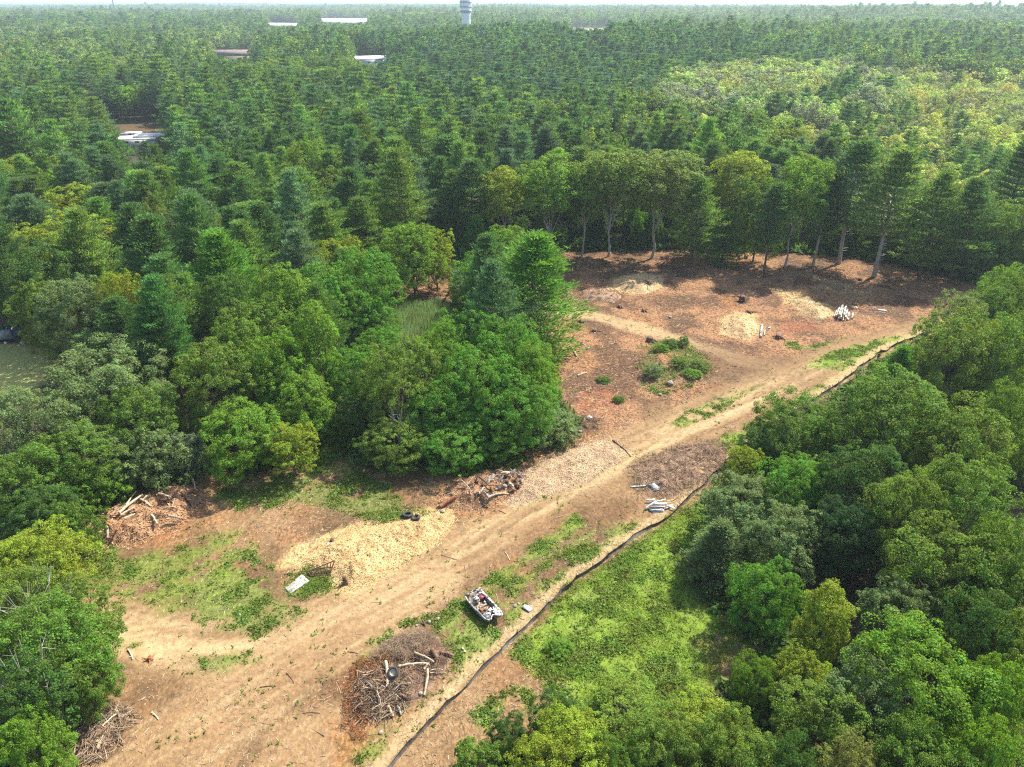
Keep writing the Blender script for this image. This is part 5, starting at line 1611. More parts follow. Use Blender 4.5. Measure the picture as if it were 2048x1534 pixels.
for a, b, r, m_, lb, za, zb in [
        ((880, 1012), (911, 994), .36, LO, 'big reddish rotten log at the left end of the root pile', .0, .0),
        ((879, 1005), (897, 996), .15, LG, 'pale split slab behind the big reddish log', .0, .1),
        ((922, 960), (943, 984), .10, LR, 'grey pole sloping across the left of the root pile', .6, .3),
        ((938, 991), (959, 984), .15, LR, 'grey-brown log left of centre on the root pile', .1, .2),
        ((933, 971), (952, 950), .06, LG, 'thin pale curved branch on the upper left of the root pile', .3, .6),
        ((976, 995), (997, 987), .17, LR, 'thick pale-brown log at the near right of the root pile', .1, .1),
        ((997, 987), (1018, 988), .12, LG, 'pale log pointing right from the root pile onto the chips', .1, .0),
        ((977, 970), (1001, 971), .12, LO, 'orange log in the middle of the root pile', .4, .3),
        ((886, 988), (903, 982), .08, LR, 'thin grey stick far left of the root pile', .0, .0),
        ((903, 985), (911, 990), .08, LG, 'short pale stick left of the root pile', .1, .1),
        ((967, 1009), (977, 1015), .12, LB, 'small brown log near the track edge below the root pile', .0, .0),
        ((959, 954), (977, 970), .15, LB, 'dark slanting log in the upper middle of the root pile', .5, .4),
        ((987, 1017), (1012, 1027), .04, LB, 'thin dark branch lying on the track below the root pile', .0, .0)]:
    log(a, b, r, m_, lb, RT, za, zb)
ND = 'split wood on the small near-left pile'
for a, b, r, m_, lb, za, zb in [
        ((240, 1438), (267, 1419), .10, LG, 'long pale split log at the right tip of the small near-left pile', .1, .3),
        ((233, 1421), (242, 1450), .11, LG, 'pale split log crossing behind the right tip of the small near-left pile', .3, .0),
        ((174, 1473), (200, 1442), .08, LG, 'pale split log slanting up in the middle of the small near-left pile', .1, .5),
        ((195, 1498), (205, 1470), .16, LG, 'thick pale board end at the near side of the small near-left pile', .0, .2),
        ((202, 1428), (223, 1457), .07, LR, 'thin grey branch over the top of the small near-left pile', .5, .1),
        ((150, 1411), (181, 1463), .06, LR, 'long grey branch down the left of the small near-left pile', .5, .2),
        ((205, 1452), (232, 1428), .08, LG, 'thin pale log up the right of the small near-left pile', .2, .5),
        ((122, 1425), (146, 1446), .06, LR, 'grey branch at the far left of the small near-left pile', .2, .2)]:
    log(a, b, r, m_, lb, ND, za, zb)
SL = 'stray logs lying about the clearing'
for a, b, r, m_, lb, za, zb in [
        ((256, 1299), (265, 1319), .10, LG, 'short log on the soil at the left bend of the sandy track'),
        ((303, 1425), (317, 1439), .08, LG, 'short pale stick alone on the bare near-left soil'),
        ((1143, 696), (1153, 712), .22, LG, 'pale bleached log on the red soil right of the middle clump'),
        ((1155, 751), (1174, 745), .16, LG, 'pale broken log above the rusty bark right of the middle clump'),
        ((1010, 1104), (1019, 1120), .06, LG, 'thin pale crooked branch on the grass strip beside the track'),
        ((1225, 880), (1262, 913), .11, LB, 'dark pole lying along the right edge of the weathered chips'),
        ((520, 1374), (552, 1372), .05, LB, 'thin dark branch on the near bare soil'),
        ((573, 1346), (588, 1366), .06, LB, 'short dark branch above the thin one on the near soil'),
        ((606, 1426), (640, 1426), .05, LB, 'thin dark branch left of the big brush pile foot'),
        ((695, 1303), (716, 1307), .05, LB, 'thin dark branch at the track side of the big brush pile'),
        ((655, 572), (0, 0), 0, None, '')] if False else [
        ((256, 1299), (265, 1319), .10, LG, 'short log on the soil at the left bend of the sandy track', 0, 0),
        ((303, 1425), (317, 1439), .08, LG, 'short pale stick alone on the bare near-left soil', 0, 0),
        ((1143, 696), (1153, 712), .22, LG, 'pale bleached log on the red soil right of the middle clump', 0, 0),
        ((1155, 751), (1174, 745), .16, LG, 'pale broken log above the rusty bark right of the middle clump', 0, 0),
        ((1010, 1104), (1019, 1120), .06, LG, 'thin pale crooked branch on the grass strip beside the track', 0, 0),
        ((1225, 880), (1262, 913), .11, LB, 'dark pole lying along the right edge of the weathered chips', 0, 0),
        ((520, 1374), (552, 1372), .05, LB, 'thin dark branch on the near bare soil', 0, 0),
        ((573, 1346), (588, 1366), .06, LB, 'short dark branch above the thin one on the near soil', 0, 0),
        ((606, 1426), (640, 1426), .05, LB, 'thin dark branch left of the big brush pile foot', 0, 0),
        ((695, 1303), (716, 1307), .05, LB, 'thin dark branch at the track side of the big brush pile', 0, 0)]:
    log(a, b, r, m_, lb, SL, za, zb)
BI = 'stacked birch logs on the far clearing'
for a, b, r, lb, za, zb in [
        ((1669, 634), (1676, 618), .24, 'leftmost birch log at the bottom of the far stack', .0, .0),
        ((1677, 638), (1683, 621), .24, 'second birch log from the left at the bottom of the far stack', .0, .0),
        ((1686, 641), (1690, 624), .24, 'middle birch log at the bottom of the far stack', .0, .0),
        ((1695, 640), (1698, 625), .25, 'second birch log from the right at the bottom of the far stack', .0, .0),
        ((1704, 637), (1706, 627), .24, 'rightmost short birch log at the bottom of the far stack', .0, .0),
        ((1673, 632), (1680, 614), .22, 'left birch log in the second layer of the far stack', .42, .42),
        ((1682, 636), (1686, 617), .24, 'middle birch log in the second layer of the far stack', .42, .42),
        ((1691, 635), (1695, 619), .22, 'right birch log in the second layer of the far stack', .42, .42),
        ((1678, 630), (1686, 610), .25, 'whitest birch log on top of the far stack', .85, .85),
        ((1688, 630), (1692, 613), .22, 'right birch log on top of the far stack', .85, .85)]:
    log(a, b, r, M['birch'], lb, BI, za, zb, name='birch_log', bend=.01, taper=.92)
log((1521.5, 674), (1524, 650), .24, M['birch'], 'single birch log lying apart, left of the stack and right of a sawdust mound', None, .0, .05, name='birch_log', bend=.01, taper=.95)
log((1529, 671), (1531, 660), .15, LG, 'short thin log right beside the single birch log', SL, 0, 0)


def stump(px, py, r, h, m_, label, group='stumps left on the clearing', roots=6, dz=0.0):
    c = onm(px, py, 0)
    rr = random.Random(int(px * 3 + py))
    mb = MB()
    n = 10
    prof = [(1.25, -.1), (1.0, .1 * h), (.85, .5 * h), (.8, h)]
    V = []
    for f, z in prof:
        for k in range(n):
            a = k * 2 * pi / n
            q = r * f * rr.uniform(.8, 1.2)
            V.append((cos(a) * q, sin(a) * q, z + (rr.uniform(-.25, .25) * h if z == h else 0)))
    V.append((0, 0, h * .8))
    F = [(i * n + k, i * n + (k + 1) % n, (i + 1) * n + (k + 1) % n, (i + 1) * n + k) for i in range(3) for k in range(n)]
    mb.add(V, F, [(3 * n + k, 3 * n + (k + 1) % n, 4 * n) for k in range(n)])
    for k in range(roots):
        a = rr.random() * 6.28; L = r * rr.uniform(1.4, 3.0)
        mb.tube([(0, 0, h * .3), (cos(a) * L * .5, sin(a) * L * .5, h * rr.uniform(.1, .9)), (cos(a) * L, sin(a) * L, rr.uniform(-.05, h * .7))], [r * .35, r * .2, r * .07], 5)
    o = mb.obj('tree_stump', m_)
    o.location = c
    return tag(o, label, 'stump', group)


for a in [(1479, 567, .5, .9, M['log_brown'], 'dark stump standing alone in the middle of the far clearing'),
          (1485, 603, .75, 1.2, M['rust'], 'dark uprooted rootball above the orange soil in the far clearing'),
          (1297, 566, .5, .5, M['log_brown'], 'dark stump sunk in the back left sawdust mound'),
          (1500, 625, .5, .35, M['log_brown'], 'low dark stump above the sawdust mound by the single birch log'),
          (1557, 676, .6, .6, M['log_brown'], 'dark rootball right of the single birch log'),
          (1110, 570, .8, 1.2, M['bark'], 'dark rootball at the right side of the leaning pine'),
          (1378, 545, .35, .4, M['log_brown'], 'small stump near the back edge of the far clearing'),
          (1603, 541, .3, .4, M['log_brown'], 'small dark stump near the back right of the far clearing'),
          (1165, 645, .5, .4, M['log_brown'], 'low stump just below the far side track'),
          (1190, 662, .45, .35, M['log_brown'], 'low brown stump left of the stony mound, below the side track'),
          (1300, 681, .6, .6, M['log_brown'], 'dark rootball on the top left of the stony mound'),
          (1240, 614, .5, .4, M['log_brown'], 'low dark stump above the side track'),
          (1288, 622, .45, .4, M['log_brown'], 'low dark stump above the side track, further right'),
          (1340, 636, .35, .3, M['log_grey'], 'small pale stump above the right part of the side track'),
          (1720, 560, .4, .4, M['log_brown'], 'small stump near the shaded right back of the far clearing'),
          (301, 1319, .25, .3, M['log_orange'], 'small freshly cut orange stump at the left bend of the sandy track'),
          (664, 1083, .22, .35, M['log_brown'], 'little brown stump at the far edge of the fresh chip heap'),
          (691, 1166, .25, .9, M['log_brown'], 'reddish dead root standing at the near left edge of the fresh chip heap')]:
    stump(*a)

# root chunks of the root pile
rr = random.Random(5)
pos = [(985, 958), (993, 950), (1002, 962), (1010, 949), (1018, 958), (1026, 948), (1030, 963), (1040, 953), (1045, 962), (1035, 975), (1020, 972), (1008, 976), (995, 980), (984, 984), (968, 974), (963, 984), (972, 992), (1025, 983), (1012, 966), (978, 962), (1001, 944), (955, 964)]
words = ['grey knotty', 'dark brown', 'pale broken', 'reddish', 'forked grey', 'blackened', 'bleached', 'splintered']
pos.sort()
for i, (px_, py_) in enumerate(pos):
    c = onm(px_, py_, 0)
    mb = MB(); r0 = rr.uniform(.16, .30)
    L = rr.uniform(.5, 1.1); a = rr.random() * 6.28; t = rr.uniform(-.1, .8)
    d = Vector((cos(a), sin(a), t)).normalized() * L
    mb.tube([d * -.5, d * -.1 + Vector((0, 0, .08)), d * .5], [r0 * .8, r0, r0 * .45], 7, 0, cap=1, jit=.4)
    for k in range(4):
        d2 = Vector((rr.gauss(0, 1), rr.gauss(0, 1), rr.gauss(.4, .7))).normalized() * rr.uniform(.4, .9)
        mb.tube([(0, 0, .05), d2 * .5 + Vector((0, 0, .05)), d2], [r0 * .5, r0 * .3, r0 * .1], 5, jit=.3)
    o = mb.obj('root_chunk', [rr.choice([LR, LB, LG, M['log_brown'], M['log_grey']]), M['cut']])
    o.location = c + Vector((0, 0, .22))
    tag(o, '%s of the 22 knotty root chunks on the root pile, counted from the left' % (['first'] + ORD[1:20] + ['twenty-first', 'twenty-second'])[i], 'root chunk', 'root chunks on the root pile')

# ================================================================== SILT FENCE
M['fabric'] = simple('silt_fabric', (0.055, 0.048, 0.038), (0.17, 0.145, 0.11), 1.5, .8, .4, spec=.4)
M['stake'] = simple('stake_wood', (0.36, 0.27, 0.17), (0.56, 0.45, 0.30), 6, .9)
FP_ = np.array(FENCE)
seg = np.hypot(*np.diff(FP_, axis=0).T); acc = np.concatenate([[0], np.cumsum(seg)])
NS = int(acc[-1] / 2.3)
sv_ = np.linspace(0, acc[-1], NS + 1)
fr = np.random.default_rng(3)
PX = np.interp(sv_, acc, FP_[:, 0]) + fr.normal(size=NS + 1) * .08
PY = np.interp(sv_, acc, FP_[:, 1]) + fr.normal(size=NS + 1) * .08
fc0 = (PX[NS // 2], PY[NS // 2], gz1(PX[NS // 2], PY[NS // 2]))
fen = empty('silt_fence', fc0)
tag(fen, 'long low black fabric fence on wooden stakes winding along the right side of the clearing', 'silt fence')
lean = fr.normal(size=NS + 1) * .07 + .03
hh_ = .52 + fr.normal(size=NS + 1) * .07
nrm = []
for i in range(NS + 1):
    j0, j1 = max(0, i - 1), min(NS, i + 1)
    d = np.array([PX[j1] - PX[j0], PY[j1] - PY[j0]]); d /= np.linalg.norm(d)
    nrm.append(np.array([d[1], -d[0]]))
for i in range(NS + 1):
    z0 = gz1(PX[i], PY[i])
    o_ = np.array([nrm[i][0], nrm[i][1]])
    mb = MB()
    b_ = np.array([PX[i] + o_[0] * .05, PY[i] + o_[1] * .05, z0 - .1]); t_ = b_ + np.array([o_[0] * lean[i], o_[1] * lean[i], hh_[i] + .36])
    mb.tube([b_ - np.array(fc0), t_ - np.array(fc0)], [.055, .045], 4, 0, cap=0)
    mb.obj('stake', M['stake'], fen)
for i in range(NS):
    mb = MB(); nu, nv = 6, 4
    V = []
    sag = abs(fr.normal()) * .10 + .02; bul = fr.normal() * .10
    for side in (0, 1):
        for v in range(nv):
            for u in range(nu):
                t = u / (nu - 1); w_ = v / (nv - 1)
                x = PX[i] * (1 - t) + PX[i + 1] * t; y = PY[i] * (1 - t) + PY[i + 1] * t
                n_ = nrm[i] * (1 - t) + nrm[i + 1] * t
                ln = lean[i] * (1 - t) + lean[i + 1] * t
                top = (hh_[i] * (1 - t) + hh_[i + 1] * t) - sag * sin(pi * t)
                off = ln * w_ + bul * sin(pi * t) * sin(pi * w_ * .8) + fr.normal() * .012 + side * .012
                if v == 0: off -= .10
                V.append((x + n_[0] * off - fc0[0], y + n_[1] * off - fc0[1], gz1(x, y) - .03 + top * w_ - fc0[2]))
    F = []
    for s_ in (0, 1):
        for v in range(nv - 1):
            for u in range(nu - 1):
                a = s_ * nu * nv + v * nu + u
                q = (a, a + 1, a + nu + 1, a + nu)
                F.append(q if s_ else q[::-1])
    tN = (nv - 1) * nu
    for u in range(nu - 1):
        F.append((tN + u, tN + u + 1, nu * nv + tN + u + 1, nu * nv + tN + u))
    mb.add(V, F)
    mb.obj('fabric_panel', M['fabric'], fen)

# ================================================================== WRECKED BOAT
s1 = G(947, 1199); s2 = G(986, 1242)
s1, s2 = np.array(s1[:2]), np.array(s2[:2])
dB = (s2 - s1) / np.linalg.norm(s2 - s1); cB = (s1 + s2) / 2
angB = atan2(-dB[0], dB[1])
M['hull'] = simple('stained_hull', (0.09, 0.07, 0.06), (0.62, 0.60, 0.56), 4.2, .5, .2, lo=.42, hi=.60)
M['gwhite'] = simple('grimy_white', (0.10, 0.08, 0.065), (0.66, 0.64, 0.60), 5.0, .5, .2, lo=.42, hi=.60)
M['hullin'] = simple('hull_inside', (0.06, 0.045, 0.035), (0.44, 0.35, 0.25), 5, .8, .4)
M['maroon'] = simple('maroon_vinyl', (0.16, 0.03, 0.045), (0.30, 0.06, 0.08), 4, .5)
M['darkgrey'] = simple('dark_grey_plastic', (0.05, 0.055, 0.065), (0.17, 0.18, 0.20), 5, .5)
boat = empty('wrecked_boat', (cB[0], cB[1], gz1(*cB)), angB)
boat.rotation_euler = (R(2), R(-4), angB)
tag(boat, 'small wrecked white boat full of rubbish on grass between brush pile and fence', 'boat')
rim = [(-.80, -1.95), (0, -2.0), (.80, -1.95), (.93, -1.2), (.97, 0), (.94, 1.1), (.88, 1.62), (.70, 1.98), (.42, 2.0), (.24, 1.74), (0, 1.62), (-.22, 1.76), (-.40, 2.08), (-.72, 2.08), (-.90, 1.66), (-.95, 1.1), (-.97, 0), (-.93, -1.2)]
rim = np.array(rim); nr = len(rim)


def ringz(sc, z, dy=0):
    return np.stack([rim[:, 0] * sc, rim[:, 1] * sc + dy, np.full(nr, z)], 1)


L0 = np.concatenate([ringz(.62, .06, -.1), ringz(.80, .18, -.05), ringz(.93, .45), ringz(1.0, .74), ringz(1.03, .76), ringz(1.03, .80), ringz(.95, .80)])
Fq = [(r_ * nr + k, (r_ + 1) * nr + k, (r_ + 1) * nr + (k + 1) % nr, r_ * nr + (k + 1) % nr) for r_ in range(6) for k in range(nr)]
mb = MB(); mb.add(L0, Fq); mb.add(np.vstack([ringz(.62, .06, -.1), [[0, -.1, .05]]]), T=[(k, (k + 1) % nr, nr) for k in range(nr)])
mb.obj('hull', M['hull'], boat)
L1 = np.concatenate([ringz(.948, .80), ringz(.90, .74), ringz(.84, .40), ringz(.78, .30)])
Fi = [(r_ * nr + k, (r_ + 1) * nr + k, (r_ + 1) * nr + (k + 1) % nr, r_ * nr + (k + 1) % nr) for r_ in range(3) for k in range(nr)]
mb = MB(); mb.add(L1, Fi); mb.add(np.vstack([ringz(.78, .30), [[0, 0, .30]]]), T=[(k, (k + 1) % nr, nr) for k in range(nr)])
mb.obj('inner_liner', M['hullin'], boat)
# foredeck, left lobe white, right lobe dark
mb = MB(); mb.add([(-.90, .9, .815), (-.55, .75, .81), (-.18, 1.3, .80), (-.20, 1.74, .81), (-.40, 2.05, .82), (-.70, 2.06, .82), (-.88, 1.65, .82), (-.90, .9, .70), (-.18, 1.3, .68)], [(0, 1, 2, 3)], [(0, 3, 6), (3, 5, 6), (3, 4, 5), (0, 7, 1), (1, 8, 2)])
mb.obj('foredeck', M['gwhite'], boat)
mb = MB(); mb.box((.60, 1.45, .70), (.52, .62, .22), m=0, taper=.86)
mb.obj('bow_locker', M['darkgrey'], boat)
mb = MB()
for x_, y_, w_, l_, t_ in ((-.84, -.1, .20, 2.0, 0), (-.80, -1.3, .24, .7, .05)):
    mb.box((x_, y_, .83 + t_), (w_, l_, .04))
mb.obj('side_deck', M['gwhite'], boat)
mb = MB()
mb.tube([(.93, 1.1, .82), (.96, .2, .86), (.90, -.6, .95), (.55, -1.0, 1.02), (.15, -1.05, 1.0)], .025, 6)
mb.tube([(.90, -.6, .95), (.80, -.3, .60)], .02, 5)
mb.obj('rail', M['gwhite'], boat)
mb = MB(); mb.box((-.48, -1.05, .66), (.62, .5, .30), m=0, taper=.9); mb.obj('seat', M['maroon'], boat)
mb = MB(); mb.box((-.45, -1.38, .86), (.80, .22, .10), Matrix.Rotation(.2, 3, 'Z')); mb.obj('seat_back', M['gwhite'], boat)
mb = MB(); mb.box((.22, -.95, .72), (.62, .52, .40), Matrix.Rotation(.12, 3, 'Z'), taper=.9); mb.box((.20, -.74, .95), (.46, .08, .16), Matrix.Rotation(.12, 3, 'Z')); mb.obj('console', M['gwhite'], boat)
for x_, y_, a_, t_, w_, l_ in ((-.75, -1.95, .4, .5, .5, .35), (-.35, -2.05, -.3, .9, .45, .28), (.05, -2.0, .2, 1.1, .35, .25), (.5, -1.9, -.5, .8, .55, .3), (-.9, -1.7, 1.2, .6, .5, .2)):
    mb = MB(); Rm = Matrix.Rotation(a_, 3, 'Z') @ Matrix.Rotation(t_, 3, 'X')
    mb.box((x_, y_, .82), (w_, l_, .03), Rm); mb.obj('broken_transom', M['gwhite'] if x_ < .3 else M['hullin'], boat)
mb = MB(); mb.box((.80, .35, .58), (.10, 1.5, .26)); mb.obj('side_locker', M['darkgrey'], boat)


def bw(x, y, z):
    return boat.matrix_basis @ Vector((x, y, z))


JW = 'rubbish lying in the wrecked boat'
M['plank'] = simple('plank_wood', (0.40, 0.29, 0.14), (0.66, 0.52, 0.30), 5, .8)
for x_, y_, z_, a_, d_, m_, nm, lb, ct in [
        (-.10, -.25, .50, 1.25, (.10, .85, .06), 'plank', 'plank', 'light yellow plank across the middle of the wrecked boat', 'plank'),
        (.25, -.45, .52, 2.2, (.09, .7, .05), 'plank', 'plank', 'short plank slanting beside the console of the wrecked boat', 'plank'),
        (-.15, .25, .46, .5, (.5, .35, .05), 'hullin', 'scrap_board', 'beige board in the middle of the wrecked boat', 'board'),
        (.30, .10, .45, 1.9, (.45, .30, .05), 'log_orange', 'scrap_board', 'brown board right of the middle of the wrecked boat', 'board'),
        (-.35, .75, .48, .2, (.42, .5, .10), 'white', 'foam_block', 'white foam block behind the foredeck of the wrecked boat', 'foam block'),
        (.05, .95, .45, -.5, (.5, .16, .06), 'white', 'scrap_board', 'white strip near the bow notch of the wrecked boat', 'board'),
        (-.02, 1.25, .46, .9, (.3, .3, .06), 'hull', 'scrap_board', 'dirty white board in the bow of the wrecked boat', 'board'),
        (.45, .55, .46, .3, (.30, .22, .12), 'rust', 'rusty_box', 'rusty box at the right side of the wrecked boat', 'metal box'),
        (-.50, -.45, .50, .1, (.12, .26, .12), 'white', 'plastic_jug', 'white jug beside the maroon seat of the wrecked boat', 'jug'),
        (.55, -.15, .47, 1.0, (.5, .05, .05), 'white', 'pipe', 'white pipe at the right side of the wrecked boat', 'pipe'),
        (-.5, .25, .47, -.3, (.3, .2, .06), 'log_orange', 'scrap_board', 'small orange board at the left side of the wrecked boat', 'board')]:
    mb = MB(); q = bw(x_, y_, z_)
    if nm == 'plastic_jug':
        mb.tube([(0, -.13, 0), (0, -.12, 0), (0, .06, 0), (0, .10, 0), (0, .14, 0)], [.02, .075, .075, .03, .028], 9, cap=0)
    elif nm == 'pipe':
        mb.tube([(-.3, 0, 0), (0, .06, .02), (.3, 0, .04)], .025, 6, cap=0)
    else:
        mb.box((0, 0, 0), d_, taper=.94)
        mb.box((d_[0] * .1, d_[1] * .2, d_[2] * .5), (d_[0] * .5, d_[1] * .4, d_[2] * .5), Matrix.Rotation(.3, 3, 'Z'))
    o = mb.obj(nm, M[m_]); o.location = q; o.rotation_euler = (random.uniform(-.15, .15), random.uniform(-.15, .15), angB + a_)
    tag(o, lb, ct, JW)


def rock(px, py, r, m_, label, name='rock', cat='rock', group=None, flat=.6, dz=0, rz=None, sx=1.0):
    c = onm(px, py)
    rr = random.Random(int(px * 5 + py))
    mb = MB(); nu, nv = 8, 5; V = []
    for v in range(nv + 1):
        for u in range(nu):
            th = pi * v / nv; ph_ = 2 * pi * u / nu
            k = rr.uniform(.78, 1.12)
            V.append((sin(th) * cos(ph_) * r * k * sx, sin(th) * sin(ph_) * r * k, cos(th) * r * flat * k))
    F = [(v * nu + u, (v + 1) * nu + u, (v + 1) * nu + (u + 1) % nu, v * nu + (u + 1) % nu) for v in range(nv) for u in range(nu)]
    mb.add(V, F)
    o = mb.obj(name, M[m_]); o.location = c + Vector((0, 0, r * flat * .4 + dz)); o.rotation_euler = (0, 0, rz if rz is not None else rr.random() * 3)
    return tag(o, label, cat, group)


RKG = 'stones and lumps on the clearing'
for a in [(1030, 1213, .22, 'stone', 'pale stone right of the wrecked boat, the left of two'), (1037, 1208, .15, 'concrete', 'small pale stone right of the wrecked boat, nearest to it but one'),
          (876, 1238, .2, 'stone', 'pale flat stone on the grass between the brush pile and the boat'), (858, 1244, .22, 'stone', 'pale round stone at the far tip of the big brush pile'), (833, 1251, .15, 'stone', 'small pale stone left of the far tip of the big brush pile'),
          (761, 1466, .2, 'stone', 'greyish stone below the big brush pile near the fence'), (841, 1387, .18, 'concrete', 'pale lump at the foot of the log pointing at the viewer'),
          (1340, 768, .55, 'stone', 'flat pale boulder at the near side of the stony mound'), (1320, 790, .3, 'stone', 'small grey boulder below the flat pale one on the stony mound'), (1302, 741, .3, 'stone', 'grey stone under the rounded bush of the stony mound'),
          (1178, 838, .5, 'concrete', 'pale slab-like stone at the right end of the grey-green shrub'), (1160, 864, .3, 'stone', 'small stone just above the weathered chips'), (1164, 688, .35, 'concrete', 'white lump above the bleached log on the red soil'),
          (1175, 697, .35, 'concrete', 'second white lump right of the bleached log on the red soil'), (1143, 682, .3, 'concrete', 'small white lump left of the other two above the bleached log'), (885, 1024, .3, 'stone', 'square grey lump below the big reddish rotten log'),
          (1334, 618, .25, 'log_orange', 'small orange lump above the side track'), (1705, 680, .2, 'concrete', 'tiny white lump on the grass by the far fence'), (1748, 648, .2, 'concrete', 'tiny white lump right of the birch stack'),
          (479, 1229, .12, 'white', 'tiny white scrap on the near grass patch'), (680, 969, .16, 'white', 'tiny white scrap in the shade of the middle clump'), (266, 1197, .12, 'stone', 'small stone at the left end of the near grass')]:
    rock(a[0], a[1], a[2], a[3], a[4], group=RKG)


def plank(a, b, w, t, m_, label, cat='plank', name='plank', za=.05, zb=.05, group=None, bendz=0.0, roll=0.0):
    p1 = onm(a[0], a[1], za); p2 = onm(b[0], b[1], zb); c = (p1 + p2) / 2; d = p2 - p1
    mb = MB(); n = 5; L = d.length; V = []
    rm = Matrix.Rotation(roll, 3, 'X')
    for i in range(n):
        x = -L / 2 + L * i / (n - 1); zz_ = bendz * sin(pi * i / (n - 1))
        for y_, z_ in ((-w / 2, -t / 2), (w / 2, -t / 2), (w / 2, t / 2), (-w / 2, t / 2)):
            V.append(rm @ Vector((x, y_ * (1 - .12 * (i == 0)), z_ + zz_)))
    F = [(i * 4 + k, i * 4 + (k + 1) % 4, i * 4 + 4 + (k + 1) % 4, i * 4 + 4 + k) for i in range(n - 1) for k in range(4)] + [(3, 2, 1, 0), (n * 4 - 4, n * 4 - 3, n * 4 - 2, n * 4 - 1)]
    mb.add(V, F)
    o = mb.obj(name, M[m_]); o.location = c
    o.rotation_euler = d.to_track_quat('X', 'Z').to_euler()
    return tag(o, label, cat, group)


WP = 'white boards dumped beside the fence'
M['wboard'] = simple('white_board', (0.28, 0.28, 0.27), (0.66, 0.67, 0.66), 4, .6, lo=.35, hi=.55)
M['gboard'] = simple('grey_board', (0.20, 0.23, 0.24), (0.45, 0.48, 0.48), 3, .6)
for a, b, m_, lb, za, zb in [
        ((1289, 1018), (1313, 1002), 'wboard', 'long white board slanting up left of the white heap', .2, .5),
        ((1311, 1003), (1331, 998), 'wboard', 'white board pointing up right from the top of the white heap', .4, .35),
        ((1292, 1000), (1310, 999), 'wboard', 'white board lying level at the top left of the white heap', .3, .3),
        ((1306, 1007), (1334, 1006), 'wboard', 'uppermost level white board in the middle of the white heap', .45, .45),
        ((1304, 1011), (1333, 1009), 'gboard', 'grey board under the uppermost one in the white heap', .35, .35),
        ((1301, 1014), (1330, 1013), 'wboard', 'white board in the middle of the white heap, third from the top', .3, .3),
        ((1298, 1017), (1326, 1017), 'gboard', 'grey board in the lower half of the white heap', .2, .2),
        ((1299, 1020), (1328, 1020), 'wboard', 'white board near the bottom of the white heap', .15, .15),
        ((1303, 1024), (1326, 1023), 'gboard', 'lowest greyish board of the white heap', .05, .05),
        ((1331, 1017), (1345, 1009), 'wboard', 'short white board at the right of the white heap, pointing up', .15, .25),
        ((1333, 1011), (1349, 1017), 'wboard', 'short white board at the right of the white heap touching the fence', .15, .25)]:
    plank(a, b, .24, .035, m_, lb, za=za, zb=zb, group=WP, bendz=random.uniform(-.04, .08), roll=random.uniform(-.5, .5))
plank((1261, 974), (1291, 971), .20, .08, 'wboard', 'pale plank lying alone on the sticks between the track and the fence', za=.05, zb=.12)
plank((1291, 971), (1301, 969), .22, .06, 'darkgrey', 'dark board end touching the pale plank on the sticks', za=.1, zb=.1)
plank((1303, 968), (1316, 980), .75, .04, 'gboard', 'grey sheet half buried in sticks right of the pale plank', 'sheet', 'grey_sheet', .1, .1, roll=.2)
plank((1046, 1212), (1062, 1221), .5, .03, 'wboard', 'bent white sheet on the soil between the boat and the fence', 'sheet', 'white_sheet', .1, .1, bendz=.1)
plank((1020, 1205), (1028, 1206), .14, .05, 'log_orange', 'small orange board right of the wrecked boat', za=.04, zb=.04)
plank((1532, 660), (1538, 653), .5, .06, 'darkgrey', 'dark grey scrap sheet beside the single birch log', 'sheet', 'scrap_sheet', .1, .15)
plank((1536, 656), (1541, 654), .2, .05, 'wboard', 'white strip on the dark grey scrap sheet by the birch log', za=.25, zb=.25)
plank((1755, 619), (1773, 621), .5, .05, 'wboard', 'white scrap on the soil right of the birch stack', 'sheet', 'scrap_sheet', .05, .1)
plank((1742, 617), (1752, 616), .3, .05, 'gboard', 'grey scrap left of the white one beyond the birch stack', 'sheet', 'scrap_sheet', .05, .1)
plank((1313, 1040), (1316, 1043), .1, .03, 'wboard', 'tiny white strip just below the white heap', za=.03, zb=.03) if False else None
for (px_, py_, r_, m_, lb) in ((1709, 616, .55, 'plank', 'yellow cut wood disc lying right of the birch stack'), (1709, 609, .45, 'log_brown', 'dark cut wood disc just behind the yellow one')):
    c = onm(px_, py_); mb = MB(); mb.tube([(0, 0, 0), (0, .01, .12), (0, 0, .22)], [r_, r_ * .97, r_ * .95], 14, 0, cap=0, jit=.08)
    o = mb.obj('wood_disc', M[m_]); o.location = c; tag(o, lb, 'wood disc')

# concrete slab
sl = [onm(*p) for p in ((570, 1179), (581.5, 1189), (618.6, 1163), (604, 1152))]
c = sum(sl, Vector()) / 4; mb = MB()
edge = []
for i in range(4):
    a, b = sl[i] - c, sl[(i + 1) % 4] - c
    for k in range(4):
        q = a.lerp(b, k / 4); edge.append((q.x + random.uniform(-.05, .05), q.y + random.uniform(-.05, .05)))
ne = len(edge)
V = [(x, y, -.10) for x, y in edge] + [(x, y, .13) for x, y in edge] + [(x * .96, y * .96, .16) for x, y in edge] + [(0, 0, .165)]
mb.add(V, [(k, (k + 1) % ne, ne + (k + 1) % ne, ne + k) for k in range(ne)] + [(ne + k, ne + (k + 1) % ne, 2 * ne + (k + 1) % ne, 2 * ne + k) for k in range(ne)], [(2 * ne + k, 2 * ne + (k + 1) % ne, 3 * ne) for k in range(ne)])
o = mb.obj('concrete_slab', M['concrete']); o.location = c
tag(o, 'broken pale concrete slab lying in weeds left of the fresh chip heap', 'concrete slab')

# rusty lattice frame
fr0 = onm(645, 1146)
fe = empty('rusty_lattice', fr0); tag(fe, 'rusty lattice metal frame between the slab and the fresh chip heap', 'metal frame')


def fpt(px, py, z):
    p = G(px, py, fr0.z + z); return Vector(p) - fr0


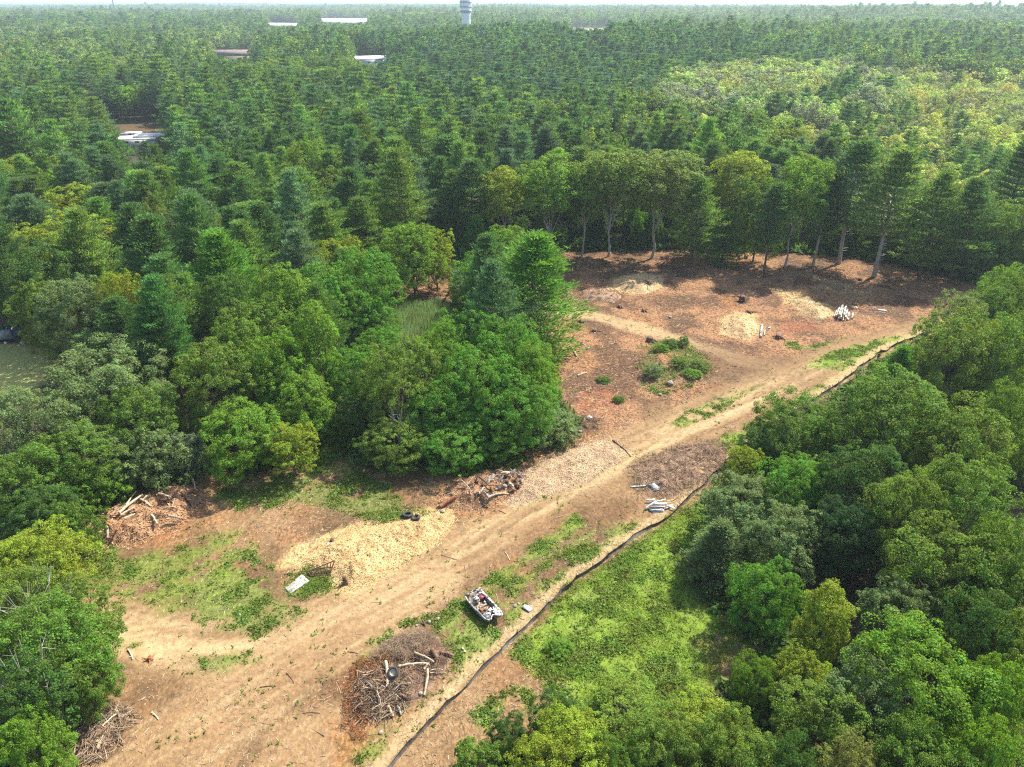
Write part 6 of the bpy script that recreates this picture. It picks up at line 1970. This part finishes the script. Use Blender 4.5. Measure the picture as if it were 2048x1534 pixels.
A_, B_ = fpt(615, 1143, .25), fpt(669, 1121, .95)
C_, D_ = fpt(622, 1152, .05), fpt(660, 1149, .10)
E_, F_ = fpt(640, 1136, .5), fpt(664, 1134, .55)
for p, q in ((A_, B_), (C_, D_), (E_, F_), (A_, C_), (B_, D_), (A_, E_), (C_, E_), (B_, F_), (F_, D_)):
    mb = MB(); mb.tube([p, p.lerp(q, .5) + Vector((0, 0, random.uniform(-.04, .02))), q], .055, 6, cap=0); mb.obj('rail', M['rust'], fe)
for k in range(1, 8):
    t = k / 8
    mb = MB(); mb.tube([A_.lerp(B_, t), C_.lerp(D_, t)], .035, 5, cap=0); mb.obj('cross_bar', M['rust'], fe)
    mb = MB(); mb.tube([A_.lerp(B_, t), C_.lerp(D_, min(1, t + .12))], .028, 5, cap=0); mb.obj('cross_bar', M['rust'], fe)

# tyres


def tyre(p, R_, w_, tilt, rz, label, m_='rubber', group=None, rim=None):
    e = empty('tyre', p); e.rotation_euler = (tilt[0], tilt[1], rz)
    tag(e, label, 'tyre', group)
    prof = [(.56, .30), (.60, .46), (.78, .52), (.93, .46), (1.0, .34), (1.0, 0), (1.0, -.34), (.93, -.46), (.78, -.52), (.60, -.46), (.56, -.30), (.60, 0)]
    n = 28; m = len(prof); V = []
    for k in range(n):
        a = 2 * pi * k / n
        for (rr_2, zz_) in prof:
            f = 1 + (.025 if (k % 2 and rr_2 > .95) else 0)
            V.append((cos(a) * rr_2 * R_ * f, sin(a) * rr_2 * R_ * f, zz_ * w_))
    F = [(k * m + j, ((k + 1) % n) * m + j, ((k + 1) % n) * m + (j + 1) % m, k * m + (j + 1) % m) for k in range(n) for j in range(m)]
    mb = MB(); mb.add(V, F); mb.obj('tread', M[m_], e, smooth=False)
    mb = MB()
    rp_ = [(.57, .25), (.50, .22), (.47, .05), (.34, .02), (.20, .10), (.18, .0)] if rim else [(.58, .28), (.56, .0), (.58, -.28)]
    V = []; m = len(rp_)
    for k in range(n):
        a = 2 * pi * k / n
        for (q, zz_) in rp_: V.append((cos(a) * q * R_, sin(a) * q * R_, zz_ * w_))
    mb.add(V, [(k * m + j, ((k + 1) % n) * m + j, ((k + 1) % n) * m + j + 1, k * m + j + 1) for k in range(n) for j in range(m - 1)])
    mb.obj('wheel_rim' if rim else 'bead', M[rim or 'rubber'], e)
    return e


M['rimcream'] = simple('cream_rim', (0.38, 0.32, 0.24), (0.60, 0.53, 0.42), 5, .6)
tyre(onm(815, 1030, .22), .62, .42, (R(-12), R(6), 0), .3, 'larger black tyre lying in the weeds behind the fresh chip heap', group='old tyres')
tyre(onm(831.5, 1036, .22), .50, .36, (R(-18), R(-8), 0), .9, 'smaller dusty tyre with a rusty rim leaning against the larger one', group='old tyres', rim='rust')
tyre(onm(786, 1345, .75), .46, .34, (R(32), R(-14), 0), .2, 'half-buried wheel with a cream rim in the big brush pile', group='old tyres', rim='rimcream')

# bucket remains at the chip heap edge
c = onm(657.5, 1088); mb = MB(); mb.tube([(0, 0, 0), (.02, 0, .18), (.02, .02, .26)], [.13, .16, .17], 12, cap=0)
o = mb.obj('bucket', M['white']); o.location = c; o.rotation_euler = (.9, .2, 0); tag(o, 'small white bucket beside the little brown stump at the fresh chip heap', 'bucket')

# ================================================================== TRUCK AND CLUTTER BY THE MOWN FIELD
M['blue'] = simple('blue_paint', (0.035, 0.065, 0.13), (0.06, 0.11, 0.20), 3, .4)
M['glass'] = simple('dark_glass', (0.02, 0.03, 0.04), None, 3, .1, spec=.6)
M['greyp'] = simple('grey_paint', (0.30, 0.32, 0.34), (0.5, 0.52, 0.54), 3, .5)
p0 = G(12, 681); tk = empty('box_truck', (p0[0], p0[1], gz1(p0[0], p0[1])), R(20))
tag(tk, 'old blue and grey truck in the shade at the far end of the mown field', 'truck')
mb = MB(); mb.box((-.4, 0, 1.45), (3.6, 2.0, 1.7)); mb.obj('cargo_box', M['greyp'], tk)
mb = MB(); mb.box((-.4, 0, 2.36), (3.7, 2.1, .12)); mb.obj('roof', M['blue'], tk)
mb = MB(); mb.box((2.2, 0, 1.15), (1.6, 1.9, 1.3), taper=.85); mb.obj('cab', M['blue'], tk)
for s_ in (-1, 1):
    mb = MB(); mb.box((2.25, s_ * .89, 1.42), (.8, .05, .45)); mb.obj('window', M['glass'], tk)
    for x_ in (-1.4, 1.9):
        mb = MB(); mb.tube([(x_, s_ * .8, .45), (x_, s_ * 1.0, .45)], .45, 14, cap=0); mb.obj('wheel', M['rubber'], tk)
mb = MB(); mb.box((3.0, 0, 1.45), (.06, 1.5, .5)); mb.obj('windscreen', M['glass'], tk)
JK = 'junk by the mown field'
rock(34, 677, .6, 'rust', 'rusty heap of scrap right of the truck by the mown field', 'scrap_heap', 'scrap heap', JK, flat=.8)
rock(46, 687, .45, 'concrete', 'pale lump among junk at the corner of the mown field', 'scrap_heap', 'scrap heap', JK, flat=.8)
rock(12, 687, .3, 'white', 'small white box-like lump in front of the truck', 'scrap_heap', 'scrap heap', JK, flat=.8)

# ================================================================== FAR BUILDINGS
M['roofw'] = simple('white_roof', (0.70, 0.70, 0.68), (0.82, 0.82, 0.80), .2, .6)
M['wallw'] = simple('white_wall', (0.62, 0.62, 0.60), (0.74, 0.74, 0.72), .3, .7)
M['roofb'] = simple('brown_shingles', (0.20, 0.145, 0.12), (0.30, 0.23, 0.19), .6, .9)
M['wallb'] = simple('tan_wall', (0.36, 0.30, 0.24), None, .5, .8)


def building(px, py, zr, L, W, rz, roof, wall, label, nm='building', cat='building', gable=0.0, nwin=5, group=None, h=None):
    zr0 = zr
    for _ in range(4):
        X, Y, _ = G(px, py, zr)
        zr = hz1(X, Y) + zr0
    X, Y, _ = G(px, py, zr)
    zb = hz1(X, Y) if h is None else zr - h
    e = empty(nm, (X, Y, min(zb, hz1(X, Y)))); e.rotation_euler = (0, 0, rz)
    H = zr - e.location.z
    tag(e, label, cat, group)
    mb = MB(); mb.box((0, 0, H / 2 - .5), (L, W, H - .0)); mb.obj('wall', M[wall], e)
    mb = MB()
    if gable:
        V = [(-L / 2 - .6, -W / 2 - .6, H - .55), (L / 2 + .6, -W / 2 - .6, H - .55), (L / 2 + .6, W / 2 + .6, H - .55), (-L / 2 - .6, W / 2 + .6, H - .55), (-L / 2 + gable, 0, H + gable), (L / 2 - gable, 0, H + gable)]
        mb.add(V, [(0, 1, 5, 4), (2, 3, 4, 5), (3, 2, 1, 0)], [(1, 2, 5), (3, 0, 4)])
    else:
        V = [(-L / 2 - .4, -W / 2 - .4, H - .45), (L / 2 + .4, -W / 2 - .4, H - .45), (L / 2 + .4, W / 2 + .4, H - .45), (-L / 2 - .4, W / 2 + .4, H - .45), (-L / 2 - .4, -W / 2 - .4, H - .1), (L / 2 + .4, -W / 2 - .4, H - .1), (L / 2 + .4, W / 2 + .4, H - .1), (-L / 2 - .4, W / 2 + .4, H - .1), (-L / 2 - .4, 0, H + W * .05), (L / 2 + .4, 0, H + W * .05)]
        mb.add(V, [(3, 2, 1, 0), (0, 1, 5, 4), (2, 3, 7, 6), (4, 5, 9, 8), (6, 7, 8, 9)], [(5, 6, 9), (7, 4, 8)])
        mb.add([V[1], V[2], V[6], V[5]], [(0, 1, 2, 3)]); mb.add([V[3], V[0], V[4], V[7]], [(0, 1, 2, 3)])
    mb.obj('roof', M[roof], e)
    for k in range(nwin):
        x = -L / 2 + L * (k + .7) / (nwin + .4)
        mb = MB(); mb.box((x, -W / 2 - .02, H * .62), (L / nwin * .35, .16, H * .18)); mb.obj('window', M['glass'], e)
    return e


SH = 'sheds in the gap of the left forest'
building(268, 274, 3.2, 17, 8, R(9), 'roofw', 'wallw', 'white-roofed shed, the nearer long one in the left forest gap', 'shed', 'shed', group=SH, nwin=4)
building(305, 268, 4.0, 12, 6, R(12), 'roofw', 'wallw', 'white-roofed shed, the farther right one in the left forest gap', 'shed', 'shed', group=SH, nwin=3)
building(236, 267, 3.0, 7, 4, R(5), 'darkgrey', 'blue', 'small dark blue shed at the left of the forest gap', 'shed', 'shed', group=SH, nwin=2)
building(266, 264, 2.8, 5, 3, R(5), 'roofw', 'greyp', 'small light grey shed in front of the red soil bank', 'shed', 'shed', group=SH, nwin=2)
building(206, 267, 2.8, 6, 3, R(3), 'greyp', 'rust', 'low grey shed at the far left end of the forest gap', 'shed', 'shed', group=SH, nwin=2)
building(466, 109, 10, 33, 16, R(4), 'roofb', 'wallb', 'brown-roofed house rising out of the forest at the left', 'house', 'house', gable=3.5, nwin=5)
building(742, 115, 8, 22, 24, R(14), 'roofw', 'wallw', 'white flat-roofed building with small windows behind the trees left of the tower', 'building', 'building', nwin=4)
building(590, 122, 5, 8, 5, R(4), 'roofw', 'wallw', 'tiny white roof in the forest between the brown and the white roofed buildings', 'building', 'building', nwin=2)
building(568, 50, 11, 62, 60, R(-22), 'roofw', 'wallw', 'distant long white warehouse, the left one', 'warehouse', 'warehouse', nwin=6, group='distant white warehouses')
building(688, 42, 12, 118, 90, R(-12), 'roofw', 'wallw', 'distant long white warehouse, the right and larger one', 'warehouse', 'warehouse', nwin=8, group='distant white warehouses')

# water tower
tx, ty, _ = G(932, 38, 31); dT = math.hypot(tx, ty); tx, ty = tx * 900 / dT, ty * 900 / dT
wt = empty('water_tower', (tx, ty, hz1(tx, ty) - .5)); tag(wt, 'pale cylindrical water tower with dark bands rising above the forest', 'water tower')
z0 = wt.location.z


def lathe(name, prof, m_, parent, n=32):
    mb = MB(); m = len(prof); V = [(cos(2 * pi * k / n) * r_, sin(2 * pi * k / n) * r_, z_) for k in range(n) for r_, z_ in prof]
    mb.add(V, [(k * m + j, ((k + 1) % n) * m + j, ((k + 1) % n) * m + j + 1, k * m + j + 1) for k in range(n) for j in range(m - 1)])
    return mb.obj(name, m_, parent, smooth=False)


M['tower'] = simple('tower_paint', (0.68, 0.69, 0.67), (0.76, 0.77, 0.75), .2, .6)
M['towerw'] = simple('tower_white', (0.74, 0.75, 0.74), (0.80, 0.80, 0.79), .2, .6)
lathe('shaft', [(5.0, 0), (5.0, 34 - z0), (5.6, 37 - z0)], M['tower'], wt)
lathe('collar', [(5.6, 37 - z0), (6.5, 38.5 - z0), (6.5, 39.8 - z0), (5.9, 39.9 - z0)], M['greyp'], wt)
lathe('tank', [(6.0, 39.8 - z0), (6.2, 42.5 - z0), (6.2, 43.3 - z0), (6.2, 47.2 - z0), (6.4, 50 - z0), (6.2, 55 - z0), (4.5, 57.5 - z0), (0.01, 58.5 - z0)], M['towerw'], wt)
for zz_ in (42.6, 47.4):
    lathe('walkway', [(6.2, zz_ - z0), (6.9, zz_ - z0), (6.9, zz_ + .75 - z0), (6.25, zz_ + .75 - z0)], M['darkgrey'], wt)
for k in range(16):
    a = k * pi / 8; mb = MB(); mb.tube([(cos(a) * 6.3, sin(a) * 6.3, 43.4 - z0), (cos(a) * 6.45, sin(a) * 6.45, 47.3 - z0)], .16, 4); mb.obj('rib', M['tower'], wt)
# lattice mast on the skyline
mx0, my0, _ = G(228, 14, 20); dM = math.hypot(mx0, my0); mx0, my0 = mx0 * 1500 / dM, my0 * 1500 / dM
ms = empty('radio_mast', (mx0, my0, hz1(mx0, my0))); tag(ms, 'thin lattice radio mast on the skyline at the far left', 'radio mast')
for k in range(3):
    a = k * 2.094; mb = MB(); mb.tube([(cos(a) * 1.2, sin(a) * 1.2, 0), (cos(a) * .5, sin(a) * .5, 58)], .28, 4); mb.obj('leg', M['greyp'], ms)
for k in range(12):
    zz_ = 3 + k * 4.6; mb = MB()
    for q in range(3):
        a, b = q * 2.094, (q + 1) * 2.094; r_ = 1.2 - .012 * zz_
        mb.tube([(cos(a) * r_, sin(a) * r_, zz_), (cos(b) * r_, sin(b) * r_, zz_ + 3)], .16, 3)
    mb.obj('brace', M['greyp'], ms)

# ================================================================== DEAD TREES
for px_, py_, h_, fam, lb, sc in [(92, 185, 15, 'oak', 'bleached dead tree in the left forest, the leftmost of three'), (116, 200, 15, 'column', 'bleached dead tree in the left forest, the middle of three'), (178, 222, 13, 'oak', 'forked bleached dead tree left of the sheds')] and \
        [(92, 185, 15, 'oak', 'bleached dead tree in the left forest, the leftmost of three', .6), (116, 200, 15, 'column', 'bleached dead tree in the left forest, the middle of three', .5), (178, 222, 13, 'oak', 'forked bleached dead tree left of the sheds', .6),
         (40, 1150, 10.5, 'broad', 'dead pale-limbed tree standing in the large leafy tree at the near left edge', .75), (20, 1290, 11, 'airy', 'dead pale-branched tree cut by the left edge near the corner', .8), (795, 800, 8.5, 'airy', 'dead twiggy tree in front of the olive ash in the middle clump', .6)]:
    X, Y, _ = G(px_, py_, h_)
    e = empty('dead_tree', (X, Y, gz1(X, Y)), random.random() * 6); tag(e, lb, 'dead tree', 'dead bleached trees')
    o = bpy.data.objects.new('trunk', PB[fam][0][1]); COL.objects.link(o); o.parent = e
    w_ = h_ * UW[fam] * sc; o.scale = (w_ / UW[fam], w_ / UW[fam], h_ * 1.12)
    o.material_slots[0].link = 'OBJECT'; o.material_slots[0].material = M['bark_dead']

# ================================================================== LOW VEGETATION AND LITTER
M['weed'] = foliage_mat('weed_leaf', trans=.35, nscale=.5, var=.5, fixed=(0.110, 0.175, 0.026), hue=.03)
M['grassb'] = foliage_mat('grass_blade', trans=.35, nscale=.5, var=.45, fixed=(0.160, 0.250, 0.022), hue=.01)
M['under'] = foliage_mat('undergrowth_leaf', trans=.35, nscale=.5, var=.5, fixed=(0.075, 0.15, 0.03), hue=.04)
M['reed'] = foliage_mat('reed_blade', trans=.35, nscale=.5, var=.35, fixed=(0.16, 0.24, 0.085), hue=.02)
vr = np.random.default_rng(17)


def tufts(name, x, y, h, nb, lw, m_, spread, label, up=.8, r=vr, zf=gz):
    n = len(x); z = zf(x, y)
    h = np.broadcast_to(h, (n,))
    P = np.repeat(np.stack([x, y, z], 1), nb, 0) + r.normal(size=(n * nb, 3)) * np.array([spread, spread, 0])
    hh = np.repeat(h, nb) * (.5 + r.random(n * nb))
    P[:, 2] += hh * .45 * r.random(n * nb)
    mb = MB()
    N_ = r.normal(size=(n * nb, 3)) * .45 + np.array([0, 0, 1.0])
    q = r.random(n * nb) < .75
    leafquads(mb, P[q] + np.array([0, 0, .03]), N_[q], hh[q] * .8, hh[q] * .8 * min(1, lw * 1.3), r)
    q = ~q
    D = r.normal(size=(q.sum(), 3)) * .8 + np.array([0, 0, up])
    blades(mb, P[q], D, hh[q], hh[q] * lw, r)
    o = mb.obj(name, M[m_]); tag(o, label, kind='stuff')
    return o


def pick(n, fn, x0=FX0 + 2, x1=FX1 - 2, y0=26, y1=FY1 - 3):
    X = np.zeros(0); Y = np.zeros(0); it = 0
    while len(X) < n and it < 60:
        x = vr.uniform(x0, x1, 60000); y = y0 + (y1 - y0) * vr.random(60000) ** 1.25; it += 1
        k = vr.random(60000) < fn(x, y)
        px_, py_, _ = proj(x, y, 0)
        k &= (px_ > -60) & (px_ < 2110) & (py_ < 1600)
        X = np.concatenate([X, x[k]]); Y = np.concatenate([Y, y[k]])
    return X[:n], Y[:n]


lawnP = PW(lawn_px) if 'lawn_px' in globals() else PW([(1400, 992), (1425, 1010), (1400, 1080), (1365, 1150), (1420, 1220), (1500, 1285), (1430, 1330), (1430, 1420), (1120, 1420), (1060, 1340), (1020, 1310), (1080, 1245), (1110, 1200), (1200, 1138), (1330, 1045)])
x, y = pick(12000, lambda x, y: (look(GG, x, y) > .25) * (.10 + .90 * sstep(.46, .60, fbm(x, y, 2.2, 91, 4))))
tufts('weeds', x, y, .13 + .15 * vr.random(len(x)) ** 2, 7, .5, 'weed', .16, 'patchy green weeds and grass on the bare soil')
x, y = inside(lawnP, 13000, vr, .3)
k = vr.random(len(x)) < .15 + .85 * sstep(.45, .62, fbm(x, y, 2.6, 92, 4)); x, y = x[k], y[k]
tufts('grass', x, y, .07 + .10 * vr.random(len(x)) ** 2.5, 7, .5, 'grassb', .16, 'bright green grassy growth right of the fence')
x, y = pick(1500, lambda x, y: (look(GI, x, y) > .5) * (fbm(x, y, 3.5, 95, 3) > .58) * .6)
tufts('seedlings', x, y, .22, 5, .5, 'weed', .10, 'thin scatter of seedlings on the bare soil')
# undergrowth along the forest margins
sdG = sdpoly(GX, GY, CLEAR)
x, y = pick(5000, lambda x, y: ((look(sdG, x, y) > .4) & (look(sdG, x, y) < 7)) * (.2 + .8 * (fbm(x, y, 4, 93, 3) > .45)))
tufts('undergrowth', x, y, .45 + .55 * vr.random(len(x)), 11, .45, 'under', .32, 'leafy undergrowth along the edge of the trees')
x, y = pick(2600, lambda x, y: ((look(sdG, x, y) > -.6) & (look(sdG, x, y) < 9) & (y > 118)) * 1.0, y0=118)
tufts('undergrowth', x, y, .7 + .8 * vr.random(len(x)), 10, .45, 'under', .5, 'leafy undergrowth below the trees of the far edge')
# special margins: bright green slope left of the middle clump, weeds round slab
x, y = inside(PW([(600, 880), (640, 820), (690, 850), (690, 905), (640, 930), (590, 925)]), 900, vr, .4)
tufts('undergrowth', x, y, .5, 11, .5, 'weed', .3, 'bright leafy slope left of the middle clump')
x, y = inside(PW([(740, 1028), (800, 1014), (850, 1018), (870, 1040), (800, 1048), (750, 1046)]), 260, vr, .2)
tufts('weeds', x, y, .16, 8, .5, 'weed', .2, 'green weeds round the two tyres')
x, y = inside(PW([(590, 1150), (640, 1118), (665, 1150), (660, 1180), (600, 1198), (615, 1170)]), 420, vr, .2)
tufts('weeds', x, y, .17, 8, .5, 'weed', .2, 'green weeds round the slab and the rusty frame')
x, y = inside(PW([(1280, 700), (1330, 680), (1400, 700), (1430, 745), (1380, 780), (1300, 785), (1270, 745)]), 700, vr, .4)
k = fbm(x, y, 2.5, 96, 3) > .52; x, y = x[k], y[k]
tufts('weeds', x, y, .28, 7, .4, 'weed', .3, 'scrubby weeds on the stony mound')
x, y = inside(PW([(905, 925), (960, 905), (1050, 915), (1020, 935), (950, 945), (915, 950)]), 420, vr, .3)
tufts('weeds', x, y, .5, 10, .45, 'weed', .3, 'green weeds between the middle clump and the root pile')
# reeds
x, y = inside(PW([(775, 632), (885, 622), (915, 650), (890, 700), (760, 705)]), 4200, vr, .2)
n = len(x); mb = MB(); z = gz(x, y)
blades(mb, np.stack([x, y, z], 1), np.stack([vr.normal(size=n) * .12, vr.normal(size=n) * .12, np.ones(n)], 1), 2.6 * (.75 + .5 * vr.random(n)), .10, vr)
blades(mb, np.stack([x, y, z + .8], 1), np.stack([vr.normal(size=n) * .35, vr.normal(size=n) * .35, np.ones(n)], 1), 1.5 * (.75 + .5 * vr.random(n)), .09, vr)
o = mb.obj('reeds', M['reed']); tag(o, 'patch of tall pale green reeds enclosed by the trees', kind='stuff')

# litter of sticks and bark over the clearing


def litter(name, n, L, rad, m_, fn, label, seed):
    x, y = pick(n, fn)
    n = len(x); r = np.random.default_rng(seed)
    z = gz(x, y) + .015
    th = r.random(n) * 6.283; LL = L * (.3 + r.random(n) ** 2 * 1.5)
    D = np.stack([np.cos(th), np.sin(th), r.normal(size=n) * .08], 1); S1 = np.stack([-np.sin(th), np.cos(th), np.zeros(n)], 1)
    C = np.stack([x, y, z], 1); rr_3 = rad * (.5 + r.random(n))
    V = []
    for e, f in ((-.5, 1), (.5, .5)):
        p = C + D * (LL * e)[:, None]
        V += [p - S1 * (rr_3 * f)[:, None], p + S1 * (rr_3 * f)[:, None], p + np.array([0, 0, 1]) * (rr_3 * f * 1.4)[:, None]]
    V = np.stack(V, 1); b = np.arange(n)[:, None] * 6
    F = np.concatenate([np.concatenate([b + 2, b + 0, b + 3, b + 5], 1), np.concatenate([b + 1, b + 2, b + 5, b + 4], 1)])
    mb = MB(); mb.add(V.reshape(-1, 3), F)
    o = mb.obj(name, M[m_]); tag(o, label, kind='stuff')


M['litter'] = simple('wood_litter', (0.10, 0.06, 0.04), (0.60, 0.45, 0.29), 1.0, .9, island=1.0, lo=.3, hi=.75)
M['litter_r'] = simple('red_litter', (0.12, 0.055, 0.035), (0.55, 0.33, 0.20), 1.0, .9, island=1.0, lo=.3, hi=.75)
litter('wood_litter', 17000, .30, .022, 'litter', lambda x, y: (look(GI, x, y) > .5) * (.06 + .94 * look(GS, x, y)) * (.25 + .75 * (fbm(x, y, 3, 97, 3) > .5)) * (y < 95), 'sticks and chips strewn over the near clearing', 61)
litter('wood_litter', 17000, .50, .04, 'litter_r', lambda x, y: (look(GI, x, y) > .5) * look(GS, x, y) ** 2 * (y > 80), 'reddish sticks and slash strewn over the far clearing', 62)
litter('branches', 1300, 1.4, .03, 'twig', lambda x, y: (look(GI, x, y) > .5) * (.05 + .95 * look(GS, x, y) ** 2) * .4, 'loose branches lying about the clearing', 63)
